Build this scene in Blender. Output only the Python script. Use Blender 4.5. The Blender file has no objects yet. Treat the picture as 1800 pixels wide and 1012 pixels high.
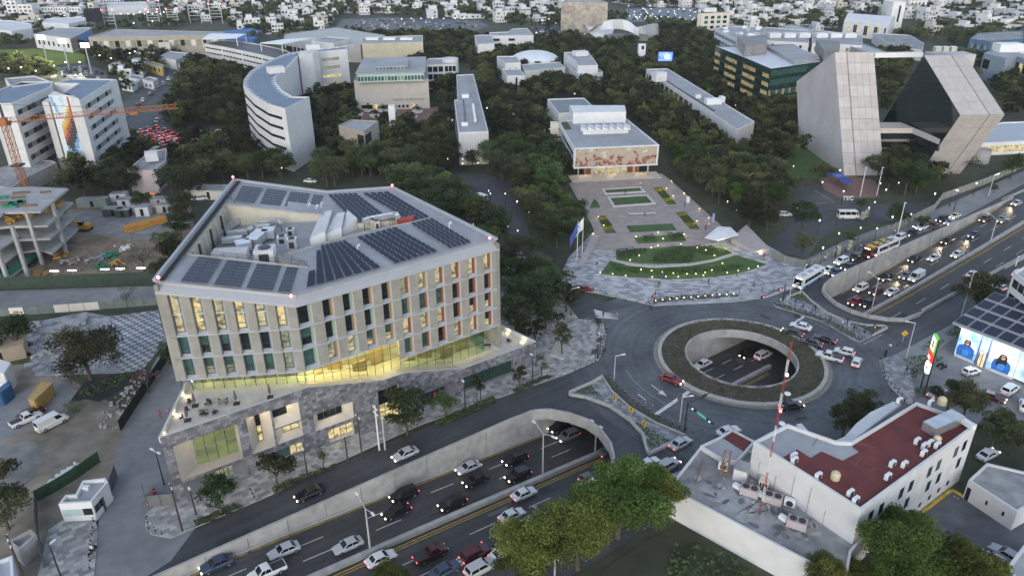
import bpy,bmesh,math,random
from math import sin,cos,tan,pi,radians,hypot,atan2
from mathutils import Vector as V3,Matrix
from mathutils.geometry import delaunay_2d_cdt
import numpy as np
def iv(n,k,v):n.inputs[k].default_value=v
rnd=random.Random(7)
SC=bpy.context.scene
COL=SC.collection
# camera
F_PX,PITCH,ROLL,CAM_H=1300.0,radians(25.98),radians(-0.41),80.0
cam_d=bpy.data.cameras.new('camera')
cam=bpy.data.objects.new('camera',cam_d)
COL.objects.link(cam)
SC.camera=cam
cam_d.sensor_width=36.0
cam_d.lens=36.0*F_PX/1800.0
cam_d.clip_start=1.0
cam_d.clip_end=6000.0
_c,_s=cos(PITCH),sin(PITCH)
FW=V3((0,_c,-_s)); UP0=V3((0,_s,_c)); R0=V3((1,0,0))
CR=R0*cos(ROLL)+UP0*sin(ROLL)
CU=UP0*cos(ROLL)-R0*sin(ROLL)
cam.matrix_world=Matrix(((CR.x,CU.x,-FW.x,0),(CR.y,CU.y,-FW.y,0),(CR.z,CU.z,-FW.z,CAM_H),(0,0,0,1)))
# sky, sun, exposure
SUN_EL,SUN_AZ=radians(22.0),radians(190)  # last light, low behind the camera
w=bpy.data.worlds.new('World'); SC.world=w; w.use_nodes=True
wn=w.node_tree.nodes; wl=w.node_tree.links
bg=wn['Background']
sky=wn.new('ShaderNodeTexSky'); sky.sky_type='NISHITA'; sky.sun_disc=False
sky.sun_elevation=SUN_EL; sky.sun_rotation=SUN_AZ; sky.air_density=1.0; sky.dust_density=0.7; sky.ozone_density=1.5
hs=wn.new('ShaderNodeHueSaturation'); iv(hs,'Saturation',.7); wl.new(sky.outputs[0],hs.inputs['Color']); wl.new(hs.outputs[0],bg.inputs[0]); iv(bg,1,0.06)
sd=bpy.data.lights.new('sun','SUN'); sd.energy=0.16; sd.angle=radians(40); sd.color=(1.0,0.93,0.86)
so=bpy.data.objects.new('sun',sd); COL.objects.link(so)
_d=V3((sin(SUN_AZ)*cos(SUN_EL),cos(SUN_AZ)*cos(SUN_EL),sin(SUN_EL)))
so.rotation_euler=(-_d).to_track_quat('-Z','Y').to_euler(); so.location=_d*300
SC.view_settings.view_transform='Standard'; SC.view_settings.look='None'
SC.view_settings.exposure=2.32; SC.view_settings.gamma=1.0
SC.view_settings.use_curve_mapping=False
SC.cycles.max_bounces=5; SC.cycles.diffuse_bounces=2; SC.cycles.glossy_bounces=2
SC.cycles.transmission_bounces=2; SC.cycles.transparent_max_bounces=6; SC.cycles.volume_bounces=0
SC.cycles.use_denoising=True; SC.cycles.sample_clamp_indirect=4.0
SC.cycles.caustics_reflective=False; SC.cycles.caustics_refractive=False
# measured points: a ray through a point of the photograph meets a height or a wall
def ray(x,y):
 return FW+CR*((x-900)/F_PX)-CU*((y-506)/F_PX)
def P(x,y,z=0.0):
 d=ray(x,y); t=(z-CAM_H)/d.z
 q=d*t
 return V3((q.x,q.y,z))
def onwall(x,y,a,b):
 d=ray(x,y); n=V3((-(b[1]-a[1]),b[0]-a[0],0))
 t=(V3((a[0],a[1],0))-V3((0,0,CAM_H))).dot(n)/d.dot(n)
 return V3((0,0,CAM_H))+d*t
def proj(q):
 v=V3(q)-V3((0,0,CAM_H)); k=v.dot(FW)
 return 900+F_PX*v.dot(CR)/k,506-F_PX*v.dot(CU)/k
CC=V3((47,129.5)); HA=radians(36)
HU=V3((cos(HA),sin(HA))); HN=V3((-sin(HA),cos(HA)))
def W(s,t,z=0.0):  # along / across the sunken highway, from the centre of the roundabout
 q=CC+HU*s+HN*t
 return V3((q.x,q.y,z))
def ST(p):
 q=V3((p[0],p[1]))-CC
 return q.dot(HU),q.dot(HN)
_zs=[(-400,0),(-132,0),(-110,-.9),(-97,-1.5),(-76,-2.9),(-50,-4.9),(-36,-6),(36,-6),(50,-4.9),(65,-4.6),(106,-2.4),(119,-1.5),(142,0),(500,0)]
def hz(s):  # height of the highway floor
 for(a,za),(b,zb) in zip(_zs,_zs[1:]):
  if a<=s<=b:return za+(zb-za)*(s-a)/(b-a)
 return 0.0
def onroad(x,y):  # the highway floor under a point of the photograph
 z=0.0
 for _ in range(12):
  q=P(x,y,z); z=z*.4+hz(ST(q)[0])*.6
 return P(x,y,z)
 # materials
MATS={}
def mat(name,col,rough=.8,var=.12,scale=.6,metal=0.0,em=None,es=0.0,coord='W',bump=0.0,jit=0.0,var2=0.0,scale2=.05,spec=None,streak=None,thin=0.0):
 if name in MATS:return MATS[name]
 m=bpy.data.materials.new(name); m.use_nodes=True
 nt=m.node_tree; N=nt.nodes; L=nt.links; b=N['Principled BSDF']
 iv(b,'Roughness',rough); iv(b,'Metallic',metal)
 if spec is not None:iv(b,'Specular IOR Level',spec)
 if coord=='W':
  g=N.new('ShaderNodeNewGeometry'); vec=g.outputs['Position']
 else:
  g=N.new('ShaderNodeTexCoord'); vec=g.outputs['Object']
 cur=None
 rgb=N.new('ShaderNodeRGB'); rgb.outputs[0].default_value=(*col,1); cur=rgb.outputs[0]
 def noise_mul(sock,amount,sc,det=4):
  nz=N.new('ShaderNodeTexNoise'); iv(nz,'Scale',sc); iv(nz,'Detail',det)
  L.new(vec,nz.inputs['Vector'])
  mr=N.new('ShaderNodeMapRange'); iv(mr,1,.3); iv(mr,2,.7)
  iv(mr,3,1-amount); iv(mr,4,1+amount)
  L.new(nz.outputs[0],mr.inputs[0])
  mx=N.new('ShaderNodeVectorMath'); mx.operation='SCALE'
  L.new(sock,mx.inputs[0]); L.new(mr.outputs[0],mx.inputs['Scale'])
  return mx.outputs[0],nz.outputs[0]
 nz=None
 if streak:  # wear that follows the traffic: along the lanes, or round the ring
  sx=N.new('ShaderNodeSeparateXYZ'); cb=N.new('ShaderNodeCombineXYZ')
  if streak=='ring':
   sv=N.new('ShaderNodeVectorMath'); sv.operation='SUBTRACT'; iv(sv,1,(46.9,130.2,0)); L.new(vec,sv.inputs[0]); ln=N.new('ShaderNodeVectorMath'); ln.operation='LENGTH'; L.new(sv.outputs[0],ln.inputs[0]); L.new(ln.outputs['Value'],cb.inputs[1])
  else:
   vr=N.new('ShaderNodeVectorRotate'); vr.rotation_type='Z_AXIS'; iv(vr,'Angle',-HA); L.new(vec,vr.inputs['Vector']); L.new(vr.outputs[0],sx.inputs[0]); L.new(sx.outputs[1],cb.inputs[1])
   mm=N.new('ShaderNodeMath'); mm.operation='MULTIPLY'; iv(mm,1,.025); L.new(sx.outputs[0],mm.inputs[0]); L.new(mm.outputs[0],cb.inputs[0])
  v0,vec=vec,cb.outputs[0]; cur,_=noise_mul(cur,.2,.9,3); vec=v0
 if var:cur,nz=noise_mul(cur,var,scale)
 if var2:cur,_=noise_mul(cur,var2,scale2,3)
 if jit:
  oi=N.new('ShaderNodeObjectInfo'); hs=N.new('ShaderNodeHueSaturation')
  mr=N.new('ShaderNodeMapRange'); iv(mr,3,1-jit); iv(mr,4,1+jit)
  L.new(oi.outputs['Random'],mr.inputs[0]); L.new(mr.outputs[0],hs.inputs['Value'])
  m2=N.new('ShaderNodeMath'); m2.operation='MULTIPLY'; iv(m2,1,7.31)
  m3=N.new('ShaderNodeMath'); m3.operation='FRACT'; L.new(oi.outputs['Random'],m2.inputs[0]); L.new(m2.outputs[0],m3.inputs[0])
  m4=N.new('ShaderNodeMapRange'); iv(m4,3,.5-.07*jit); iv(m4,4,.5+.07*jit)
  L.new(m3.outputs[0],m4.inputs[0]); L.new(m4.outputs[0],hs.inputs['Hue'])
  L.new(cur,hs.inputs['Color']); cur=hs.outputs[0]
 L.new(cur,b.inputs['Base Color'])
 if em:
  iv(b,'Emission Color',(*em,1)); iv(b,'Emission Strength',es)
 if thin:
  tr=N.new('ShaderNodeBsdfTranslucent'); L.new(cur,tr.inputs[0]); mx=N.new('ShaderNodeMixShader'); iv(mx,0,thin)
  L.new(b.outputs[0],mx.inputs[1]); L.new(tr.outputs[0],mx.inputs[2]); L.new(mx.outputs[0],N['Material Output'].inputs['Surface'])
 if bump and nz:
  bp=N.new('ShaderNodeBump'); iv(bp,'Strength',bump); iv(bp,'Distance',.05)
  L.new(nz,bp.inputs['Height']); L.new(bp.outputs[0],b.inputs['Normal'])
 MATS[name]=m
 return m
def _uv(N,L,axis,floor):
 g=N.new('ShaderNodeNewGeometry')
 if floor is not None:
  vr=N.new('ShaderNodeVectorRotate'); vr.rotation_type='Z_AXIS'; iv(vr,'Angle',-floor)
  L.new(g.outputs['Position'],vr.inputs['Vector']); return vr.outputs[0]
 d=N.new('ShaderNodeVectorMath'); d.operation='DOT_PRODUCT'; iv(d,1,(axis[0],axis[1],0))
 L.new(g.outputs['Position'],d.inputs[0])
 sx=N.new('ShaderNodeSeparateXYZ'); L.new(g.outputs['Position'],sx.inputs[0])
 cb=N.new('ShaderNodeCombineXYZ'); L.new(d.outputs['Value'],cb.inputs[0]); L.new(sx.outputs['Z'],cb.inputs[1])
 return cb.outputs[0]
def tiles(name,c1,c2,cm,w_,h_,mortar=.02,axis=None,floor=None,rough=.75,off=.5,bias=0.0,dirt=.25,bump=.3,check=None):
 m=bpy.data.materials.new(name); m.use_nodes=True
 nt=m.node_tree; N=nt.nodes; L=nt.links; b=N['Principled BSDF']; iv(b,'Roughness',rough)
 v=_uv(N,L,axis,floor)
 br=N.new('ShaderNodeTexBrick'); br.offset=off; iv(br,'Scale',1)
 iv(br,'Color1',(*c1,1)); iv(br,'Color2',(*c2,1)); iv(br,'Mortar',(*cm,1))
 iv(br,'Mortar Size',mortar); iv(br,'Brick Width',w_); iv(br,'Row Height',h_)
 iv(br,'Bias',bias)
 if check:
  br=N.new('ShaderNodeTexChecker'); iv(br,'Scale',check); iv(br,'Color1',(*c1,1)); iv(br,'Color2',(*c2,1))
 L.new(v,br.inputs['Vector'])
 nz=N.new('ShaderNodeTexNoise'); iv(nz,'Scale',.35); iv(nz,'Detail',5); L.new(v,nz.inputs['Vector'])
 mr=N.new('ShaderNodeMapRange'); iv(mr,1,.3); iv(mr,2,.7); iv(mr,3,1-dirt); iv(mr,4,1+dirt)
 L.new(nz.outputs[0],mr.inputs[0])
 mx=N.new('ShaderNodeVectorMath'); mx.operation='SCALE'; L.new(br.outputs['Color'],mx.inputs[0]); L.new(mr.outputs[0],mx.inputs['Scale'])
 L.new(mx.outputs[0],b.inputs['Base Color'])
 if bump:
  bp=N.new('ShaderNodeBump'); iv(bp,'Strength',bump); iv(bp,'Distance',.02); bp.invert=True
  L.new(br.outputs['Fac'],bp.inputs['Height']); L.new(bp.outputs[0],b.inputs['Normal'])
 MATS[name]=m
 return m
def lamp_mat(name,col,es):
 m=bpy.data.materials.new(name); m.use_nodes=True
 b=m.node_tree.nodes['Principled BSDF']; iv(b,'Base Color',(.8,.8,.8,1))
 iv(b,'Emission Color',(*col,1)); iv(b,'Emission Strength',es)
 MATS[name]=m; return m
def lit_glass(name,col,es,dark=.25,scale=.9,stretch=(1,1,1.6)):
# a lit room painted as glow on the pane itself, mottled as by furniture
 m=bpy.data.materials.new(name); m.use_nodes=True
 nt=m.node_tree; N=nt.nodes; L=nt.links; b=N['Principled BSDF']
 iv(b,'Base Color',(.05,.06,.05,1)); iv(b,'Roughness',.12)
 g=N.new('ShaderNodeNewGeometry'); mp=N.new('ShaderNodeVectorMath'); mp.operation='MULTIPLY'; iv(mp,1,stretch)
 L.new(g.outputs['Position'],mp.inputs[0])
 nz=N.new('ShaderNodeTexVoronoi'); iv(nz,'Scale',scale); L.new(mp.outputs[0],nz.inputs['Vector'])
 n2=N.new('ShaderNodeTexNoise'); iv(n2,'Scale',scale*1.5); L.new(mp.outputs[0],n2.inputs['Vector'])
 sp=N.new('ShaderNodeSeparateColor'); L.new(nz.outputs['Color'],sp.inputs[0])
 mu=N.new('ShaderNodeMath'); mu.operation='MULTIPLY_ADD'; iv(mu,1,.6); L.new(sp.outputs[0],mu.inputs[0]); L.new(n2.outputs[0],mu.inputs[2])
 mr=N.new('ShaderNodeMapRange'); iv(mr,1,.35); iv(mr,2,.95); iv(mr,3,es*dark); iv(mr,4,es)
 L.new(mu.outputs[0],mr.inputs[0]); L.new(mr.outputs[0],b.inputs['Emission Strength'])
 iv(b,'Emission Color',(*col,1))
 MATS[name]=m; return m
def glass_mat(name,tint,mixf=.35,rough=.06):
# a thin pane: part mirror of the sky, part see-through
 m=bpy.data.materials.new(name); m.use_nodes=True
 nt=m.node_tree; N=nt.nodes; L=nt.links
 out=N['Material Output']; N.remove(N['Principled BSDF'])
 t=N.new('ShaderNodeBsdfTransparent'); iv(t,0,(*tint,1))
 g=N.new('ShaderNodeBsdfGlossy'); iv(g,'Roughness',rough); iv(g,'Color',(.7,.85,.8,1))
 mx=N.new('ShaderNodeMixShader'); iv(mx,0,mixf)
 L.new(t.outputs[0],mx.inputs[1]); L.new(g.outputs[0],mx.inputs[2]); L.new(mx.outputs[0],out.inputs['Surface'])
 MATS[name]=m; return m
 # mesh builder
class MB:
 def __init__(s):s.v=[]; s.f=[]; s.m=[]
 def add(s,vs,fs,mi=0):
  o=len(s.v); s.v+=[tuple(v) for v in vs]
  s.f+=[tuple(i+o for i in f) for f in fs]; s.m+=[mi]*len(fs)
  return s
 def quad(s,a,b,c,d,mi=0):return s.add([a,b,c,d],[(0,1,2,3)],mi)
 def poly(s,pts,mi=0):return s.add(pts,[tuple(range(len(pts)))],mi)
 def prism(s,pts,z0,z1,mi=0,top=None,bottom=False):
 # pts: xy list; z0/z1 numbers or lists
  n=len(pts); A=sum(pts[i][0]*pts[(i+1)%n][1]-pts[(i+1)%n][0]*pts[i][1] for i in range(n))
  Z0=z0 if isinstance(z0,(list,tuple)) else[z0]*n; Z1=z1 if isinstance(z1,(list,tuple)) else[z1]*n
  idx=list(range(n))
  if A<0:idx.reverse()
  vs=[(pts[i][0],pts[i][1],Z0[i]) for i in idx]+[(pts[i][0],pts[i][1],Z1[i]) for i in idx]
  fs=[(i,(i+1)%n,n+(i+1)%n,n+i) for i in range(n)]
  s.add(vs,fs,mi)
  s.add(vs[n:],[tuple(range(n))],mi if top is None else top)
  if bottom:s.add(vs[:n],[tuple(reversed(range(n)))],mi)
  return s
 def box(s,c,sz,rz=0.0,mi=0,bevel=0):
  x,y,z=sz[0]/2,sz[1]/2,sz[2]/2
  ca,sa=cos(rz),sin(rz)
  vs=[]
  for dz in(-z,z):
   for dx,dy in((-x,-y),(x,-y),(x,y),(-x,y)):
    vs.append((c[0]+dx*ca-dy*sa,c[1]+dx*sa+dy*ca,c[2]+dz))
  return s.add(vs,[(0,3,2,1),(4,5,6,7),(0,1,5,4),(1,2,6,5),(2,3,7,6),(3,0,4,7)],mi)
 def bar(s,a,b,w_,h_,mi=0):
  a,b=V3(a),V3(b); d=(b-a).normalized()
  up=V3((0,0,1)) if abs(d.z)<.95 else V3((0,1,0))
  r=d.cross(up).normalized(); u=r.cross(d)
  vs=[]
  for p in(a,b):
   for i,j in((-1,-1),(1,-1),(1,1),(-1,1)):vs.append(p+r*(i*w_/2)+u*(j*h_/2))
  return s.add(vs,[(0,1,2,3),(7,6,5,4),(0,4,5,1),(1,5,6,2),(2,6,7,3),(3,7,4,0)],mi)
 def tube(s,pts,rad,n=6,mi=0,cap=True):
  pts=[V3(p) for p in pts]; rs=rad if isinstance(rad,(list,tuple)) else[rad]*len(pts)
  vs=[]
  for k,p in enumerate(pts):
   d=(pts[min(k+1,len(pts)-1)]-pts[max(k-1,0)]).normalized()
   up=V3((0,0,1)) if abs(d.z)<.9 else V3((1,0,0))
   r=d.cross(up).normalized(); u=r.cross(d)
   for i in range(n):
    a=2*pi*i/n; vs.append(p+(r*cos(a)+u*sin(a))*rs[k])
  fs=[]
  for k in range(len(pts)-1):
   for i in range(n):
    fs.append((k*n+i,k*n+(i+1)%n,(k+1)*n+(i+1)%n,(k+1)*n+i))
  if cap:fs+=[tuple(reversed(range(n))),tuple(range((len(pts)-1)*n,len(pts)*n))]
  return s.add(vs,fs,mi)
 def lathe(s,c,prof,n=10,mi=0):
  vs=[]; fs=[]
  for r,z in prof:
   for i in range(n):vs.append((c[0]+r*cos(2*pi*i/n),c[1]+r*sin(2*pi*i/n),c[2]+z))
  for k in range(len(prof)-1):
   for i in range(n):fs.append((k*n+i,k*n+(i+1)%n,(k+1)*n+(i+1)%n,(k+1)*n+i))
  fs.append(tuple(range((len(prof)-1)*n,len(prof)*n)))
  return s.add(vs,fs,mi)
 def sheet(s,outer,holes=(),z=0.0,mi=0):
 # flat polygon with holes; z number or function
  vs=[]; es=[]
  for ring in[outer]+list(holes):
   o=len(vs); k=len(ring); vs+=[V3((p[0],p[1])) for p in ring]
   es+=[(o+i,o+(i+1)%k) for i in range(k)]
  r=delaunay_2d_cdt(vs,es,[],1,1e-5)
  zz=z if callable(z) else(lambda x,y:z)
  fs=[]; hs=[[(p[0],p[1]) for p in h] for h in holes]; ou=[(p[0],p[1]) for p in outer]
  for f in r[2]:
   a,b,c=(r[0][i] for i in f[:3]); g=(a+b+c)/3
   if any(inside(g,h) for h in hs) or not inside(g,ou):continue
   fs.append(tuple(f) if(b-a).cross(c-a)>0 else tuple(reversed(f)))
  return s.add([(v.x,v.y,zz(v.x,v.y)) for v in r[0]],fs,mi)
 def mesh(s,name,mats,org=(0,0,0),smooth=False):
  me=bpy.data.meshes.new(name)
  me.from_pydata([(x-org[0],y-org[1],z-org[2]) for x,y,z in s.v],[],s.f)
  for m in(mats if isinstance(mats,(list,tuple)) else[mats]):me.materials.append(m)
  me.polygons.foreach_set('material_index',s.m)
  if smooth:me.polygons.foreach_set('use_smooth',[True]*len(s.f))
  me.update(); return me
def worg(o):
 v=V3((0,0,0))
 while o:v+=o.location; o=o.parent
 return v
def put(name,mb,mats,parent=None,label=None,smooth=False,kind=None):
 org=worg(parent)
 o=bpy.data.objects.new(name,mb.mesh(name,mats,org,smooth) if isinstance(mb,MB) else mb)
 COL.objects.link(o)
 if parent:o.parent=parent
 if label:o['label']=label
 if kind:o['kind']=kind
 return o
def tag(o,label,cat,group=None,kind=None):
 o['label']=label; o['category']=cat
 if group:o['group']=group
 if kind:o['kind']=kind
 return o
def struct(name,mb,mats):return put(name,mb,mats,kind='structure')
def stuff(name,mb,mats,label,cat):return tag(put(name,mb,mats),label,cat,None,'stuff')
def thing(name,label,cat,loc=(0,0,0),group=None,rz=0.0):
 o=inst(name,None); o.location=loc; o.rotation_euler=(0,0,rz); o.empty_display_size=.3
 return tag(o,label,cat,group)
def inst(name,me,parent=None):
 o=bpy.data.objects.new(name,me); COL.objects.link(o); o.parent=parent
 return o
def glow(e,col,p,size=.3,kind='POINT',name='lamp'):
 l=bpy.data.lights.new(name,kind); l.energy=e; l.color=col
 if kind!='AREA':l.shadow_soft_size=size
 o=inst(name,l); o.location=p
 return o
LM=[(P(x,y),n) for x,y,n in((690,190,'the library'),(490,250,'the crescent building'),(830,250,'the slim white wing'),(1080,290,'the mural hall'),(1240,205,'the long diagonal wing'),(1330,180,'the glass office'),(1520,290,'the stone towers'),(960,120,'the white dome'),(1090,75,'the shell hall'),(870,85,'the gallery blocks'),(150,270,'the hospital slabs'),(620,260,'the concrete cube'),(640,340,'the back of the office roof'),(270,400,'the building site'),(930,550,'the right terrace'),(1170,380,'the tan plaza'),(1420,390,'the campus drive'),(1620,340,'the avenue wall'),(1000,420,'the flag poles'),(860,340,'the campus gate'),(300,70,'the stadium'),(100,40,'the white apartment blocks'),(750,45,'the large car lot'),(1160,25,'the bright car lot'),(1580,40,'the white church'),(450,100,'the parking deck'),(1030,30,'the stone auditorium'),(1290,40,'the pale apartment block'),(1700,70,'the right hillside'),(500,20,'the upper left town'),(1420,60,'the classroom rows'))]
def nearlm(p):return min(LM,key=lambda l:(l[0].x-p[0])**2+(l[0].y-p[1])**2)[1]
def pp(pts,z=0.0):return[P(x,y,z) for x,y in pts]
def crop(pts,ox,oy,k):return[(ox+x/k,oy+y/k) for x,y in pts]
def slab(mb,pts,z0,z1,mi=0,top=None):mb.prism([(p[0],p[1]) for p in pts],z0,z1,mi,top)
def arc(c,r,a0,a1,n):return[(c[0]+r*cos(a0+(a1-a0)*i/n),c[1]+r*sin(a0+(a1-a0)*i/n)) for i in range(n+1)]
BLOCK=[]  # footprints where no tree or house may stand
def block(pts,m=0.0):BLOCK.append(([(p[0],p[1]) for p in pts],m))
def inside(p,poly):
 r=False; n=len(poly); x,y=p[0],p[1]; j=n-1
 for i in range(n):
  xi,yi=poly[i]; xj,yj=poly[j]
  if(yi>y)!=(yj>y) and x<(xj-xi)*(y-yi)/(yj-yi)+xi:r=not r
  j=i
 return r
def near(p,poly,m):
 if inside(p,poly):return True
 if m<=0:return False
 n=len(poly); q=V3((p[0],p[1]))
 for i in range(n):
  a=V3(poly[i]); b=V3(poly[(i+1)%n]); d=b-a
  t=max(0,min(1,(q-a).dot(d)/max(d.length_squared,1e-9)))
  if(a+d*t-q).length<m:return True
 return False
def free(p,m=0.0):return not any(near(p,b,m+bm) for b,bm in BLOCK)
# colours
M=mat
asphalt=M('asphalt',(.056,.058,.062),.7,.10,1.2,var2=.3,scale2=.09,bump=.15,streak='line')
asphalt_worn=M('asphalt_worn',(.082,.087,.094),.65,.14,.8,var2=.38,scale2=.1,bump=.15,streak='ring')
asphalt_low=M('asphalt_low',(.05,.049,.047),.6,.10,1.5,var2=.25,scale2=.11,bump=.15,streak='line')
concrete=M('concrete',(.36,.35,.33),.85,.16,.7,var2=.14,scale2=.15,bump=.2)
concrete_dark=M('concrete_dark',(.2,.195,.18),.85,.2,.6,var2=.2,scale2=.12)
concrete_road=M('concrete_road',(.2,.205,.21),.8,.14,.5,var2=.2,scale2=.07)
kerb_m=M('kerb',(.42,.41,.37),.8,.15,1.5)
kerb_yellow=M('kerb_yellow',(.5,.42,.2),.8,.3,2.0)
soil=M('soil',(.05,.058,.032),.95,.25,.25,var2=.3,scale2=.03)
dirt=M('dirt',(.22,.19,.15),.95,.25,.35,var2=.35,scale2=.07,bump=.3)
gravel_m=M('gravel_lot',(.2,.195,.185),.9,.25,.4,var2=.3,scale2=.06,bump=.3)
grass_m=M('grass',(.055,.105,.026),.9,.3,1.6,var2=.2,scale2=.2,bump=.3)
hedge_m=M('hedge',(.05,.078,.024),.9,.45,1.2,var2=.3,scale2=.25,bump=.6)
hedge_brown=M('ring_hedge',(.10,.093,.062),.95,.45,2.5,var2=.2,scale2=.3,bump=.6)
flower_y=M('yellow_flowers',(.36,.27,.015),.9,.4,1.2)
plaza_tan=tiles('plaza_tan',(.36,.30,.27),(.31,.26,.235),(.25,.21,.19),1.2,.6,.03,floor=radians(5),dirt=.15)
plaza_grey=tiles('plaza_grey',(.5,.5,.51),(.2,.205,.215),(.3,.3,.31),1.5,.9,.01,floor=radians(-4),dirt=.15,off=.35)
pave_a=tiles('front_paving',(.46,.45,.43),(.19,.185,.18),(.25,.25,.25),.95,.8,.02,floor=HA,dirt=.2,off=.4)
pave_b=tiles('island_paving',(.34,.35,.36),(.14,.145,.15),(.15,.15,.15),.9,.7,.02,floor=radians(-35),dirt=.2)
checker=tiles('checker_paving',(.42,.42,.43),(.14,.15,.17),(.2,.2,.2),1.6,1.6,.0,floor=radians(8),dirt=.35,check=.95)
brick_pave=M('brick_paving',(.2,.12,.1),.85,.2,.8)
paint_w=M('road_paint',(.6,.6,.58),.7,.25,1.5)
paint_fade=M('faded_paint',(.24,.245,.25),.7,.3,1.2)
paint_y=M('yellow_paint',(.5,.33,.05),.7,.3,1.2)
white_w=M('white_wall',(.60,.60,.595),.85,.05,.4,var2=.06,scale2=.1)
white_p=M('white_paint',(.66,.66,.655),.7,.06,.6,var2=.07,scale2=.2)
cream_w=M('cream_wall',(.62,.58,.5),.85,.06,.4)
roof_grey=M('roof_membrane',(.32,.33,.34),.8,.08,.5,var2=.14,scale2=.08)
roof_blue=M('blue_roof',(.17,.22,.29),.75,.12,.4,var2=.12,scale2=.08)
roof_old=M('stained_roof',(.25,.255,.255),.85,.28,.5,var2=.3,scale2=.13)
roof_red=M('red_roof',(.135,.03,.026),.85,.16,.4,var2=.2,scale2=.15)
white_m=M('white_metal',(.7,.71,.72),.45,.04,.5)
steel=M('galvanised_steel',(.55,.57,.58),.35,.12,.8,metal=.75)
dark_m=M('dark_metal',(.03,.03,.032),.5,.1,2)
pole_grey=M('grey_pole',(.42,.43,.43),.5,.08,2)
black_m=M('black_gap',(.012,.012,.012),.9,0)
win_dark=M('dark_glass',(.018,.022,.024),.12,.3,.5)
win_teal=M('teal_glass',(.05,.105,.092),.15,.35,.6)
win_frame=M('window_frame',(.03,.03,.03),.5,0)
lit_warm=lit_glass('lit_window',(1.0,.85,.5),.12,.03,1.1)
lit_soft=lit_glass('soft_lit_window',(.85,.85,.55),.07,.12,1.4)
lit_amber=lit_glass('amber_window',(1.0,.8,.38),.17,.08,1.0)
warm_lamp=lamp_mat('warm_lamp',(1,.78,.4),1.1)
white_lamp=lamp_mat('white_lamp',(1,.95,.85),.5)
red_lamp=lamp_mat('red_lamp',(1,.05,.03),.6)
head_l=lamp_mat('headlight',(1,.86,.62),1.4)
tail_l=lamp_mat('tail_light',(1,.03,.02),.5)
green_lamp=lamp_mat('green_lamp',(.1,1,.55),.45)
# ground and roads
TW,TE=11.0,-11.0
pl=[ST(P(*p,.9)) for p in crop([(270,370),(440,320),(560,310),(720,340),(860,390),(960,460),(1040,570),(1068,680)],840,650,4.4975)]
pr=[ST(P(*p,.9)) for p in crop([(700,290),(625,330),(605,380),(640,430),(740,510),(880,580),(1050,630),(1250,660),(1400,665),(1500,640)],1340,440,5.62)]
portal_l=[(-50,TW)]+pl[1:]+[(-46,-9.6),(-50,TE)]
portal_r=[(50,TW)]+pr[1:-1]+[(48,TE-.5)]
hole_l=[W(-132,TE),W(-132,TW)]+[W(*q) for q in portal_l]
hole_r=[W(142,TW),]+[W(*q) for q in portal_r]+[W(142,TE)]
hole_l=[(p.x,p.y) for p in hole_l]; hole_r=[(p.x,p.y) for p in hole_r]
RC=(46.9,130.2); RI,RO=11.3,16.05
hole_o=[(RC[0]+RI*cos(2*pi*i/48),RC[1]+RI*sin(2*pi*i/48)) for i in range(48)]
HOLES=[hole_l,hole_r,hole_o]
mb=MB(); mb.sheet([(-4500,-300),(4500,-300),(4500,5200),(-4500,5200)],HOLES,-.06)
struct('ground',mb,soil)
mb=MB()
mb.sheet([W(-190,-22)[:2],W(330,-22)[:2],W(330,17.5)[:2],W(20,24)[:2],W(-20,24)[:2],W(-36,19)[:2],W(-190,19)[:2]],HOLES,0)
struct('service_road',mb,asphalt)
mb=MB(); mb.sheet([(47+36*cos(2*pi*i/64),129.5+36*sin(2*pi*i/64)) for i in range(64)],[hole_o,hole_l[:0] or[W(*q)[:2] for q in[(-52,TW)]+portal_l+[(-52,TE)]],[W(*q)[:2] for q in[(52,TW)]+portal_r+[(52,TE)]]],.006)
struct('roundabout_road',mb,asphalt_worn)
# the two trench roads
mb=MB(); ss=[-132]+list(range(-130,143,4))+[142]
for a,b in zip(ss,ss[1:]):
 mb.quad(W(a,TE-1,hz(a)),W(b,TE-1,hz(b)),W(b,TW+.3,hz(b)),W(a,TW+.3,hz(a)))
struct('highway_road',mb,asphalt_low)
# tunnel ceiling slab underside
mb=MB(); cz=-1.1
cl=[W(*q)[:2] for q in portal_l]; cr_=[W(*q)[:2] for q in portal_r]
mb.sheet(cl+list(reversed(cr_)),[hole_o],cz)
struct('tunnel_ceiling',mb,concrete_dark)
# trench walls with parapets
def wallstrip(name,pts,zb,zt,th,m=concrete,side=1):
 mb=MB()
 for i in range(len(pts)-1):
  (s0,t0),(s1,t1)=pts[i],pts[i+1]
  a,b=W(s0,t0),W(s1,t1)
  d=(b-a).normalized(); n=V3((-d.y,d.x,0))*th*side
  q=[a,b,b+n,a+n]
  z0=[zb(s0),zb(s1),zb(s1),zb(s0)]
  mb.prism([(p.x,p.y) for p in q],z0,zt,0,None,True)
 return struct(name,mb,m)
lw=[(s,TW) for s in range(-150,-49,5)]
wallstrip('trench_wall',lw,lambda s:hz(s)-.2,.9,.45)
wallstrip('trench_wall',[(s,TW) for s in range(-50,51,10)],lambda s:-6.2,cz,.45)
wallstrip('trench_wall',[(s,TW) for s in range(50,151,5)],lambda s:hz(s)-.2,.9,.45)
wallstrip('trench_wall',[(s,TE) for s in range(-132,-49,5)],lambda s:hz(s)-.2,.75,.45,side=-1)
wallstrip('trench_wall',[(s,TE) for s in range(-50,51,10)],lambda s:-6.2,cz,.45,side=-1)
wallstrip('trench_wall',[(s,TE) for s in range(50,146,5)],lambda s:hz(s)-.2,.8,.45,side=-1)
wallstrip('portal_parapet',portal_l,lambda s:cz-.15,.9,.4)
wallstrip('portal_parapet',portal_r,lambda s:cz-.15,.9,.4,side=-1)
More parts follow.
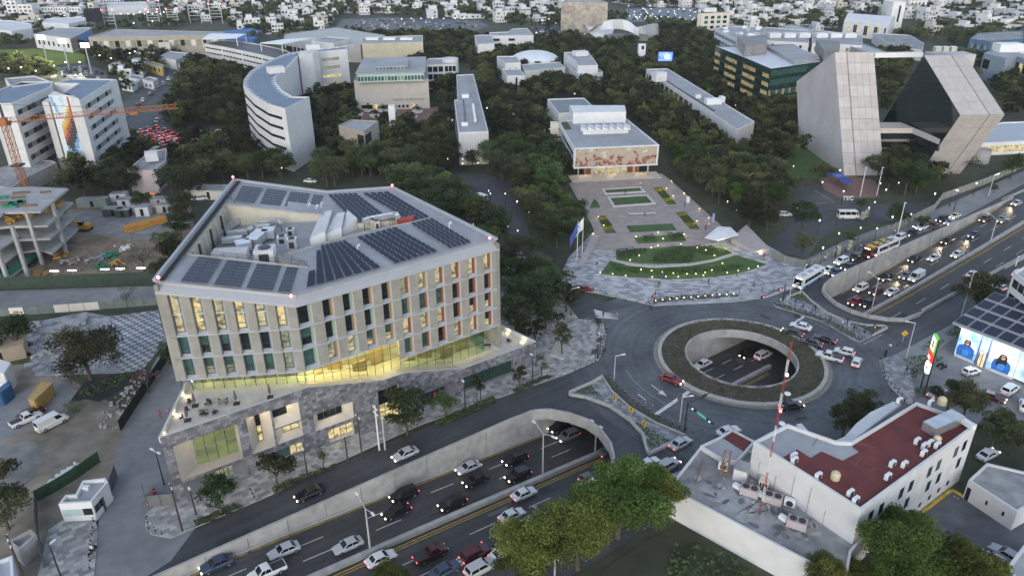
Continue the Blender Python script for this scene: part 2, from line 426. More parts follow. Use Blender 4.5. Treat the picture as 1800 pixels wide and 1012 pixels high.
# panel joints and stains of the long wall: pilasters standing a little proud
mb=MB()
for s in list(range(-128,-50,6))+list(range(56,140,6)):
 a=W(s,TW-.02,0); mb.bar((a.x,a.y,hz(s)),(a.x,a.y,.55),.10,.05)
struct('wall_joint',mb,concrete_dark)
# low crash rail at the foot of the walls, medians
def strip(name,s0,s1,t0,t1,h,m,step=6,base=None):
 mb=MB(); s=s0
 while s<s1-.01:
  e=min(s1,s+step)
  q=[W(s,t0),W(e,t0),W(e,t1),W(s,t1)]
  z=[hz(s),hz(e),hz(e),hz(s)]
  mb.prism([(p.x,p.y) for p in q],[k-.05 for k in z],[k+h for k in z]); s=e
 return struct(name,mb,m)
strip('edge_stripe',-150,-30,10.2,10.35,.012,paint_y)
strip('edge_stripe',30,150,10.2,10.35,.012,paint_y)
strip('kerb_foot',-132,-40,10.55,10.98,.25,concrete)
strip('kerb_foot',40,142,10.55,10.98,.25,concrete)
for s0,s1 in((-190,-30),(-9,9),(38,330)):
 strip('median_stripe',s0,s1,.95,1.10,.012,paint_w)
 strip('median_stripe',s0,s1,-.78,-.62,.014,paint_y)
 strip('median_stripe',s0,s1,-1.25,-1.12,.012,paint_y)
def dashes(t,s0,s1,step,ln,wd=.14,m=paint_w):
 mb=MB(); s=s0
 while s<s1:
  a,b=s,s+ln
  mb.quad(W(a,t-wd/2,hz(a)+.02),W(b,t-wd/2,hz(b)+.02),W(b,t+wd/2,hz(b)+.02),W(a,t+wd/2,hz(a)+.02)); s+=step
 struct('lane_marking',mb,m)
for t in(4.3,7.4):dashes(t,-150,-20,11.5,4.4); dashes(t+.1,-14,14,6,3); dashes(t,40,160,11.5,4.4)
for t in(-4.2,-7.4):dashes(t,-150,-30,11.5,4.4); dashes(t,40,250,11.5,4.4)
dashes(-15.6,58,110,60,50,.15); dashes(15.2,-150,-60,400,90,.1,paint_fade)
# median barrier: single blocks one can tell apart near the camera
root=thing('median_barrier','long low concrete median barrier of the sunken highway','barrier',W(-60,.35,hz(-60)))
s=-150.0
while s<-33:
 e=s+3.6; q=[W(s+.05,-.05),W(e,-.05),W(e,.75),W(s+.05,.75)]
 mb=MB(); mb.prism([(p.x,p.y) for p in q],[hz(s)-.05,hz(e)-.05]+[hz(e)-.05,hz(s)-.05],[hz(s)+.75,hz(e)+.75,hz(e)+.75,hz(s)+.75])
 put('concrete_block',mb,concrete,root); s=e
for s0,s1,l in((-9,11,'seen through the round opening'),(38,140,'of the sunken far highway'),(140,330,'of the far avenue')):
 s=s0; mb=MB()
 while s<s1:
  e=min(s1,s+4); q=[W(s,-.05),W(e,-.05),W(e,.75),W(s,.75)]
  mb.prism([(p.x,p.y) for p in q],[hz(s)-.05,hz(e)-.05,hz(e)-.05,hz(s)-.05],[hz(s)+.75,hz(e)+.75,hz(e)+.75,hz(s)+.75]); s=e
 tag(put('median_barrier',mb,concrete),'concrete median barrier '+l,'barrier','median barriers')
 # outer barrier between carriageway and near service road beyond the trench
for s0,s1,t in((146,330,12.4),(90,330,-11.9)):
 s=s0; mb=MB()
 while s<s1:
  q=[W(s,t),W(s+6,t),W(s+6,t+.4),W(s,t+.4)]
  mb.prism([(p.x,p.y) for p in q],-.05,.7); s+=6
 tag(put('side_barrier',mb,concrete),'low concrete barrier on the %s side of the far avenue'%('campus' if t>0 else 'shop'),'barrier')
 # ring of the roundabout: kerb, hedge, parapet of the round opening
def ring(mb,r0,r1,z0,z1,n=64,mi=0):
 for i in range(n):
  a,b=2*pi*i/n,2*pi*(i+1)/n
  mb.prism([(RC[0]+r*cos(t),RC[1]+r*sin(t)) for r,t in((r0,a),(r1,a),(r1,b),(r0,b))],z0,z1,mi)
mb=MB(); ring(mb,RO,RO+.75,0,.42); struct('roundabout_kerb',mb,kerb_m)
mb=MB(); ring(mb,RI-.35,RI,cz-.1,.62); struct('opening_parapet',mb,concrete)
mb=MB(); ring(mb,RO+.75,RO+1.6,0,.03); struct('worn_kerb_strip',mb,M('worn_concrete',(.24,.22,.18),.85,.25,1.2))
mb=MB(); ring(mb,RI,RO,-.02,.3); struct('planter_bed',mb,hedge_brown)
# repaired strips, manhole lids and oil marks on the carriageways
pm=[M('road_patch_'+n,c,.75,.15,1) for n,c in(('dark',(.036,.037,.04)),('pale',(.105,.107,.11)),('oil',(.03,.03,.03)))]
for k in range(84):
 if k<40:s,t=rnd.uniform(-128,135),rnd.choice((2.6,5.8,9,-2.8,-5.8,-9))+rnd.uniform(-.6,.6); ok=abs(s)>52 or k%4==0; z=hz
 elif k<60:s,t=rnd.uniform(-120,120),rnd.choice((13,16,-14,-17)); ok=abs(s)>42; z=lambda s:0
 else:a=rnd.random()*6.28; q=V3((47+cos(a)*26*rnd.uniform(.75,1.25),129.5+sin(a)*26*rnd.uniform(.75,1.2))); s,t=ST(q); ok=18.5<(q-V3(RC)).length<33 and not(abs(t)<12 and abs(s)>36); z=lambda s:.008
 if not ok:continue
 L_,w_=(rnd.uniform(1.5,6),rnd.uniform(.5,1.6)) if k%3 else(.35,.35); c=W(s,t,0); n=4 if k%3 else 9; a0=HA if k<60 else rnd.random()*3
 pts=[(c.x+(L_*cos(b)*cos(a0)-w_*sin(b)*sin(a0))*.7,c.y+(L_*cos(b)*sin(a0)+w_*sin(b)*cos(a0))*.7) for b in[(i+.5)*6.283/n for i in range(n)]]
 struct('manhole_lid' if n==9 else 'road_patch',MB().poly([(x,y,z(ST((x,y))[0])+.009+.0001*k) for x,y in pts]),pm[2] if n==9 else pm[k%2])
 # leaf scatter helper (numpy)
def leafquads(C,size,rng,up=.35,aspect=.6):
# C: (n,3) centres -> verts (4n,3) of randomly turned leaf quads
 n=len(C)
 nrm=rng.normal(size=(n,3)); nrm[:,2]=np.abs(nrm[:,2])+up; nrm/=np.linalg.norm(nrm,axis=1)[:,None]
 a=np.cross(nrm,rng.normal(size=(n,3))); a/=np.linalg.norm(a,axis=1)[:,None]+1e-9
 b=np.cross(nrm,a)
 sz=(size*rng.uniform(.6,1.3,size=n))[:,None]
 a=a*sz*.5; b=b*sz*.5*aspect
 v=np.stack([C-a,C-b,C+a,C+b],axis=1).reshape(-1,3)
 return v
def quadmesh(name,v,m):
 n=len(v)//4
 me=bpy.data.meshes.new(name)
 me.vertices.add(len(v)); me.vertices.foreach_set('co',v.astype(np.float32).ravel())
 me.loops.add(len(v)); me.loops.foreach_set('vertex_index',np.arange(len(v),dtype=np.int32))
 me.polygons.add(n); me.polygons.foreach_set('loop_start',np.arange(0,len(v),4,dtype=np.int32))
 me.polygons.foreach_set('loop_total',np.full(n,4,dtype=np.int32))
 me.materials.append(m); me.update(calc_edges=True); return me
NR=np.random.default_rng(11)
def in_poly(pts,poly):
 x,y=pts[:,0],pts[:,1]; r=np.zeros(len(pts),bool); n=len(poly); j=n-1
 for i in range(n):
  xi,yi=poly[i][0],poly[i][1]; xj,yj=poly[j][0],poly[j][1]
  if yi!=yj:
   c=((yi>y)!=(yj>y))&(x<(xj-xi)*(y-yi)/(yj-yi)+xi); r^=c
  j=i
 return r
def bed(name,poly,h,dens,size,m,label,cat,holes=(),base=.1):
 poly=[(p[0],p[1]) for p in poly]
 a=np.array(poly); lo,hi=a.min(0),a.max(0)
 n=int((hi-lo).prod()*dens)
 c=NR.uniform(lo,hi,size=(n,2)); ok=in_poly(c,poly)
 for hl in holes:ok&=~in_poly(c,[(p[0],p[1]) for p in hl])
 c=c[ok]; bump=.6+.4*np.sin(c[:,0]*1.7+np.sin(c[:,1]*1.3))*np.sin(c[:,1]*2.1)
 z=base+h*bump*NR.uniform(.5,1.0,len(c))**.5
 v=leafquads(np.column_stack([c,z]),size,NR,.6)
 o=inst(name,quadmesh(name,v,m))
 return tag(o,label,cat,None,'stuff')
ringpoly=[(RC[0]+RO*cos(2*pi*i/64),RC[1]+RO*sin(2*pi*i/64)) for i in range(64)]
bed('hedge',ringpoly,.75,26,.3,hedge_brown,'clipped dark ring hedge around the round opening','hedge',[hole_o],.25)
# pavements, islands, lots
def pave(name,px,z,m,kerb=None,h=None):
 pts=pp(px,z); mb=MB()
 slab(mb,pts,-.04,z,0 if kerb is None else 1,0)
 return struct(name,mb,[m] if kerb is None else[m,kerb])
pave('front_pavement',[(265,938),(300,945),(345,925),(478,868),(575,820),(740,745),(900,690),(1000,655),(1052,632),(1060,616),(1066,588),(1060,568),(1040,562),(1017,560),(985,518),(945,470),(905,430),(870,430),(700,500),(400,600),(320,640),(318,780),(325,850),(258,900),(255,925)],.14,pave_a,kerb_m)
pave('driveway',[(150,1040),(165,960),(190,840),(225,730),(262,655),(290,600),(318,640),(318,780),(325,850),(258,900),(255,925),(265,938),(300,945),(345,925),(300,985),(215,1040)],.03,concrete_road)
pave('corner_pavement',[(85,930),(112,912),(165,905),(172,930),(163,1040),(60,1040)],.14,pave_a,kerb_m)
pave('gravel_lot',[(-120,640),(70,640),(150,680),(230,730),(190,840),(170,905),(85,930),(60,1040),(-200,1040)],-.03,dirt)
pave('concrete_pad',[(-60,720),(105,668),(140,690),(100,730),(-60,800)],.02,concrete_road)
pave('concrete_pad',crop([(0,60),(80,100),(210,40),(330,160),(200,360),(60,430),(-200,300)],0,759,4),-.01,gravel_m)
pave('checker_plaza',[(190,556),(278,545),(292,600),(250,650),(215,655)],.04,checker)
pave('broken_pavement',[(50,568),(150,548),(192,556),(216,655),(60,660)],.035,M('broken_paving',(.27,.28,.29),.9,.45,.5,var2=.4,scale2=.15,bump=.4))
pave('site_dirt',[(-250,470),(60,470),(128,355),(335,355),(345,430),(270,495),(-250,520)],.0,M('brown_dirt',(.19,.145,.10),.95,.3,.35,var2=.35,scale2=.09,bump=.3))
pave('site_gravel',[(128,372),(300,372),(330,395),(250,425),(150,410)],.03,gravel_m)
pave('site_street',[(-250,530),(-20,512),(280,502),(282,530),(-20,545),(-250,570)],.05,concrete_road)
# grey patterned plaza, tan plaza, lawns in front of the mural hall
pave('grey_plaza',[(975,505),(1000,452),(1045,405),(1062,425),(1235,425),(1285,408),(1330,420),(1425,475),(1405,502),(1350,522),(1290,530),(1150,537),(1120,530),(1046,514)],.14,plaza_grey,kerb_m)
pave('tan_plaza',[(1000,322),(1163,305),(1180,318),(1275,403),(1240,428),(1090,440),(1058,440),(1040,395)],.18,plaza_tan)
K2=lambda pts:crop(pts,960,250,5.622)
def lawn(px,label,z=.22,h=.10,m=grass_m,name='lawn'):
 mb=MB(); mb.prism([(p.x,p.y) for p in pp(px,z)],.1,z)
 struct(name,mb,m)
lawn(crop([(620,910),(690,820),(720,828),(830,858),(1000,872),(1250,858),(1420,828),(1570,780),(1790,845),(1700,880),(1560,915),(1400,935),(1250,945),(1100,948),(800,932)],900,253,4),'')
lawn(crop([(730,758),(820,742),(1000,730),(1200,715),(1480,728),(1560,772),(1420,810),(1250,835),(1000,842),(850,832),(735,812)],900,253,4),'')
lawn(K2([(790,825),(1245,803),(1295,868),(830,890)]),'')
lawn(K2([(865,940),(1350,905),(1388,975),(905,1000)]),'')
lawn(K2([(575,465),(925,447),(950,480),(595,497)]),'',.3)
lawn(K2([(635,548),(1000,530),(1050,602),(680,620)]),'',.3)
lawn(K2([(470,560),(505,580),(537,645),(430,650)]),'')
for i,q in enumerate(([(1060,450),(1140,445),(1295,612),(1200,614)],[(1280,692),(1375,687),(1525,857),(1425,860)],[(500,728),(590,725),(695,895),(590,900)])):
 lawn(K2(q),'')
 A_,B_,C_,D_=[P(*p,.2) for p in K2(q)]
 for f0,f1 in((.12,.28),(.68,.86)):
  ply=[A_.lerp(D_,f0),B_.lerp(C_,f0-.03),B_.lerp(C_,f1-.05),A_.lerp(D_,f1)]
  bed('flower_bed',ply,.35,22,.35,flower_y,'yellow flower band in the %s bed, %s'%(('upper right','lower right','left')[i],'near end' if f0>.5 else 'far end'),'flowers',base=.2)
 bed('flower_bed',[A_.lerp(D_,.3),B_.lerp(C_,.27),B_.lerp(C_,.62),A_.lerp(D_,.66)],.3,22,.35,hedge_m,'dark green planting between the yellow bands of the %s bed'%('upper right','lower right','left')[i],'planting',base=.2)
 # stone edges of the two long basins
for q,lab in(([(545,460),(940,437),(982,488),(578,512)],''),([(600,540),(1005,515),(1085,605),(660,637)],'')):
 A_,B_,C_,D_=[P(*p,.45) for p in K2(q)]
 mb=MB()
 for a,b in((A_,B_),(B_,C_),(C_,D_),(D_,A_)):
  d=(b-a).normalized(); n=V3((-d.y,d.x,0)); n=n if((A_+C_)/2-a).dot(n)>0 else-n
  mb.prism([(p.x,p.y) for p in(a,b,b+n*.9-d*.0,a+n*.9)],.1,.5+.004*rnd.random())
 struct('basin_edge',mb,M('pale_stone',(.5,.48,.46),.8,.1,1))
 # sculpted beds along the plaza
bed('shrub_bed',pp(crop([(980,830),(1010,770),(1150,750),(1280,780),(1300,800),(1250,838),(1050,840)],900,253,4)),.9,10,.55,hedge_m,'low shrubs in the middle of the upper crescent lawn','shrubs',base=.2)
bed('shrub_bed',pp(crop([(730,750),(850,742),(960,745),(880,800),(740,808)],900,253,4)),.7,10,.55,hedge_m,'low shrubs at the left tip of the upper crescent lawn','shrubs',base=.2)
bed('shrub_bed',pp(crop([(1100,730),(1400,725),(1540,770),(1420,795),(1290,770)],900,253,4)),.7,10,.55,hedge_m,'low shrubs at the right tip of the upper crescent lawn','shrubs',base=.2)
bed('shrub_bed',pp(crop([(690,850),(1000,890),(1500,860),(1700,850),(1500,900),(1100,925),(760,905)],900,253,4)),.35,12,.5,grass_m,'rough grass on the lower crescent lawn','grass',base=.2)
bed('shrub_bed',pp(K2([(960,940),(1050,925),(1080,975),(970,992)])),.8,14,.5,hedge_m,'dark shrubs at the left end of the front lawn strip','shrubs',base=.2)
bed('shrub_bed',pp(K2([(1180,915),(1340,908),(1370,965),(1240,975)])),.8,14,.5,hedge_m,'dark shrubs at the right end of the front lawn strip','shrubs',base=.2)
bed('shrub_bed',pp([(1147,531),(1170,524),(1240,519),(1295,519),(1300,523),(1240,527),(1150,534)]),.5,20,.4,hedge_m,'low hedge strip on the plaza edge by the roundabout','hedge',base=.14)
# curved stone path between the two crescents
mb=MB()
cv=pp(crop([(700,815),(830,850),(1000,865),(1250,850),(1420,820),(1580,770)],900,253,4),.3)
for a,b in zip(cv,cv[1:]):mb.bar(a,b,.9,.5)
struct('garden_kerb',mb,kerb_m)
# left island (between the ramp and the roundabout)
I1=crop([(715,190),(760,165),(900,100),(985,50),(1005,75),(1060,165),(1200,292),(1400,412),(1640,512),(1550,572),(1352,672),(1338,640),(1300,505),(1200,395),(1040,285),(860,218)],840,650,4.4975)
pave('island_pavement',I1,.16,pave_b,kerb_m)
def kline(px,name,wd=.3,h=.45,m=kerb_m,z=.1):
 mb=MB(); pts=pp(px,.2)
 for a,b in zip(pts,pts[1:]):mb.bar((a.x,a.y,z+h/2),(b.x,b.y,z+h/2),wd,h)
 return struct(name,mb,m)
K1=lambda pts:crop(pts,840,650,4.4975)
kline(K1([(985,55),(900,105),(725,182),(730,200),(860,222),(1040,290),(1200,400),(1300,508),(1335,640),(1355,668),(1545,575)]),'island_kerb',.4,.55)
kline(K1([(990,60),(1060,165),(1200,292),(1400,412),(1640,512)]),'island_kerb',.25,.25)
bed('shrub_bed',pp(K1([(990,65),(1030,55),(1200,235),(1400,360),(1650,495),(1600,500),(1400,405),(1200,285),(1060,158)])),.35,24,.35,hedge_brown,'brown planted strip along the left traffic island','planting',base=.14)
bed('shrub_bed',pp(K1([(765,175),(895,125),(980,220),(860,195)])),.25,24,.35,grass_m,'grass triangle at the tip of the left island','grass',base=.14)
bed('shrub_bed',pp(K1([(1240,415),(1340,460),(1520,565),(1365,640),(1320,510)])),.25,24,.35,grass_m,'grass corner at the near end of the left island','grass',base=.14)
# right island with people waiting
K3=lambda pts:crop(pts,1340,440,5.622)
pave('island_pavement',K3([(105,530),(240,470),(390,408),(480,500),(640,620),(820,700),(1010,740),(1210,748),(1232,770),(1090,842),(965,905),(900,880),(600,705),(300,605),(140,560)]),.16,pave_b,kerb_m)
kline(K3([(240,472),(390,410),(480,502),(640,622),(820,702),(1010,742),(1215,752),(1232,770),(1090,842)]),'island_kerb',.35,.45)
bed('shrub_bed',pp(K3([(105,530),(180,535),(400,610),(640,690),(830,790),(980,890),(950,905),(750,790),(500,670),(200,580)])),.3,24,.35,hedge_brown,'brown planted strip along the right traffic island','planting',base=.14)
bed('shrub_bed',pp(K3([(270,470),(385,418),(470,510),(560,590),(420,520)])),.25,24,.35,grass_m,'grass tip of the right island by the bus','grass',base=.14)
bed('shrub_bed',pp(K3([(820,705),(1010,748),(1200,758),(1090,825),(960,760)])),.25,24,.35,grass_m,'grass end of the right island by the red signal','grass',base=.14)
# far right pavements
pave('corner_pavement',[(1545,632),(1575,622),(1600,648),(1608,690),(1603,712),(1592,706),(1565,680),(1552,655)],.14,pave_b,kerb_m)
pave('corner_pavement',[(1575,622),(1700,555),(1780,520),(1800,530),(1690,585),(1600,648)],.12,concrete_road,kerb_m)
pave('shop_lot',[(1600,648),(1690,585),(1860,500),(1990,600),(1900,800),(1720,745),(1608,712)],.05,M('shop_lot_asphalt',(.16,.16,.165),.8,.18,.5,var2=.2))
bed('lawn_patch',pp(crop([(945,490),(1120,465),(1240,490),(1130,560),(1015,650),(985,600)],1350,506,4)),.2,14,.4,grass_m,'grass patch in front of the tall pole sign','grass',base=.05)
bed('lawn_patch',pp(crop([(1060,430),(1170,345),(1240,370),(1200,430),(1100,445)],1350,506,4)),.25,14,.4,grass_m,'grass patch behind the tall pole sign','grass',base=.05)
bed('lawn_patch',pp(crop([(1230,330),(1330,265),(1360,290),(1330,350)],1350,506,4)),.25,14,.4,grass_m,'grass patch at the left of the advert shop','grass',base=.05)
bed('lawn_patch',pp(crop([(1030,700),(1130,690),(1260,740),(1180,790),(1040,770)],1350,506,4)),.25,14,.4,grass_m,'grass patch at the foot of the pole sign','grass',base=.05)
pave('parking_lot',crop([(930,700),(1290,400),(1330,420),(1520,540),(1760,640),(1800,560),(2100,800),(1700,1200),(900,1200)],1350,759,4),.03,M('lot_asphalt',(.10,.105,.115),.8,.25,.35,var2=.3,scale2=.12))
kline(crop([(925,690),(1290,405),(1330,425),(1520,535)],1350,759,4),'yellow_kerb',.5,.2,paint_y)
# left street, campus drives
pave('side_street',[(1017,560),(985,518),(940,462),(900,418),(862,372),(838,345),(800,335),(760,332),(735,322),(760,305),(800,303),(850,306),(905,322),(915,370),(935,412),(968,455),(1000,495),(1050,528),(1120,535)],.01,asphalt)
pave('campus_drive',[(1350,440),(1400,360),(1395,330),(1440,325),(1480,352),(1560,360),(1640,355),(1665,348),(1720,330),(1660,375),(1560,390),(1480,400),(1440,420),(1420,452)],.01,asphalt)
pave('campus_pavement',[(1448,332),(1440,314),(1480,306),(1540,318),(1545,346),(1480,350)],.05,brick_pave)
pave('campus_pavement',[(1420,455),(1480,425),(1560,395),(1640,370),(1660,362),(1800,300),(1860,290),(1800,322),(1680,388),(1520,442),(1440,480)],.12,concrete_road,kerb_m)
pave('far_avenue',[(170,215),(300,115),(330,95),(365,90),(380,100),(345,125),(290,215),(330,248),(250,250)],.0,asphalt)
pave('bus_yard',[(330,230),(385,225),(430,245),(380,260),(320,255)],.02,asphalt_worn)
pave('library_court',[(600,205),(640,195),(770,188),(800,205),(760,225),(640,225)],.03,brick_pave)
pave('parking_field',[(600,34),(690,31),(840,36),(860,46),(830,55),(690,56),(590,50)],.02,asphalt_worn)
pave('parking_field',[(930,46),(1000,47),(1035,58),(1010,70),(950,64)],.02,asphalt_worn)
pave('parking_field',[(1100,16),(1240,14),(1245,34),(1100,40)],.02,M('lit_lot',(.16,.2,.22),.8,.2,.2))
pave('parking_field',[(85,122),(150,112),(185,125),(190,140),(90,140)],.02,asphalt_worn)
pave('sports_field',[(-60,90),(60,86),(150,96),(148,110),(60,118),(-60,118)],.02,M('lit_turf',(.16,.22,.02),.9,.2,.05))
pave('hill_lawn',[(1388,236),(1412,230),(1484,284),(1490,300),(1440,312),(1400,318),(1366,300),(1370,262)],.1,grass_m)
# painted marks on the roundabout
def paintpoly(px,m=paint_fade,z=.012,name='lane_marking'):
 mb=MB(); mb.poly(list(reversed(pp(px,z))) if False else pp(px,z)); struct(name,mb,m)
def pline(px,wd,m=paint_fade,z=.014):
 mb=MB(); pts=pp(px,z)
 for a,b in zip(pts,pts[1:]):
  d=(b-a).normalized(); n=V3((-d.y,d.x,0))*wd/2
  mb.quad(a-n,b-n,b+n,a+n)
 struct('lane_marking',mb,m)
pline(K1([(1170,0),(1230,85),(1330,170),(1490,275)]),.16)
pline(K1([(1400,355),(1690,155)]),.75,paint_w)
pline(K1([(815,145),(960,70)]),.3,paint_w)
for sx,sy in((0,0),(105,-75)):
 q=lambda pts:K1([(x+sx,y+sy) for x,y in pts])
 pline(q([(1265,190),(1350,255)]),.22,paint_w)
 struct('lane_arrow',MB().poly(pp(q([(1390,280),(1320,258),(1350,232)]),.016)),paint_w)
C3=lambda pts:crop(pts,900,506,4)
for i in range(7):pline(C3([(585+i*3-10,152+i*9),(742+i*3-15,192+i*4)]),.45,paint_w)
pline(K3([(330,705),(420,645)]),.6,paint_w)
for i in range(4):pline(K3([(470+i*50,690+i*25),(500+i*50,706+i*25)]),.2)
pline(K3([(1000,925),(1180,830)]),.5)
pline([(1390,360),(1465,356)],.2,paint_y); pline([(1440,357),(1467,356),(1432,334)],.2,paint_y)
bed('hedge',pp(crop([(115,420),(130,390),(560,235),(585,255),(330,350),(145,450)],450,759,4)),.6,90,.3,hedge_m,'green kerb hedge strip below the stone podium, middle stretch','hedge',base=.14)
bed('hedge',pp(crop([(1365,640),(1660,510),(1720,530),(1600,590),(1380,675)],0,759,4)),.6,90,.3,hedge_m,'green kerb hedge strip under the corner tree of the podium','hedge',base=.14)
K4=lambda pts:crop(pts,540,600,4.286)
bed('hedge',pp(K4([(958,625),(1060,570),(1290,470),(1400,422),(1435,455),(1300,520),(1000,650)])),.6,90,.3,hedge_m,'green kerb hedge strip beside the service road, right of the round tree','hedge',base=.14)
bed('hedge',pp(K4([(700,740),(790,685),(805,710),(710,765)])),.6,90,.3,hedge_m,'short green hedge at the foot of the big street tree','hedge',base=.14)
bed('hedge',pp(K4([(1545,378),(1690,305),(1800,262),(1850,270),(1700,345),(1570,400)])),.6,90,.3,hedge_m,'green kerb hedge strip near the roundabout end of the pavement','hedge',base=.14)
pave('asphalt_apron',K4([(430,850),(600,760),(700,728),(720,745),(460,870)]),.15,asphalt)
# the main building
beige=M('beige_panel',(.245,.24,.215),.75,.07,.6,var2=.1,scale2=.3)
ledge=M('pale_ledge',(.38,.395,.42),.6,.05,.8)
fascia_m=M('fascia',(.36,.375,.4),.6,.04,.5)
strip_g=M('grey_strip',(.35,.35,.34),.7,.05,1)
J_O=M('orange_jamb',(.24,.075,.035),.6,.05,1); J_Y=M('ochre_jamb',(.27,.19,.09),.6,.05,1)
J_G=M('green_jamb',(.22,.34,.28),.6,.05,1); J_B=M('blue_jamb',(.24,.30,.46),.6,.05,1)
stone=tiles('stone_cladding',(.25,.25,.265),(.095,.095,.108),(.085,.085,.095),.68,.62,.02,axis=(.823,.568),dirt=.3,off=.37,bump=.5)
recess_m=M('recess_render',(.46,.42,.36),.8,.06,.6)
podium_dark=M('podium_render',(.15,.15,.165),.8,.08,.6)
terrace_m=tiles('terrace_paving',(.62,.57,.5),(.55,.51,.45),(.4,.38,.33),1.2,1.2,.02,floor=radians(35),dirt=.12,off=0)
pane=glass_mat('lobby_glass',(.80,.9,.72),.10)
pane_l=glass_mat('terrace_glass',(.62,.8,.66),.2)
LC,MC,RCn=V3((-54.44,101.19)),V3((-34.11,103.69)),V3((-2.26,126.28))
hall=thing('office_building','large beige folded office building with solar panels on its roof','office building',(-30,118,0))
ROOFZ=28.0; LZ=31.8
B1=P(412,318,LZ); B2=P(690,331,ROOFZ); B3=P(575,339,ROOFZ)
def frame_of(a,b):
 d=(b-a).normalized(); n=V3((d.y,-d.x)); return a,d,n
def fp(fr,s,o):
 a,d,n=fr; q=a+d*s+n*o; return(q.x,q.y)
FL=frame_of(LC,MC); FR=frame_of(MC,RCn)
def cell(fr,s0,s1,z0,z1,w_,jm,glass,z1b=None,split=None,low=True):
# one window bay: recessed window, coloured jamb, folded panel, sloped ledge; z1b = top at the far side
 zt1=z1b if z1b is not None else z1
 ztop=lambda s:z1+(zt1-z1)*(s-s0)/(s1-s0)
 zb=z0+.5
 mb=MB(); q=[fp(fr,s0,0),fp(fr,s1,0),fp(fr,s0+w_+.3,-.55),fp(fr,s0+w_,-.95),fp(fr,s0,-.95)]
 mb.prism(q,z0,[z0+.1,z0+.1,z0+.42,zb,zb],0,None,True)
 put('ledge',mb,ledge,hall)
 mb=MB(); q=[fp(fr,s0+w_+.55,-.28),fp(fr,s1,0),fp(fr,s1,-1.0),fp(fr,s0+w_+.55,-1.0)]
 zs=[ztop(s0+w_+.55),zt1,zt1,ztop(s0+w_+.55)]
 mb.prism(q,z0+.06,zs); put('panel',mb,beige,hall)
 mb=MB(); q=[fp(fr,s0+w_,-.97),fp(fr,s0+w_+.3,-.52),fp(fr,s0+w_+.3,-1.0),fp(fr,s0+w_,-1.02)]
 mb.prism(q,z0+.3,ztop(s0+w_)); put('jamb',mb,jm,hall)
 mb=MB(); q=[fp(fr,s0+w_+.302,-.52),fp(fr,s0+w_+.548,-.28),fp(fr,s0+w_+.548,-1.0),fp(fr,s0+w_+.302,-1.0)]
 mb.prism(q,z0+.2,ztop(s0+w_+.4)); put('return',mb,strip_g,hall)
 # window: frame with a low opening sash, glass, and the transom of the tall ones
 fo=-.95
 def bar(sa,sb,za,zb_,d=.06,mb_=None):
  q=[fp(fr,sa,fo+d),fp(fr,sb,fo+d),fp(fr,sb,fo-.05),fp(fr,sa,fo-.05)]; mb_.prism(q,za,zb_,0,None,True)
 mb=MB(); zt=min(ztop(s0),ztop(s0+w_))
 bar(s0,s0+.06,zb,zt,.06,mb); bar(s0+w_-.06,s0+w_,zb,zt,.06,mb)
 bar(s0+.06,s0+w_-.06,zb,zb+.07,.06,mb)
 if low:bar(s0+.06,s0+w_-.06,zb+.85,zb+.93,.06,mb)
 wn=put('window',mb,win_frame,hall)
 if split:
  mb=MB(); bar(s0,s0+w_+.5,split,split+.1,.3,mb); put('transom',mb,white_m,wn)
 def glasspane(za,zb_,m,nm='pane'):
  mb=MB(); mb.quad((*fp(fr,s0+.04,fo),za),(*fp(fr,s0+w_-.04,fo),za),(*fp(fr,s0+w_-.04,fo),zb_),(*fp(fr,s0+.04,fo),zb_)); put(nm,mb,m,wn)
 if isinstance(glass,tuple):
  zm=zb+(zt-zb)*.38; glasspane(zb+.03,zm,glass[1]); glasspane(zm,zt+.3,glass[0])
 else:glasspane(zb+.03,zt+.3,glass)
SR=[0,4.3,7.8,11.3,14.8,18.3,21.8,25.2,28.6,32.1,35.5,39.0]
ZR=[10.45,14.4,18.35,22.3,26.25]
d_,t_,l_,s_=win_dark,win_teal,lit_warm,lit_soft
GR={3:[d_,d_,d_,d_,d_,s_,l_,l_,l_,l_,l_],2:[(t_,d_),d_,d_,d_,d_,(t_,t_),t_,t_,d_,d_,d_],1:[t_,(s_,l_),l_,(t_,l_),(t_,l_),l_,l_,l_,d_,(d_,l_),(d_,l_)],0:[None]*5+[t_,t_,d_,l_,l_,(d_,l_)]}
JR={3:'GYGYYOYOOOO',2:'GGYGYYOOOOO',1:'GYGYYOYOOOO',0:'-----YOOOOO'}
JM={'G':J_G,'Y':J_Y,'O':J_O,'B':J_B}
for r in range(4):
 for i in range(11):
  if JR[r][i]=='-':continue
  w_=2.05 if i==0 else 1.45
  cell(FR,SR[i],SR[i+1],ZR[r],ZR[r+1],w_,JM[JR[r][i]],GR[r][i])
SLb=[1.6,4.8,7.95,11.05,14.2,17.3,20.47]
ZL=[14.35,18.35,22.35]
GL=[[(t_,t_),(t_,s_),(t_,s_),t_,(t_,t_),s_],[t_,(t_,d_),(t_,d_),d_,d_,s_],[l_,lit_amber,l_,lit_amber,l_,lit_amber]]
JL=['BBGBGB','BGBGBG','BBGBGB']
topL=lambda s:30.1+(26.25-30.1)*s/20.47
for r in range(3):
 for i in range(6):
  a,b=SLb[i],SLb[i+1]
  if r<2:cell(FL,a,b,ZL[r],ZL[r+1],1.2,JM[JL[r][i]],GL[r][i])
  else:cell(FL,a,b,ZL[2],topL(a),1.2,JM[JL[r][i]],GL[r][i],topL(b),26.0-.1*i if i<5 else None)
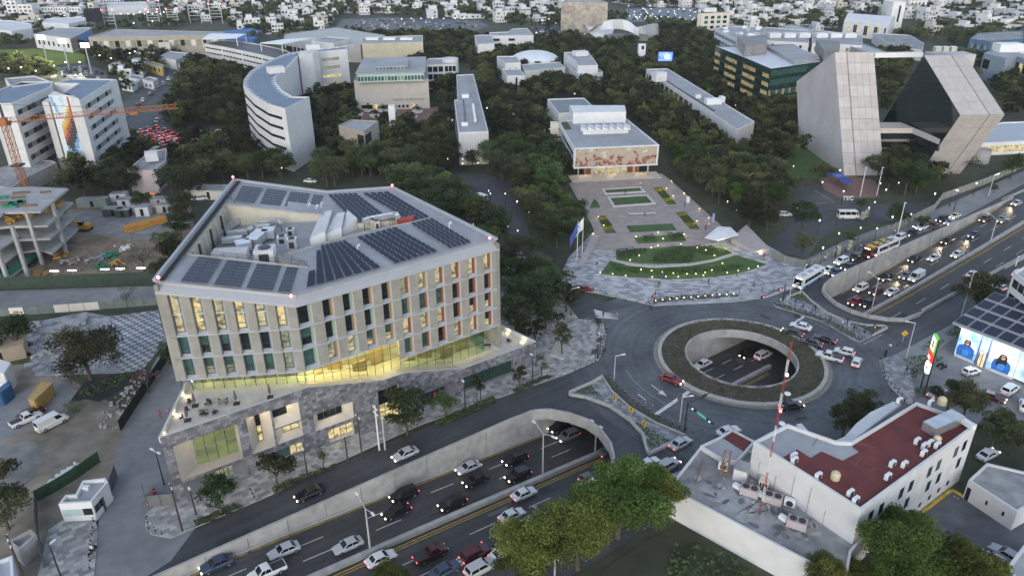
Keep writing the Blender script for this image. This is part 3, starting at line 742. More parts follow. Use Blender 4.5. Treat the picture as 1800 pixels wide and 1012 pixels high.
  # blank corner panels at the left edge
for r in range(3):
 mb=MB(); q=[fp(FL,0,0),fp(FL,1.598,0),fp(FL,1.598,-1.0),fp(FL,0,-1.0)]
 z1=[ZL[r+1]-.03]*4 if r<2 else[topL(0),topL(1.6),topL(1.6),topL(0)]
 mb.prism(q,ZL[r]+.03,z1,0,None,True); put('corner_panel',mb,beige,hall)
 # pier where the facade steps down, with a warm-lit side
mb=MB(); q=[fp(FR,17.2,-.02),fp(FR,18.28,.02),fp(FR,18.28,-1.0),fp(FR,17.9,-1.0)]
mb.prism(q,10.45,14.36,0,None,True); put('step_pier',mb,beige,hall)
# body: upper floors behind the bays, roof shell
def inset(o):return[fp(FL,.6,-1.03-o),tuple((MC+V3((.25,1.55+o)))),fp(FR,38.6,-1.03-o)]
bodyU=inset(0)+[(B2.x-.4,B2.y-.8),(B3.x,B3.y-.8),(B1.x+.8,B1.y-.8)]
mb=MB(); mb.prism(bodyU,14.4,25.9,0,None,True)
put('upper_floors',mb,M('inner_wall',(.3,.29,.27),.9,.1,.5),hall)
q=[fp(FR,18.3,-1.05),fp(FR,38.6,-1.05),(B2.x-1,B2.y-.8),(B3.x,B3.y-1)]
put('upper_floors',MB().prism(q,10.4,14.38,0,None,True),MATS['inner_wall'],hall)
# lobby core behind the glass
core=[fp(FL,1.5,-5.5),fp(FL,18.5,-6.5),fp(FR,3,-7.5),fp(FR,37,-7.0),(B2.x-2,B2.y-1),(B3.x,B3.y-1),(B1.x+1.5,B1.y-1)]
put('lobby_core',MB().prism(core,0,14.38),M('lobby_wall',(.62,.57,.44),.8,.1,.6),hall)
# outer side and back walls (seen from the sides)
for a,b,za,zb in((V3((LC.x,LC.y)),V3((B1.x,B1.y)),LZ,LZ),(RCn,V3((B2.x,B2.y)),ROOFZ,ROOFZ),(V3((B2.x,B2.y)),V3((B3.x,B3.y)),ROOFZ,ROOFZ),(V3((B3.x,B3.y)),V3((B1.x,B1.y)),ROOFZ,LZ)):
 d=(b-a).normalized(); n=V3((-d.y,d.x)); c=V3((-32,128)); n=n if(c-a).dot(n)>0 else-n
 q=[a,b,b+n*.6,a+n*.6]; z0=14.35 if a==V3((LC.x,LC.y)) else 5.5
 wl_=put('side_wall',MB().prism(q,z0,[za-.35,zb-.35,zb-.35,za-.35],0,None,True),beige,hall)
 L_=(b-a).length; k=int(L_/3.6)
 for i in range(k):
  for zz in(15.4,19.3,23.2):
   if rnd.random()<.85:
    p0=a+d*(i*3.6+1.0)-n*.03; p1=p0+d*1.4
    put('window',MB().quad((*p0,zz),(*p1,zz),(*p1,zz+2.3),(*p0,zz+2.3)),win_dark if rnd.random()<.7 else lit_soft,wl_)
    # fascia: lower lip, sloped face, thin coping
def fascia(a,b,za,zb,n):
 mb=MB()
 A_=[V3((a.x,a.y,za))+V3((n.x,n.y,0))*o+V3((0,0,h)) for o,h in((.03,0),(.03,.38),(-1.15,1.15),(-1.15,1.75),(-1.5,1.75),(-1.5,0))]
 B_=[V3((b.x,b.y,zb))+V3((n.x,n.y,0))*o+V3((0,0,h)) for o,h in((.03,0),(.03,.38),(-1.15,1.15),(-1.15,1.75),(-1.5,1.75),(-1.5,0))]
 k=len(A_)
 mb.add(A_+B_,[(i,(i+1)%k,k+(i+1)%k,k+i) for i in range(k)]+[tuple(range(k)),tuple(reversed(range(k,2*k)))])
 return put('fascia',mb,fascia_m,hall)
fascia(LC,MC+V3((.0,.0)),30.12,26.27,FL[2]); fascia(MC,RCn,26.27,26.27,FR[2])
# roof planes with the sunken plant court
r_=P
W0,W7=r_(396,360,31.3),r_(327,448,31.3)
Wb,W6=r_(571,379,ROOFZ),r_(541,471,ROOFZ)
Wc,Wd,We,Wf=r_(620,393,ROOFZ),r_(760,384,ROOFZ),r_(625,413,ROOFZ),r_(487,452,ROOFZ)
L3=V3((LC.x,LC.y,LZ))+V3((-FL[2].x*.9,-FL[2].y*.9,0)); M3=V3((MC.x,MC.y,ROOFZ))+V3((0.2,1.0,0)); R3=V3((RCn.x,RCn.y,ROOFZ))+V3((-FR[2].x*.9,-FR[2].y*.9,0))
mb=MB()
mb.poly([L3,M3,W6,W7]); mb.poly([L3,W7,W0,B1]); mb.poly([B1,W0,Wb,B3])
mb.sheet([(p.x,p.y) for p in(M3,R3,B2,B3,Wb,Wc,Wd,We,Wf,W6)],[],ROOFZ)
rf=put('roof',mb,roof_grey,hall)
# copings along the outer edges
for a,b in((L3,B1),(B1,B3),(B3,B2),(B2,R3)):
 put('coping',MB().bar(a+V3((0,0,.2)),b+V3((0,0,.2)),.5,.5),fascia_m,rf)
mb=MB(); nrm=V3((.97,.1,0)); mb.bar(L3+nrm*1.0+V3((0,0,.04)),B1+nrm*1.0+V3((0,0,.04)),.7,.06); put('gutter',mb,black_m,rf)
# court: floor, walls
FZ=26.9
court=[W0,Wb,Wc,Wd,We,Wf,W6,W7]
put('court_floor',MB().sheet([(p.x,p.y) for p in court],[],FZ),roof_grey,rf)
mb=MB()
for a,b in zip(court,court[1:]+court[:1]):
 mb.quad((a.x,a.y,FZ),(b.x,b.y,FZ),b,a)
put('court_wall',mb,M('court_render',(.55,.5,.4),.85,.1,.5),rf)
for a,b in((W7,W6),(W7,W0),(W0,Wb),(W6,Wf),(Wf,We),(We,Wd)):
 put('upstand',MB().bar(a+V3((0,0,.13)),b+V3((0,0,.13)),.28,.28),concrete,rf)
 # columns and warm light of the louvred court side
for i in range(7):
 p=W0.lerp(W7,.08+i*.14); put('court_column',MB().box((p.x+.5,p.y,(FZ+31)/2),(.35,.35,31-FZ)),dark_m if i%2 else concrete,rf)
 # railing around the court edge
def railing(a,b,h=1.0,m=dark_m,parent=None,name='railing',step=2.0,rails=2):
 mb=MB(); a,b=V3(a),V3(b); n=max(1,int((b-a).length/step))
 for i in range(n+1):
  p=a.lerp(b,i/n); mb.bar(p,p+V3((0,0,h)),.05,.05)
 for k in range(rails):mb.bar(a+V3((0,0,h*(1-k*.5))),b+V3((0,0,h*(1-k*.5))),.05,.05)
 return put(name,mb,m,parent)
railing(W7.lerp(W6,.2)+V3((0,0,.2)),W7.lerp(W6,.98)+V3((0,0,.2)),parent=rf)
railing(W6+V3((0,0,.2)),Wf+V3((0,0,.2)),parent=rf)
railing(B1.lerp(W0,.7),W0.lerp(Wb,.1),parent=rf)
# glass storey above the terrace
lob=put('glass_wall',MB().box((-40,104,14.3),(.1,.1,.1)),win_frame,hall)
def glazing(fr,s0,s1,z0,z1,off,step,m,trans=True,lowf=None):
 n=max(1,round((s1-s0)/step))
 for i in range(n):
  a,b=s0+(s1-s0)*i/n,s0+(s1-s0)*(i+1)/n
  zb=lowf((a+b)/2) if lowf else z0
  put('pane',MB().quad((*fp(fr,a,off),zb),(*fp(fr,b,off),zb),(*fp(fr,b,off),z1),(*fp(fr,a,off),z1)),m,lob)
  mb=MB(); mb.bar((*fp(fr,a,off),zb),(*fp(fr,a,off),z1),.07,.1)
  if trans:
   for zz in[z1-(z1-zb)*k for k in((.5,) if z1-zb<3.5 else(.28,.62))]:
    mb.bar((*fp(fr,a,off),zz),(*fp(fr,b,off),zz),.06,.06)
  put('mullion',mb,win_frame,lob)
glazing(FL,1.7,20.3,11.4,14.35,-1.6,1.75,pane_l)
glazing(FR,.2,17.6,8,14.4,-1.5,1.65,pane,True,lambda s:max(7.9,11.4-.26*s))
glazing(FR,17.9,36.2,4.6,10.45,-1.7,1.75,pane_l)
a,b=V3(fp(FR,36.2,-1.7)),V3(fp(FR,36.2,-7))
put('pane',MB().quad((*a,4.6),(*b,4.6),(*b,10.45),(*a,10.45)),pane_l,lob)
a,b=V3(fp(FL,1.7,-1.6)),V3(fp(FL,1.7,-5.4))
put('pane',MB().quad((*a,11.4),(*b,11.4),(*b,14.35),(*a,14.35)),pane_l,lob)
# interior of the lobby: floors, partitions, ceiling lamps that light it
mb=MB()
for s,o,h in((3,-4.5,2.6),(7,-5.5,3.4),(11,-4.0,2.4),(15,-5,4),(21,-4.5,2.4),(25,-5.2,3),(29,-4.2,2.2),(33,-5,2.8)):
 p=fp(FR,s,o); z=8 if s<18 else 4.6; mb.box((p[0],p[1],z+h/2),(2.6,.3,h),radians(35))
for i in range(9):p=fp(FL,2.5+i*1.9,-4.2); mb.box((p[0],p[1],12.2),(1.2,.6,1.5),0)
put('interior_fitting',mb,M('timber_fitting',(.45,.3,.13),.7,.2,1.5),hall)
put('lobby_floor',MB().poly([(*fp(FR,0,-1.4),7.85),(*fp(FR,18,-1.4),7.85),(*fp(FR,18,-7.6),7.85),(*fp(FR,0,-7.6),7.85)]),terrace_m,hall)
def ceil_lamp(p,z,e,size=(2.2,1.0),rz=0.0,parent=None,col=(1,.78,.36)):
 o=put('ceiling_lamp',MB().box((p[0],p[1],z),(size[0],size[1],.06),rz),warm_lamp,parent)
 l=bpy.data.lights.new('lamp','AREA'); l.energy=e; l.size=size[0]; l.shape='RECTANGLE'; l.size_y=size[1]; l.color=col
 lo=bpy.data.objects.new('lamp',l); COL.objects.link(lo); lo.location=(p[0],p[1],z-.1); lo.rotation_euler=(0,0,rz)
for s in(2,6,10,14,17):ceil_lamp(fp(FR,s,-3.6),14.25,48,parent=hall,rz=radians(35))
for s in(21,26,31,35):ceil_lamp(fp(FR,s,-4.0),10.3,22,parent=hall,rz=radians(35))
for s in(4,9,14,18.5):ceil_lamp(fp(FL,s,-3.6),14.25,15,parent=hall)
# the stone podium
PA,PB=V3((-52.34,88.93)),V3((4.7,128.25))
FP=frame_of(PA,PB)
pod=thing('stone_podium','grey stone podium with deep lit recesses and a roof terrace','podium',(PA.x,PA.y,0))
prof=[(0,12.4),(22.7,12.5),(36,8.95),(40,8.93),(52.3,5.4),(69.3,5.5)]
def ptop(s):
 for(a,za),(b,zb) in zip(prof,prof[1:]):
  if a<=s<=b:return za+(zb-za)*(s-a)/(b-a)
 return prof[-1][1]
RECT=[(1.4,10.9,3.6,10.2),(1.4,11.2,-.3,3.1),(12.4,16.2,3.65,10.7),(16.5,20.9,6.95,10.5),(16.5,20.9,3.75,6.65),(16.2,20.6,0,2.6),(23.0,30.0,3.6,6.9),(25.1,29.7,.05,2.85),(34.8,38.9,.05,7.1),(43.2,48.4,.3,3.1),(52.2,63.7,.25,3.4)]
outer=[(0,-.3),(69.3,-.3)]+[(s,z) for s,z in reversed(prof)]
mbs=MB(); mbs.sheet(outer,[[(a,c),(b,c),(b,d),(a,d)] for a,b,c,d in RECT])
mb=MB(); mb.v=[(*fp(FP,s,0),z) for s,z,_ in mbs.v]; mb.f=list(mbs.f); mb.m=list(mbs.m)
put('stone_cladding',mb,stone,pod)
def wall3(s,z,o):p=fp(FP,s,o); return V3((p[0],p[1],z))
def backpt(s,z,d):  # what is seen at (s, z) of the front plane, pushed back to depth d
 q=wall3(s,z,0)-V3((0,0,CAM_H)); n=V3((-FP[2].x,-FP[2].y,0)); k=d/q.dot(n)
 r=wall3(s,z,0)+q*k
 v=V3((r.x,r.y))-PA
 return v.dot(FP[1]),r.z
def recess(R,d,vis,glass,m,lamp=0,panes=1,rows=1,single=True):
 a,b,c,e=R; root=None
 s0,s1,z0,z1=vis
 q0=backpt(s0,z0,d); q1=backpt(s1,z1,d)
 b0,b1,c0,c1=max(a,q0[0]),min(b,q1[0]),max(c,q0[1]),min(e,q1[1]+1.2)
 if s1>=b-.45:b1=b
 if s0<=a+.3:b0=a
 mb=MB()
 Fq=[wall3(a,c,0),wall3(b,c,0),wall3(b,e,0),wall3(a,e,0)]
 Bq=[wall3(b0,c0,-d),wall3(b1,c0,-d),wall3(b1,c1,-d),wall3(b0,c1,-d)]
 for i in range(4):mb.quad(Fq[i],Fq[(i+1)%4],Bq[(i+1)%4],Bq[i])
 rc=put('recess',mb,m,pod)
 for i in range(panes):
  for j in range(rows):
   u0,u1=b0+(b1-b0)*i/panes,b0+(b1-b0)*(i+1)/panes
   v0,v1=c0+(c1-c0)*j/rows,c0+(c1-c0)*(j+1)/rows
   g=glass(i,j) if callable(glass) else glass
   put('pane',MB().quad(wall3(u0,v0,-d+.01),wall3(u1,v0,-d+.01),wall3(u1,v1,-d+.01),wall3(u0,v1,-d+.01)),g,rc)
   mb=MB(); mb.bar(wall3(u0,v0,-d+.06),wall3(u0,v1,-d+.06),.1,.08); mb.bar(wall3(u0,v0,-d+.06),wall3(u1,v0,-d+.06),.08,.1); mb.bar(wall3(u1,v0,-d+.06),wall3(u1,v1,-d+.06),.08,.08); put('mullion',mb,steel if panes>3 else win_frame,rc)
 if lamp:
  p=wall3((a+b)/2,e-.25,-.6)
  put('soffit_lamp',MB().box((p.x,p.y,e-.12),(.5,.2,.08),HA),warm_lamp,rc)
  glow(lamp,(1,.8,.5),(p.x,p.y,p.z),.3)
green_dim=lit_glass('dim_green_room',(.62,.72,.2),.055,.3,.5)
recess(RECT[0],2.4,(4.2,10.6,5.3,10.1),green_dim,recess_m,45,4,2)
recess(RECT[1],1.8,(6.3,8.9,1.1,2.5),lit_soft,podium_dark,0,4)
recess(RECT[2],2.0,(13.7,14.45,5.75,10.5),lambda i,j:(lit_amber,lit_amber,win_dark,win_dark)[j],recess_m,25,1,4)
recess(RECT[3],1.3,(16.5,18.8,9.2,10.4),win_dark,recess_m,25,2)
recess(RECT[4],1.2,(17.7,20.4,5.75,6.7),lit_amber,recess_m,12,2)
recess(RECT[5],.5,(16.2,20.6,.9,2.5),lambda i,j:(win_teal,win_teal,lit_amber,lit_amber)[i],podium_dark,0,4)
recess(RECT[6],1.3,(23.6,28.0,5.5,6.85),win_dark,recess_m,25,4)
recess(RECT[7],.6,(25.2,29.6,.9,2.8),lit_amber,recess_m,10,4)
recess(RECT[8],.8,(34.9,38.9,.9,7.0),lambda i,j:(lit_amber,lit_amber,win_dark,win_dark)[j],recess_m,12,3,4)
recess(RECT[9],.7,(43.3,48.3,.9,3.0),win_dark,podium_dark,0,5)
recess(RECT[10],.5,(52.3,63.6,.7,3.3),M('strip_glass',(.02,.05,.04),.12,.3,.5),podium_dark,0,7)
# left side wall, right side wall, terrace floors, parapets
PLb=P(325,672,12.4); PRb=P(880,570,5.4)
put('stone_cladding',MB().quad((PLb.x,PLb.y,-.3),(PA.x,PA.y,-.3),(PA.x,PA.y,12.4),PLb),stone,pod)
put('stone_cladding',MB().quad((PB.x,PB.y,-.3),(PRb.x,PRb.y,-.3),(PRb.x,PRb.y,5.5),(PB.x,PB.y,5.5)),stone,pod)
mb=MB(); iw=lambda s,o:fp(FP,s,-o)
mb.poly([(*iw(.2,.2),11.4),(*iw(22.7,.2),11.4),(*iw(22.7,9),11.4),(PLb.x+4,PLb.y+8,11.4),(PLb.x+.2,PLb.y,11.4)])
for a,b in((22.7,36),(36,40),(40,52.3)):
 mb.quad((*iw(a,.2),ptop(a)-1),(*iw(b,.2),ptop(b)-1),(*iw(b,9),ptop(b)-1),(*iw(a,9),ptop(a)-1))
mb.poly([(*iw(52.3,.2),4.5),(*iw(69.1,.2),4.5),(PRb.x,PRb.y,4.5),(*iw(52.3,16),4.5)])
put('terrace_floor',mb,terrace_m,pod)
mb=MB()
ed=[wall3(s,z,-.18) for s,z in prof]
pts=[PLb+V3((.17,0,0))]+ed+[PRb+V3((-.1,-.1,.1))]
for a,b in zip(pts,pts[1:]):mb.bar(a+V3((0,0,-.5)),b+V3((0,0,-.5)),.34,1.06)
put('terrace_parapet',mb,M('pale_coping',(.52,.52,.5),.8,.1,1),pod)
# sloped steps with handrails in the middle of the terrace
for s0,s1 in((23,35),(40.5,52)):
 mb=MB()
 for k in range(6):
  o=1.4+k*.55
  mb.bar(wall3(s0,ptop(s0)-.9+.5,-o),wall3(s1,ptop(s1)-.9+.3,-o),.06,.06)
 put('handrail',mb,M('rail_metal',(.5,.46,.36),.4,.05,1),pod)
 # little wall lamps that wash the terrace floors
lampspots=[V3((PA.x,PA.y,11.8)).lerp(V3((PLb.x,PLb.y,11.8)),f)+V3((.45,.1,0)) for f in(.1,.45,.8)]+[V3((PB.x,PB.y,5.0)).lerp(V3((PRb.x,PRb.y,5.0)),f)+V3((-.5,-.2,0)) for f in(.25,.7)]
for p in lampspots:
 put('wall_lamp',MB().box(p,(.18,.18,.14)),warm_lamp,pod)
 glow(9,(1,.8,.5),p+V3((.2 if p.z>8 else-.2,.1,.15)),.15)
 # letter-like plate left blank, red sign panel in the dark window
mb=MB(); a=wall3(46.2,1.6,-.6); mb.box(a,(.4,.06,1.0),HA); put('red_panel',mb,M('red_panel',(.5,.05,.03),.6,0),pod)
block([(PA.x,PA.y),(PB.x,PB.y),(B2.x,B2.y),(B1.x,B1.y)],3)
# solar arrays
solar=M('solar_cell',(.018,.024,.045),.38,.1,2,spec=.25)
sol_back=M('solar_frame',(.3,.31,.33),.5,0)
def array(lab,px,zq,nu,nv,tilt=0.0,gap=.1,skip=()):
 A_,B_,C_,D_=[P(x,y,z) for(x,y),z in zip(px,zq)]  # A far-left, B far-right, C near-right, D near-left
 c=(A_+B_+C_+D_)/4
 root=thing('solar_array',lab,'solar panels',c,'solar arrays on the office roof')
 mbr=MB()
 for i in range(nu):
  for j in range(nv):
   if(i,j) in skip:continue
   g=gap/2
   def bl(u,v):return A_.lerp(B_,u).lerp(D_.lerp(C_,u),v)
   q=[bl((i+g)/nu,(j+g)/nv),bl((i+1-g)/nu,(j+g)/nv),bl((i+1-g)/nu,(j+1-g)/nv),bl((i+g)/nu,(j+1-g)/nv)]
   hh=[.3+tilt,.3+tilt,.3,.3] if tilt>=0 else[.3,.3-tilt,.3-tilt,.3]
   q=[p+V3((0,0,h)) for p,h in zip(q,hh)]
   mb=MB(); mb.quad(q[3],q[2],q[1],q[0]); lo_=[p-V3((0,0,.06)) for p in q]
   for k in range(4):mb.quad(lo_[(k+1)%4],lo_[k],q[k],q[(k+1)%4],1)
   put('solar_panel',mb,[solar,sol_back],root)
   mbr.bar(q[0]-V3((0,0,.35)),q[0]-V3((0,0,.05)),.05,.05)
 put('support_rail',mbr,steel,root)
K5=lambda pts:crop(pts,260,310,4.2156)
def on_plane(x,y,a,b,c):
 n=(b-a).cross(c-a); d=ray(x,y); t=(a-V3((0,0,CAM_H))).dot(n)/d.dot(n)
 return(V3((0,0,CAM_H))+d*t).z
for i,(q,nu) in enumerate((([(375,605),(550,625),(440,808),(243,788)],2),([(590,630),(770,650),(688,835),(488,815)],2),([(810,657),(993,675),(925,860),(727,840)],2),([(1030,682),(1117,690),(1058,870),(962,865)],1))):
 pts=K5(q); array(['leftmost solar array of the front roof wing','second solar array from the left on the front roof wing','third solar array from the left on the front roof wing','narrow solar array at the right end of the front roof wing'][i],pts,[on_plane(x,y,L3,M3,W7) for x,y in pts],nu,8,0,.05)
for i,(q,nu) in enumerate((([(700,78),(858,97),(790,210),(640,190)],2),([(882,98),(1033,117),(985,232),(828,213)],2),([(1058,120),(1205,138),(1165,250),(1010,232)],2),([(1228,143),(1305,152),(1255,262),(1190,250)],1))):
 pts=K5(q); array(['leftmost solar array of the back roof wing','second solar array from the left on the back roof wing','third solar array from the left on the back roof wing','narrow solar array at the right end of the back roof wing'][i],pts,[on_plane(x,y,B1,B3,W0) for x,y in pts],nu,6,0,.05)
K6=lambda pts:crop(pts,520,320,4.216)
Z4=[ROOFZ]*4
array('tilted solar field nearest the folded corner of the front roof',K6([(120,500),(370,447),(640,645),(75,800)]),Z4,8,8,.25,.2,{(0,0),(0,1),(0,2),(1,0),(0,4),(0,3)})
array('large tilted solar field in the middle of the front roof',K6([(450,425),(745,348),(1058,525),(735,620)]),Z4,7,9,.25,.2)
array('tilted solar field at the right corner of the roof',K6([(850,320),(1012,282),(1308,460),(1138,505)]),Z4,5,8,.25,.2)
array('tilted solar field behind the roof air units',K6([(235,105),(450,97),(655,250),(440,320)]),Z4,6,8,.25,.2)
array('tilted solar field along the far right roof edge',K6([(490,97),(690,85),(995,270),(860,305)]),Z4,4,11,.25,.2)
# rooftop plant of the office building
duct_m=M('duct_metal',(.6,.62,.63),.3,.1,.8,metal=.6)
def rp(x,y,z=FZ):return P(x,y,z)
def duct(px,w_,h_,lab,z=FZ+.9,zoff=0.0):
 r=thing('air_duct',lab,'duct',rp(*px[0],FZ),'air ducts in the roof court')
 mb=MB(); pts=[rp(x,y,z) for x,y in px]
 for a,b in zip(pts,pts[1:]):mb.bar(a,b,w_,h_)
 put('duct_run',mb,duct_m,r)
 mb=MB()
 for a,b in zip(pts,pts[1:]):
  n=max(1,int((b-a).length/1.5))
  for i in range(n+1):
   p=a.lerp(b,i/n); d=(b-a).normalized(); mb.bar(p-d*.05,p+d*.05,w_+.12,h_+.12)
 put('duct_flange',mb,steel,r)
 mb=MB()
 for p in pts:mb.bar((p.x,p.y,FZ-.1),(p.x,p.y,p.z),.15,.15)
 put('duct_leg',mb,dark_m,r)
 return r
duct(K5([(455,500),(545,395),(655,330)]),1.6,1.1,'bent silver duct along the left side of the roof court')
duct(K5([(570,300),(720,290)]),1.4,.9,'short silver duct at the back of the roof court')
duct(K5([(590,420),(740,410),(780,380),(905,372)]),1.2,.8,'ribbed silver duct in the middle of the roof court')
duct(K5([(550,475),(700,460)]),1.5,.9,'flat silver duct in front of the ribbed one')
duct(K5([(650,520),(760,500),(850,420),(940,415)]),2.4,1.6,'big curved silver duct in the roof court',FZ+1.3)
duct(K5([(820,340),(960,325),(985,355)]),.6,.6,'thin silver duct at the far end of the court',FZ+1.4)
duct(crop([(505,290),(545,275),(740,240),(755,265)],520,320,4.216),.9,.9,'long round silver duct beside the tan air units',ROOFZ+.8)
def unit(lab,x,y,sz,rz,m=white_m,z=FZ,grille=True,cat='air unit',group='air units on the office roof'):
 p=rp(x,y,z); r=thing('air_unit',lab,cat,p,group)
 put('casing',MB().box((p.x,p.y,z+sz[2]/2),sz,rz),m,r)
 if grille:
  d=V3((sin(rz),-cos(rz),0)); q=p+d*(sz[1]/2+.02); mb=MB()
  mb.box((q.x,q.y,z+sz[2]*.5),(sz[0]*.5,.05,sz[2]*.55),rz); put('grille',mb,dark_m,r)
  put('fan',MB().lathe((p.x,p.y,z+sz[2]),[(min(sz[0],sz[1])*.36,0),(min(sz[0],sz[1])*.36,.18),(.1,.2)],10),dark_m,r)
 return r
a=radians(7)
unit('white plant cabin standing in front of the big curved duct',260+880/4.2156,310+640/4.2156,(3.4,3.0,2.9),a,white_w)
unit('low white plant cabin at the front of the roof court',260+620/4.2156,310+610/4.2156,(6.0,2.6,1.7),a,white_w,grille=False)
unit('grey fan section right of the big duct',260+1000/4.2156,310+500/4.2156,(1.8,1.6,1.6),a,duct_m)
unit('grey fan section at the far right of the court plant',260+1075/4.2156,310+540/4.2156,(1.8,1.6,2.2),a,duct_m)
unit('small grey box behind the fan sections',260+1060/4.2156,310+440/4.2156,(1.5,1.3,1.5),a,duct_m)
tan=M('tan_casing',(.52,.48,.4),.7,.05,1)
for k in range(3):unit(['left','middle','right'][k]+' of three tan air units on the upper roof',520+(548+26*k)/4.216,320+(335+10*k)/4.216,(1.0,1.1,1.9),radians(30),tan,ROOFZ-1)
r=thing('red_crate','dark red covered equipment beside the round duct on the roof','equipment',rp(520+815/4.216,320+295/4.216,ROOFZ))
p=r.location.copy(); put('cover',MB().prism([(p.x-1.5,p.y-.6),(p.x+1.6,p.y),(p.x+1.5,p.y+1.0),(p.x-1.3,p.y+.5)],ROOFZ-.5,[ROOFZ+.5,ROOFZ+1.2,ROOFZ+1.1,ROOFZ+.6]),M('dark_red',(.28,.03,.02),.6,.1,2),r)
mb=MB()
for k in range(4):mb.bar(p+V3((-3.2+k*.5,.2,-.9)),p+V3((-3.2+k*.5,.2,.9)),.08,.08)
put('stand',mb,dark_m,r)
# folded white skylights
for k,(q) in enumerate(([(110,470),(225,455),(275,265),(190,255)],[(228,440),(345,420),(372,280),(290,265)],[(350,400),(462,350),(385,262),(372,280)])):
 pts=crop(q,520,320,4.216); b=[rp(x,y,FZ-.1) for x,y in pts]
 r=thing('skylight',['leftmost','middle','rightmost'][k]+' of the three folded white roof skylights','skylight',sum(b,V3())/4,'folded skylights on the office roof')
 put('hood',MB().prism([(p.x,p.y) for p in b],FZ-.1,[FZ+1.3,FZ+2.3,FZ+1.6,FZ+.9]),white_w,r)
 # dark folded scissor frames at the back of the court
for k in range(3):
 c=rp(260+(890+85*k)/4.2156,310+(285-2*k)/4.2156,FZ)
 r=thing('scissor_lift',['left','middle','right'][k]+' black folded scissor frame on the court floor','scissor frame',c,'folded frames in the roof court'); mb=MB()
 for j in range(4):
  x=c.x-1.5+j*.9; mb.bar((x,c.y,FZ),(x+1.1,c.y+.3,FZ+1.2),.12,.12); mb.bar((x+1.1,c.y,FZ),(x,c.y+.3,FZ+1.2),.12,.12)
 put('bars',mb,dark_m,r)
 # red aviation lights at the corners
def avlight(x,y,z,lab,h=.9):
 p=P(x,y,z); r=thing('warning_light',lab,'warning light',p,'red warning lights on the office roof')
 put('stem',MB().tube([p,p+V3((0,0,h))],.06),pole_grey,r)
 put('lens',MB().lathe(p+V3((0,0,h)),[(.24,0),(.3,.2),(.2,.42),(.02,.5)],8),red_lamp,r)
 glow(1.6,(1,.06,.04),p+V3((0,0,h+.7)),.2)
avlight(411,320,LZ,'red warning light on the far left roof corner')
avlight(281,499,LZ,'red warning light on the near left roof corner')
avlight(690,334,ROOFZ,'red warning light on the far right roof corner')
avlight(513,527,ROOFZ,'double red warning light above the folded corner',.5)
avlight(861,428,ROOFZ,'red warning light with a hook lamp at the right roof corner')
for k,(x,y) in enumerate(((629,441),(790,401),(543,368),(557,370),(565,366))):
 p=P(x,y,ROOFZ); r=thing('roof_vent','white gooseneck vent pipe %s'%('between the front solar fields','at the right solar field','on the back wing, left','on the back wing, middle','on the back wing, right')[k],'vent pipe',p,'gooseneck vents on the office roof')
 put('pipe',MB().tube([p,p+V3((0,0,1)),p+V3((.15,0,1.25)),p+V3((.4,0,1.2)),p+V3((.45,0,.95))],.12,6),white_p,r)
 # terrace furniture
wood_t=M('table_top',(.3,.25,.19),.7,.1,2)
def terr_table(x,y,z,lab,top=wood_t):
 p=P(x,y,z); r=thing('terrace_table',lab,'table',p,'tables on the roof terraces')
 put('table_top',MB().box((p.x,p.y,z+.74),(1.5,.8,.05),.1),top,r)
 for sx,sy in((-.6,-.3),(.6,-.3),(.6,.3),(-.6,.3)):
  put('leg',MB().box((p.x+sx,p.y+sy,z+.36),(.06,.06,.72)),dark_m,r)
def terr_chair(x,y,z,rz,lab):
 p=P(x,y,z); r=thing('terrace_chair',lab,'chair',p,'chairs on the roof terraces'); c,s=cos(rz),sin(rz)
 put('seat',MB().box((p.x,p.y,z+.45),(.5,.5,.05),rz),dark_m,r)
 put('backrest',MB().box((p.x-s*.24,p.y+c*.24,z+.72),(.5,.05,.5),rz),dark_m,r)
 for i in range(4):
  a=rz+pi/4+i*pi/2; put('leg',MB().box((p.x+cos(a)*.28,p.y+sin(a)*.28,z+.22),(.05,.05,.44)),dark_m,r)
def parasol(x,y,z,lab,h=2.6):
 p=P(x,y,z); r=thing('folded_parasol',lab,'parasol',p,'folded parasols on the roof terraces')
 put('base',MB().box((p.x,p.y,z+.06),(1.0,1.0,.12),.3),dark_m,r)
 put('pole',MB().tube([(p.x,p.y,z+.1),(p.x,p.y,z+h)],.05),dark_m,r)
 put('canopy',MB().lathe((p.x,p.y,z),[(.12,.8),(.27,1.0),(.22,1.6),(.15,2.2),(.05,h)],8),M('folded_cloth',(.09,.09,.095),.9,.15,3),r)
KT=lambda x,y:(260+x/3.894,640+y/3.894)
for k,(x,y,l) in enumerate(((325,285,'behind the left tables'),(607,270,'beside the middle table'),(272,385,'nearest the terrace corner'),(838,225,'alone at the right of the left terrace'))):parasol(*KT(x,y),11.4,'folded dark parasol '+l)
for x,y,l in((515,275,'far'),(383,340,'near')):terr_table(*KT(x,y),11.4,'wooden terrace table, the %s one of two'%l)
for k,(x,y) in enumerate(((282,275),(300,268),(415,262),(400,285),(430,280),(470,335),(455,345),(232,380),(275,325),(500,262),(535,262),(370,355),(400,352))):terr_chair(*KT(x,y),11.4,k*1.7,'dark chair on the left roof terrace, '+('beside the far table','by the near parasol','between the tables')[k%3])
KR=lambda x,y:(500+x/4.0475,430+y/4.0475)
parasol(*KR(1523,695),4.5,'folded dark parasol on the right roof terrace')
for k,(x,y) in enumerate(((1465,660),(1440,735))):terr_table(*KR(x,y),4.5,('greenish table near the parasol of the right terrace','dark low table at the glass of the right terrace')[k],dark_m if k else wood_t)
for k,(x,y) in enumerate(((1590,700),(1605,695),(1437,625),(1450,655),(1480,668))):terr_chair(*KR(x,y),4.5,k*1.3,'dark chair on the right roof terrace, '+('near the outer parapet','near the green table')[0 if k<2 else 1])
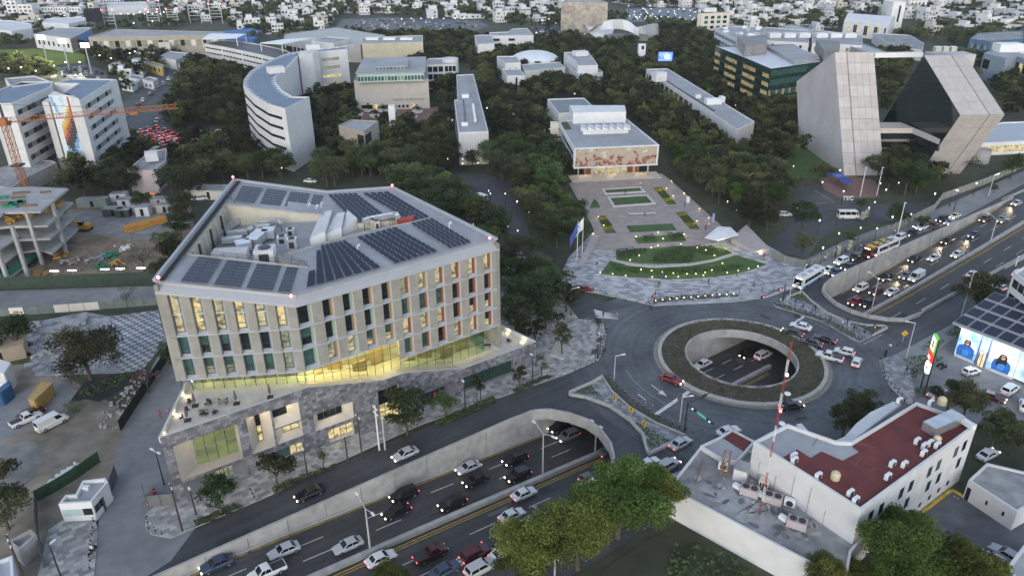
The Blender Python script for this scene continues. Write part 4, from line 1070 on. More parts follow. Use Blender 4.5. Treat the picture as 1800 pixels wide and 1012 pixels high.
# buildings round about
def inset_poly(pts,d):
 n=len(pts); A=sum(pts[i][0]*pts[(i+1)%n][1]-pts[(i+1)%n][0]*pts[i][1] for i in range(n)); sg=1 if A>0 else-1
 out=[]
 for i in range(n):
  a,b,c=V3(pts[i-1][:2]),V3(pts[i][:2]),V3(pts[(i+1)%n][:2])
  e,f=(b-a).normalized(),(c-b).normalized(); n1=V3((-e.y,e.x))*sg; n2=V3((-f.y,f.x))*sg
  m=(n1+n2); m=m/max(m.length_squared/2,.2); out.append(b+m*d)
 return out
def bldg(name,label,cat,px,h,wall=white_w,roof=roof_grey,wins=(),z0=-.2,par=.5,group=None,world=False,blk=2.0,fr=.06):
 pts=[V3((p[0],p[1])) for p in(px if world else[P(x,y,h) for x,y in px])]
 n=len(pts); c=sum(pts,V3((0,0)))/n
 r=thing(name,label,cat,(c.x,c.y,0),group)
 mb=MB(); ins=inset_poly(pts,.35)
 for i in range(n):
  j=(i+1)%n; a,b,ai,bi=pts[i],pts[j],ins[i],ins[j]
  mb.quad((*a,z0),(*b,z0),(*b,h),(*a,h)); mb.quad((*a,h),(*b,h),(*bi,h),(*ai,h)); mb.quad((*ai,h),(*bi,h),(*bi,h-par),(*ai,h-par))
 put('wall',mb,wall,r)
 rf_=put('roof',MB().sheet([tuple(p) for p in ins],[],h-par),roof,r)
 A=sum(pts[i].x*pts[(i+1)%n].y-pts[(i+1)%n].x*pts[i].y for i in range(n))
 for wd in wins:
  i,za,zb,k,u0,u1,frac,m=wd[:8]; nm=wd[8] if len(wd)>8 else 'window'
  a,b=pts[i],pts[(i+1)%n]; d=b-a; L_=d.length; d=d/L_; o=V3((d.y,-d.x))*(1 if A>0 else-1)
  for q in range(k):
   s0=L_*(u0+(u1-u0)*(q+.5-frac/2)/k); s1=L_*(u0+(u1-u0)*(q+.5+frac/2)/k)
   mm=m[q%len(m)] if isinstance(m,(list,tuple)) else m
   mb=MB(); A0=a+d*s0+o*fr; A1=a+d*s1+o*fr; B0=a+d*s0-o*.05; B1_=a+d*s1-o*.05
   mb.quad((*A0,za),(*A1,za),(*A1,zb),(*A0,zb)); mb.quad((*A0,zb),(*A1,zb),(*B1_,zb),(*B0,zb)); mb.quad((*B0,za),(*A0,za),(*A0,zb),(*B0,zb)); mb.quad((*A1,za),(*B1_,za),(*B1_,zb),(*A1,zb))
   put(nm,mb,mm,r)
 if blk is not None:block([tuple(p) for p in pts],blk)
 r['h']=h
 return r
def rbox(r,x,y,z,sz,rz,m,name='roof_box'):
 p=P(x,y,z); mb=MB(); mb.box((p.x,p.y,z+sz[2]/2),sz,rz); return put(name,mb,m,r)
 # ---- the two white hospital slabs at the left
K7=lambda pts:crop(pts,0,130,5.06)
H1=27.0
a_=K7([(0,262),(105,262),(455,110),(470,65),(190,68),(-120,180)])
bldg('hospital_slab','white hospital slab with blue roof at the left edge, behind the crane mast','hospital',a_,H1,white_w,roof_blue,[(1,H1-3.6-4*k-.9,H1-1.9-4*k-.9,8,.06,.98,.93,[win_dark,M('grey_blind',(.2,.22,.25),.5,.1,1),win_dark]) for k in range(6)])
b_=K7([(525,185),(700,245),(1000,60),(1040,50),(960,45),(640,40),(480,80),(700,85)])
H2=27.0
t2=bldg('hospital_slab','white hospital slab with blue roof and a mosaic stair tower','hospital',b_,H2,white_w,roof_blue,[(1,H2-3.9-3.75*k,H2-2.3-3.75*k,12,.12,.9,.94,[MATS['grey_blind'],win_dark,MATS['grey_blind'],MATS['grey_blind']]) for k in range(7)])
tw=K7([(375,250),(425,185),(650,190),(690,175),(705,250),(640,262)])
TWp=[P(x,y,28.5) for x,y in K7([(430,190),(650,190),(705,225),(480,150)])]
tower=thing('stair_tower','white stair tower with a tall pixel mosaic of coloured tiles','tower',TWp[0],None)
put('wall',MB().prism([(p.x,p.y) for p in TWp],-.2,28.5),white_w,tower)
q=[P(x,y,25.0) for x,y in K7([(372,250),(430,250),(480,215),(420,215)])]
put('wall',MB().prism([(p.x,p.y) for p in q],-.2,25.0),white_w,tower)
# mosaic: a staircase of coloured tiles down the front face
mcol={k:M('mosaic_'+k,c,.6,.1,2) for k,c in dict(white=(.62,.66,.68),pale=(.4,.58,.66),blue=(.16,.3,.52),black=(.03,.028,.026),red=(.30,.06,.04),orange=(.5,.24,.06),yellow=(.55,.42,.08)).items()}
rows=['bpwwppwwr','bpwwppwwrk','bbwwwpwwrk','wbpwwwwyrrk','wbpwwwyorrk','wpbwwwyorkk','wwpwwyoorkk','wwwwyookrkb','wwwyyorkkkb','wwyyorrkkbb','wwyorrkkkbp','wwoorkkkkbp','wworrkkkbpp','wwrrkkkkbpw','wwrkkkkbbpw','wwkkkkbbppw','wwbkkkbbpww','wwbbkbbppwy','wwbbppbppyo','wwbbppppwor','wwwbbpppwrk','wwwbppwwyrk','wwwbbpwwork','wwwwbpwwrrk']
cmap=dict(w='white',p='pale',b='blue',k='black',r='red',o='orange',y='yellow')
ft=(TWp[1]-TWp[0]); fl=V3((ft.x,ft.y,0)).length; fd=V3((ft.x,ft.y,0)).normalized(); fo_=V3((fd.y,-fd.x,0))
for j,rw in enumerate(rows):
 for i in range(11):
  c=cmap[rw[i] if i<len(rw) else 'k']; s0=fl*(.04+.92*i/11); s1=fl*(.04+.92*(i+1)/11); z1=28.0-j*1.08; z0=z1-1.05
  p0=TWp[0]+fd*s0+fo_*.05; p1=TWp[0]+fd*(s1-.03)+fo_*.05
  put('mosaic_tile',MB().quad((p0.x,p0.y,z0),(p1.x,p1.y,z0),(p1.x,p1.y,z1),(p0.x,p0.y,z1)),mcol[c],tower)
bldg('podium_wing','low grey roofed wing in front of the hospital slabs','building',[(-20,325),(-20,300),(45,283),(88,281),(100,286),(50,310),(20,330)],5,concrete,roof_old)
bldg('side_wing','white block at the far left behind the hospital slab','building',[(8,138),(60,133),(90,143),(20,152)],27,white_w,roof_old,blk=None)
# ---- small pink-walled office left of centre
K8=lambda pts:crop(pts,0,130,5.06)
s1=bldg('small_office','low grey roofed office with a pale pink end wall by the hospital','building',K8([(1130,850),(1265,860),(1380,850),(1475,770),(1480,660),(1330,690)]),8,M('pink_wall',(.5,.42,.43),.8,.05,1),roof_old,[(2,4.6,6.9,5,.05,.98,.8,win_dark),(2,1.4,3.6,5,.05,.98,.8,win_dark)])
rbox(s1,268,282,8,(4,4,3),.4,white_w)
bldg('entrance_canopy','round grey roofed pavilion behind the small office','building',[(260,265),(272,257),(288,258),(292,264),(275,268)],5,white_w,roof_old)
# ---- crescent building
Kc=lambda pts:crop(pts,450,0,4)
oc=Kc([(205,765),(80,730),(-20,670),(-90,600),(-85,560),(-40,500),(60,440),(190,385),(310,360),(480,340),(640,322)])
ic=Kc([(375,680),(260,680),(190,640),(140,580),(135,540),(230,470),(300,390),(420,375),(430,365),(640,345)])
HC=23.0
cres=bldg('crescent_building','white crescent shaped building with a zigzag blue roof','building',list(oc)+list(reversed(ic)),HC,white_w,roof_blue,[],blk=2)
octp=[P(x,y,HC) for x,y in oc]; ictp=[P(x,y,HC) for x,y in ic]
for i in range(0,5):  # ribbon windows of the curved outer wall
 a,b=octp[i],octp[i+1]; d=(b-a).normalized(); o=V3((-d.y,d.x,0));
 cc_=sum(ictp,V3())/len(ictp); o=o if(a-cc_).dot(o)>0 else-o
 for k in range(5):
  z=HC-4.4-k*3.7; mb=MB(); A0,A1=a+d*.02+o*.07,b-d*.02+o*.07
  if i==0:A0=a+d*3+o*.07
  mb.quad((A1.x,A1.y,z),(A0.x,A0.y,z),(A0.x,A0.y,z+1.0),(A1.x,A1.y,z+1.0)); put('window',mb,win_dark,cres)
for(a,b) in((ictp[4],ictp[5]),(ictp[5],ictp[6]),(ictp[7],ictp[8]),(ictp[8],ictp[9])):
 d=(b-a).normalized(); o=V3((d.y,-d.x,0)); o=o if o.y<0 else-o
 for k in range(4):
  L_=(b-a).length; z=HC-5-k*4.2; mb=MB(); A0,A1=a+d*L_*.1+o*.07,a+d*L_*.7+o*.07
  mb.quad((A0.x,A0.y,z),(A1.x,A1.y,z),(A1.x,A1.y,z+1.5),(A0.x,A0.y,z+1.5)); put('window',mb,lit_soft if k!=2 else lit_amber,cres)
  # white zigzag edging of the blue roof
for ring_,sgn in((octp,1),(ictp,-1)):
 mb=MB()
 for a,b in zip(ring_,ring_[1:]):
  d=b-a; L_=d.length; d=d/L_; n=V3((-d.y,d.x,0)); cc_=V3((sum(p.x for p in octp+ictp)/len(octp+ictp),0,0))
  k=max(1,int(L_/4)); nn=n if(ring_ is octp)==((octp[5]-ictp[4]).dot(n)<0) else-n
  for i in range(k):
   p0=a+d*(L_*i/k); p1=a+d*(L_*(i+1)/k); tip=(p0+p1)/2+nn*2.2; z=HC-.47
   mb.add([(p0.x,p0.y,z),(p1.x,p1.y,z),(tip.x,tip.y,z)],[(0,1,2)])
 put('roof_edging',mb,white_p,cres)
tq=[P(x,y,HC+.3) for x,y in Kc([(300,395),(400,385),(440,375),(420,365),(300,380)])]
put('stair_tower',MB().prism([(p.x,p.y) for p in tq],0,HC+1.2),white_w,cres)
rbox(cres,485,128,HC-.4,(7,5,2.6),.5,white_w); rbox(cres,550,87,HC-.4,(7,5,2.4),.3,white_w)
# ---- library
Kl=lambda pts:crop(pts,600,80,8.433)
HL=15.5
lib=bldg('library','pale stone library block with a green glass strip under its roof','library',Kl([(185,525),(1290,495),(1255,175),(325,195)]),14.3,M('library_stone',(.46,.43,.38),.8,.06,.5),roof_grey,[(0,.4,2.4,3,.36,.48,.85,win_dark),(0,.3,2.6,1,.225,.29,.95,lit_amber),(0,.3,2.6,1,.745,.80,.95,lit_amber),(0,.3,2.6,1,.07,.22,.98,win_dark),(0,.8,2.2,4,.5,.72,.6,win_dark)],par=.3)
up=Kl([(205,425),(1245,395),(1255,175),(325,195)])
lp=[P(x,y,18.2) for x,y in up]; put('upper_storey',MB().prism([(p.x,p.y) for p in inset_poly(lp,.8)],14.0,18.2),M('pale_green_glass',(.4,.52,.49),.3,.1,1),lib)
ip=inset_poly(lp,.74); d=(ip[1]-ip[0]);
for i in range(20):
 a,b=ip[0]+d*((i+.12)/20),ip[0]+d*((i+.88)/20); put('window',MB().quad((*a,14.6),(*b,14.6),(*b,16.6),(*a,16.6)),lit_soft if i in(8,12,13) else win_teal,lib)
put('roof',MB().prism([(p.x,p.y) for p in lp],18.2,18.5),roof_grey,lib)
m2=[P(x,y,20) for x,y in Kl([(500,320),(980,305),(1005,205),(545,210)])]; put('roof_lantern',MB().prism([(p.x,p.y) for p in m2],18.4,20),roof_grey,lib)
e=inset_poly(m2,-.05); d=e[1]-e[0]
for i in range(9):
 a,b=e[0]+d*((i+.15)/9),e[0]+d*((i+.85)/9); put('window',MB().quad((*a,18.7),(*b,18.7),(*b,19.5),(*a,19.5)),win_teal if i!=4 else black_m,lib)
 # raised lettering on the library front
cu=bpy.data.curves.new('lettering','FONT'); cu.body='CENTRO DE BIBLIOTECA'; cu.size=1.35; cu.extrude=.04
to=bpy.data.objects.new('lettering',cu); COL.objects.link(to); dg=bpy.context.evaluated_depsgraph_get()
tm=bpy.data.meshes.new_from_object(to.evaluated_get(dg)); bpy.data.objects.remove(to)
LA,LB=V3(P(622,142.3,14.3)),V3(P(753,138.7,14.3)); d=(LB-LA).normalized(); ang=atan2(d.y,d.x)
tm.materials.clear(); tm.materials.append(M('bronze_letters',(.14,.13,.12),.6,0)); tm.transform(Matrix.Rotation(ang,4,'Z')@Matrix.Rotation(pi/2,4,'X'))
o=put('lettering',tm,None,lib); w0=LA+d*((LB-LA).length*.5)+V3((d.y,-d.x,0))*.08; o.location=V3((w0.x,w0.y,4.2))-worg(lib)
# annex with round glass end, glass hall behind
bldg('glass_annex','white framed glass annex joined to the right side of the library','building',[(749,114),(780,113),(802,112),(800,101),(752,103)],13,white_w,roof_grey,[(k_,z,z+2.8,3,.05,.97,.85,win_dark) for k_ in(0,1) for z in(1,5,9)])
r=thing('drum_tower','round white drum at the end of the glass annex','tower',P(791,132,0)); p=P(791,104,14); put('wall',MB().lathe((p.x,p.y,0),[(4.6,0),(4.6,14.5),(.1,14.6)],18),white_w,r)
put('balcony',MB().lathe((p.x,p.y,4),[(4.8,0),(4.8,1.2)],18),white_w,r)
put('balcony',MB().lathe((p.x,p.y,8),[(4.8,0),(4.8,1.2)],18),white_w,r)
gh=bldg('glass_hall','wide translucent glass hall glowing pale yellow behind the library','building',[(636,77),(743,74),(743,62),(636,66)],14,M('translucent_wall',(.42,.40,.30),.4,.15,.25,em=(1,.8,.35),es=.02),roof_grey,[])
for i in range(26):
 a,b=P(637,77,14).lerp(P(743,74,14),i/26),None; put('mullion',MB().bar((a.x,a.y-.1,0),(a.x,a.y-.1,13.8),.14,.14),steel,gh)
for k in range(3):rbox(gh,655+k*30,70,13.6,(8,5,1.2),0,white_m)
# parking decks
dk=bldg('parking_deck','curved white parking deck with three dark slots','car park',crop([(265,345),(400,368),(560,400),(720,435),(860,470),(1000,440),(900,395),(700,350),(520,325),(400,318)],300,0,4.5),12.5,white_w,asphalt_worn,[(e_,z,z+.9,6,.03,.97,.82,black_m) for e_ in range(4) for z in(9.6,6.4,3.2)])
for q,l in(([(250,310),(310,265),(590,270),(520,300)],0),([(710,340),(900,310),(1130,300),(880,350)],1)):
 cp=[P(x,y,17) for x,y in crop(q,300,0,4.5)]; put('canopy',MB().prism([(p.x,p.y) for p in cp],16.6,17,0,None,True),white_m,dk)
 for p in cp:put('canopy_post',MB().bar((p.x,p.y,12),(p.x,p.y,16.6),.4,.4),white_m,dk)
bldg('long_deck','large low grey roofed hall behind the crescent building','building',crop([(895,300),(1150,345),(1500,360),(1530,330),(1700,280),(1300,218),(900,270)],300,0,4.5),11,concrete,M('hall_roof',(.42,.42,.4),.7,.1,.1),[(0,3,6,8,.02,.98,.6,win_dark)])
bldg('long_deck','white low roof annexe in front of the large grey hall','building',crop([(1110,320),(1290,345),(1420,305),(1230,290)],300,0,4.5),13,white_w,roof_grey)
# stadium: long roof, blue seats, light frames
st=bldg('stadium_stand','long grey roofed stadium stand with a row of lit rooms beneath','stadium',crop([(620,260),(1580,245),(1570,225),(800,205)],0,0,4),14,M('stand_wall',(.34,.31,.25),.8,.1,.5),roof_grey,[(0,7,11,24,.02,.98,.8,[win_dark,lit_soft,MATS['cream_wall'],lit_soft])])
mb=MB(); q=pp([(310,55),(440,47),(455,52),(445,62),(300,60)],6); mb.prism([(p.x,p.y) for p in q],0,[2,5,5,3,2]); tag(put('seating_bank',mb,M('blue_seats',(.06,.15,.36),.7,.2,.5)),'bank of blue stadium seats','seating')
def lightframe(x,y,yt,wpx,lab):
 b=P(x,y,0); k=(b-V3((0,0,CAM_H))).dot(FW)/F_PX; wd=wpx*k; hgt=10
 lo,hi=5,79
 for _ in range(30):
  m_=(lo+hi)/2
  if proj((b.x,b.y,m_))[1]>yt:lo=m_
  else:hi=m_
 hgt=lo; r=thing('light_frame',lab,'floodlight frame',b,'open stadium light frames'); mb=MB()
 for s in(0,wd):mb.bar(b+V3((s,0,0)),b+V3((s,0,hgt)),.6,.6)
 put('post',mb,pole_grey,r); mb=MB()
 for i in range(5):z=hgt*(.35+.16*i); mb.bar(b+V3((0,0,z)),b+V3((wd,0,z)),.35,.5)
 put('crossbar',mb,pole_grey,r); mb=MB()
 for s in(0,wd):mb.box(b+V3((s,0,hgt+.6)),(1.2,1.2,1.2))
 put('beacon',mb,red_lamp,r)
for i,(x,y,yt,wp) in enumerate(((187,55,19,19),(262,46,18,20),(297,44,17,18),(335,42,2,20),(372,42,8,20),(266,30,2,18))):lightframe(x,y,yt,wp,['first','second','third','fourth','fifth','rearmost'][i]+' open light frame of the stadium, counted from the left')
r=thing('scoreboard','dark stadium scoreboard beside the first light frame','scoreboard',P(171,57)); p=P(171,57); put('screen',MB().box((p.x,p.y,14),(13,1.5,11),.2),M('dark_board',(.01,.012,.02),.9,0),r)
put('post',MB().bar((p.x,p.y+.5,0),(p.x,p.y+.5,10),2,1.2),dark_m,r)
bldg('blue_mural_building','white hall with a blue painted end wall beside the stadium','building',crop([(235,240),(490,270),(640,195),(420,195)],0,0,4),10,white_w,roof_grey,[(0,3,6,7,.05,.98,.35,win_dark)]+[(1,.5,9,4,.0,1,.98,[M('brown_panel',(.26,.17,.11),.8,.1,1),M('blue_panel',(.08,.17,.38),.7,.4,.6),MATS['blue_panel'],MATS['blue_panel']],'mural_panel')])
bldg('yellow_house','small yellow house among the trees near the stadium','house',crop([(990,440),(1060,455),(1140,480),(1150,455),(1050,425)],0,0,4),5,M('yellow_wall',(.5,.38,.12),.8,.1,1),roof_old,[(0,2,4,2,.1,.9,.3,win_dark),(1,2,4,2,.1,.9,.3,win_dark)])
bldg('street_store','low flat white store on the avenue below the parking deck','building',crop([(1115,400),(1235,425),(1330,375),(1190,360)],0,0,4),6,white_w,roof_grey,[(1,.6,3.6,5,.05,.95,.8,[lit_soft,win_dark])])
for i,(x,y) in enumerate(((800,450),(900,545),(1000,560),(760,460),(850,575))):
 q=[(x,y),(x+75,y+15),(x+110,y-8),(x+40,y-22)]
 bldg('small_house','low white house in the row by the avenue, %s'%('largest roof','middle','right end','left end','nearest the hospital')[i],'house',crop(q,0,0,4),4.5,white_w,roof_old,[(0,1,2.6,2,.1,.9,.3,win_dark)])
 # slim white wing, long low wing, cube, monument
Ks=lambda pts:crop(pts,760,110,5.329)
sl=bldg('slim_wing','long slim white wing with a grey roof, end wall of vertical fins','building',Ks([(205,350),(245,655),(525,645),(385,108),(225,115),(235,345)]),12.3,white_w,roof_grey,[(1,.3,11.6,17,.02,.98,.3,strip_g,'fin'),(1,.2,2.2,6,.05,.95,.8,lit_soft),(0,8.5,10.5,14,.02,.98,.7,win_dark),(0,4.5,6.5,14,.02,.98,.7,win_dark)])
a0,a1=P(*Ks([(290,350)])[0],12),P(*Ks([(310,560)])[0],12); put('roof_channel',MB().bar(a0,a1,.5,.4),dark_m,sl)
a0,a1=P(*Ks([(380,395)])[0],12.3),P(*Ks([(403,545)])[0],12.3); put('roof_duct',MB().bar(a0,a1,1.0,1.0),white_m,sl)
a0,a1=P(*Ks([(335,120)])[0],12.2),P(*Ks([(437,575)])[0],12.2); put('roof_upstand',MB().bar(a0,a1,.4,.5),concrete,sl)
rbox(sl,817,221,11.9,(2.5,1.6,1.2),.1,white_m); rbox(sl,818,172,11.9,(3,2,1.4),.1,white_m)
Kb=lambda pts:crop(pts,1120,110,8.16)
lg=bldg('long_wing','long diagonal low wing with a pale grey roof among the trees','building',Kb([(130,95),(1430,960),(1685,845),(435,85)]),9,white_w,roof_grey,[(0,4.8,7.2,40,.02,.6,.8,[win_dark,lit_soft,win_dark,win_dark]),(0,1.2,3.6,40,.02,.6,.8,win_dark),(1,1,8.4,14,.02,.98,.4,strip_g,'fin')])
rbox(lg,*Kb([(312,265)])[0],8.6,(6,5,4.5),.3,white_w); rbox(lg,*Kb([(1085,595)])[0],8.6,(7,3.5,2.4),.1,white_m); rbox(lg,*Kb([(870,510)])[0],8.6,(2.4,2,1.5),.1,white_m); rbox(lg,*Kb([(1210,570)])[0],8.6,(2,3,2.6),.1,white_m)
a0,a1=P(*Kb([(410,255)])[0],8.7),P(*Kb([(1110,695)])[0],8.7); put('roof_channel',MB().bar(a0,a1,.6,.3),dark_m,lg)
cb=bldg('concrete_cube','concrete cube pavilion with a cut-out corner terrace','pavilion',crop([(580,880),(760,925),(860,850),(670,840)],450,0,4),12.7,M('board_concrete',(.33,.30,.26),.85,.12,.6),roof_grey,[(0,4.5,11,1,.72,.98,.95,black_m,'opening'),(1,7.5,11,1,.02,.45,.95,black_m,'opening')])
mb=MB(); a0=P(*crop([(735,930)],450,0,4)[0],9); mb.box((a0.x+.5,a0.y+1,7.6),(1.4,.4,6)); put('lit_niche',mb,lit_soft,cb)
r=thing('white_monument','tall slender white pylon in the paved court before the library','monument',P(691,238)); mq=[P(x,y,14.5) for x,y in Kl([(690,890),(785,895),(805,835),(715,830)])]
c0=sum(mq,V3())/4; put('pylon',MB().prism([(p.x,p.y) for p in mq[:2]]+[(mq[1].x+.2,mq[1].y+2.2),(mq[0].x+.2,mq[0].y+2.2)],-.1,14.5),white_p,r)
put('slot',MB().box(((mq[1].x+.25),mq[1].y+1.1,6),(.1,1.0,11)),win_teal,r)
# ---- mural hall (rectory)
Km=lambda pts:crop(pts,960,160,8.16)
HM=11.3
rec=bldg('mural_hall','white hall with a large red and cream mosaic mural on stilts','hall',Km([(400,820),(1620,770),(1010,280),(185,445)]),HM,white_p,roof_grey,[(3,8.3,9.4,1,.04,.98,.98,win_dark),(3,5.4,6.5,1,.04,.98,.98,win_dark)],z0=4.0)
rq=[P(x,y,HM) for x,y in Km([(400,820),(1620,770),(1010,280),(185,445)])]
mb=MB(); g=inset_poly(rq,.0); mb.poly([(*p,4.05) for p in reversed(g)]); put('soffit',mb,white_p,rec)
g=inset_poly(rq,5.0); put('ground_floor',MB().prism([tuple(p) for p in g],-.1,4.0),M('warm_lobby',(.5,.42,.28),.7,.15,.8),rec)
d=(V3(g[1])-V3(g[0])); n0=V3((d.y,-d.x)).normalized()*.06
for i in range(9):
 a,b=V3(g[0])+d*((i+.05)/9)+n0,V3(g[0])+d*((i+.95)/9)+n0; put('window',MB().quad((*a,.2),(*b,.2),(*b,3.8),(*a,3.8)),M('rust_panel',(.16,.05,.03),.7,.1,1) if i==0 else MATS['rust_panel'] if i>6 else lit_warm,rec)
for i in range(6):
 p=V3((rq[0].x,rq[0].y)).lerp(V3((rq[1].x,rq[1].y)),(i+.3)/6)+V3((.3,.8)); put('column',MB().bar((p.x,p.y,0),(p.x,p.y,4.05),.45,.45),concrete,rec)
 if i%2==0:
  glow(60,(1,.8,.45),(p.x+2,p.y+2.5,3.5),.4)
mb=MB(); A0,A1=V3((rq[0].x,rq[0].y)),V3((rq[1].x,rq[1].y)); d=(A1-A0).normalized(); n=V3((d.y,-d.x)); w_=(A1-A0).length
mb.prism([tuple(A0+n*3.2-d),tuple(A1+n*3.2+d),tuple(A1-n*4+d),tuple(A0-n*4-d)],-.05,.35); put('plinth',mb,M('plinth_stone',(.5,.45,.4),.8,.08,1),rec)
# mosaic mural, an abstract field of red, grey, cream shapes
def mural_mat():
 m=bpy.data.materials.new('mural_mosaic'); m.use_nodes=True; nt=m.node_tree; N=nt.nodes; L=nt.links; b=N['Principled BSDF']; iv(b,'Roughness',.6)
 v=_uv(N,L,(d.x,d.y),None)
 mp=N.new('ShaderNodeMapping'); iv(mp,'Scale',(1,1.5,1)); L.new(v,mp.inputs[0])
 nz=N.new('ShaderNodeTexNoise'); iv(nz,'Scale',.34); iv(nz,'Detail',3); iv(nz,'Distortion',.8); L.new(mp.outputs[0],nz.inputs[0])
 sx=N.new('ShaderNodeSeparateXYZ'); L.new(v,sx.inputs[0])
 mr=N.new('ShaderNodeMapRange'); iv(mr,1,4); iv(mr,2,11.3); iv(mr,3,.22); iv(mr,4,-.1); L.new(sx.outputs[1],mr.inputs[0])
 ad=N.new('ShaderNodeMath'); ad.operation='ADD'; L.new(nz.outputs[0],ad.inputs[0]); L.new(mr.outputs[0],ad.inputs[1])
 cr=N.new('ShaderNodeValToRGB'); cr.color_ramp.interpolation='CONSTANT'; e=cr.color_ramp.elements
 e[0].position=0; e[0].color=(.55,.52,.46,1); e[1].position=.36; e[1].color=(.4,.32,.23,1)
 for pos,c in((.44,(.43,.35,.26,1)),(.53,(.40,.33,.25,1)),(.63,(.15,.13,.13,1)),(.65,(.28,.075,.045,1)),(.78,(.55,.52,.48,1))):k=e.new(pos); k.color=c
 L.new(ad.outputs[0],cr.inputs[0]); L.new(cr.outputs[0],b.inputs['Base Color']); return m
mb=MB(); a,b=A0+d*.6+n*.06,A1-d*.6+n*.06; mb.quad((*a,4.5),(*b,4.5),(*b,10.9),(*a,10.9)); put('mural',mb,mural_mat(),rec)
for z0_,z1_ in((4.05,4.45),(10.95,11.3)):
 mb=MB(); a,b=A0+n*.25,A1+n*.25; mb.bar((*a,(z0_+z1_)/2),(*b,(z0_+z1_)/2),.5,z1_-z0_); put('mural_frame',mb,white_p,rec)
 # roof things of the mural hall
for q,h,nm in(([(385,445),(1140,425),(1120,330),(330,330)],15,'plant_room'),([(490,540),(1190,520),(1180,580),(530,600)],12.6,'lantern')):
 pr_=[P(x,y,11.5) for x,y in Km(q)]; mb=MB(); mb.prism([(p.x,p.y) for p in pr_],10.8,h if nm=='plant_room' else 12.4); put(nm,mb,white_p,rec)
for i in range(7):
 x=500+i*102; q=[P(px_,py_,12.4) for px_,py_ in Km([(x,570-i*2),(x+100,568-i*2),(x+90,505-i*2),(x+4,520-i*2)])]
 put('sawtooth_light',MB().prism([(p.x,p.y) for p in q],12.3,[13.6,12.5,12.5,13.6]),white_p,rec)
mb=MB(); q=[P(x,y,10.9) for x,y in Km([(205,450),(300,445),(360,545),(265,550)])]; mb.prism([(p.x,p.y) for p in q],10.8,11.1); put('roof_garden',mb,hedge_m,rec)
bldg('back_wing','flat blue grey roofed wing behind the mural hall','building',Km([(20,115),(180,320),(480,300),(700,250),(550,100),(450,100)]),9,white_w,M('dark_roof',(.2,.22,.24),.8,.08,.3))
r=thing('scupper_tower','beige stair tower with curved rails at the left of the mural hall','tower',P(975,268)); p=P(975,216,11); put('wall',MB().box((p.x,p.y+1,5.5),(3.2,3.2,11)),cream_w,r)
mb=MB()
for z in(3,6,9):mb.bar((p.x-2.5,p.y-.6,z-.4),(p.x+2.5,p.y-.9,z+.6),.25,.25)
put('rail',mb,white_p,r)
block([tuple(V3((x.x,x.y))) for x in pp([(985,330),(1195,315),(1300,420),(1430,480),(1250,540),(980,520),(1040,440),(1030,385)])],2)
# twin leaning towers on the right
stone_t=tiles('tower_stone',(.40,.365,.345),(.365,.335,.32),(.22,.2,.19),3.0,3.6,.05,axis=(.97,-.1),dirt=.12,off=0,bump=.3)
stone_s=M('tower_side',(.45,.425,.415),.85,.06,.25,var2=.08,scale2=.12)
K9=lambda x,y:(1390+x/4.4,80+y/4.4)
TH=38.5
F0=P(*K9(412,1008),0); F1=P(*K9(712,1000),0)
e_=V3((F1.x-F0.x,F1.y-F0.y,0)); ew=e_.length; e_.normalize(); e_.rotate(Matrix.Rotation(-.05,3,'Z')); pe=V3((-e_.y,e_.x,0))
def zseen(q,yt):
 lo,hi=0,79
 for _ in range(40):
  m_=(lo+hi)/2
  if proj((q.x,q.y,m_))[1]>yt:lo=m_
  else:hi=m_
 return lo
TL_,BL=[onwall(*K9(*q),F0,F0+pe) for q in((340,55),(45,280))]; BG=onwall(*K9(75,690),F0,F0+pe); BG.z=0; off=e_*ew
lt=thing('stone_tower','left stone clad tower with a sloping front and crown','tower',F0)
cap=[F0,TL_,BL,BG]
put('end_wall',MB().poly(cap),stone_s,lt); put('end_wall',MB().poly([p+off for p in reversed(cap)]),stone_s,lt)
put('roof',MB().quad(TL_,TL_+off,BL+off,BL),stone_s,lt)
put('front_backing',MB().quad(F0,F0+off,TL_+off,TL_),concrete_dark,lt)
tone=[M('stone_panel_%s'%n,c,.8,.05,.4,var2=.06,scale2=.2) for n,c in(('pale',(.47,.435,.415)),('mid',(.43,.395,.375)))]
def panels(o,u,v,lu,lv,nu,nv,root,m=stone_s):
 nrm=u.cross(v).normalized()
 for i in range(nu):
  for j in range(nv):
   g=.014; q=[]
   for a,b in((i+g,j+g),(i+1-g,j+g),(i+1-g,j+1-g),(i+g,j+1-g)):q.append(o+u*(lu*a/nu)+v*(lv*b/nv))
   dd=nrm*(.12+.03*rnd.random())
   mb=MB(); t_=[p+dd for p in q]; mb.quad(*t_)
   for k in range(4):mb.quad(q[k],q[(k+1)%4],t_[(k+1)%4],t_[k])
   put('stone_panel',mb,m,root)
sl_=ew*.29; v=TL_-F0; lv=v.length; v.normalize()
for i in range(2):
 o0=F0 if i==0 else F0+e_*(sl_+.4); ww=sl_ if i==0 else ew-sl_-.4
 for j in range(11):panels(o0+v*(lv*j/11),e_,v,ww,lv/11,2 if i==0 else 4,1,lt,m=tone[(j+i)%2])
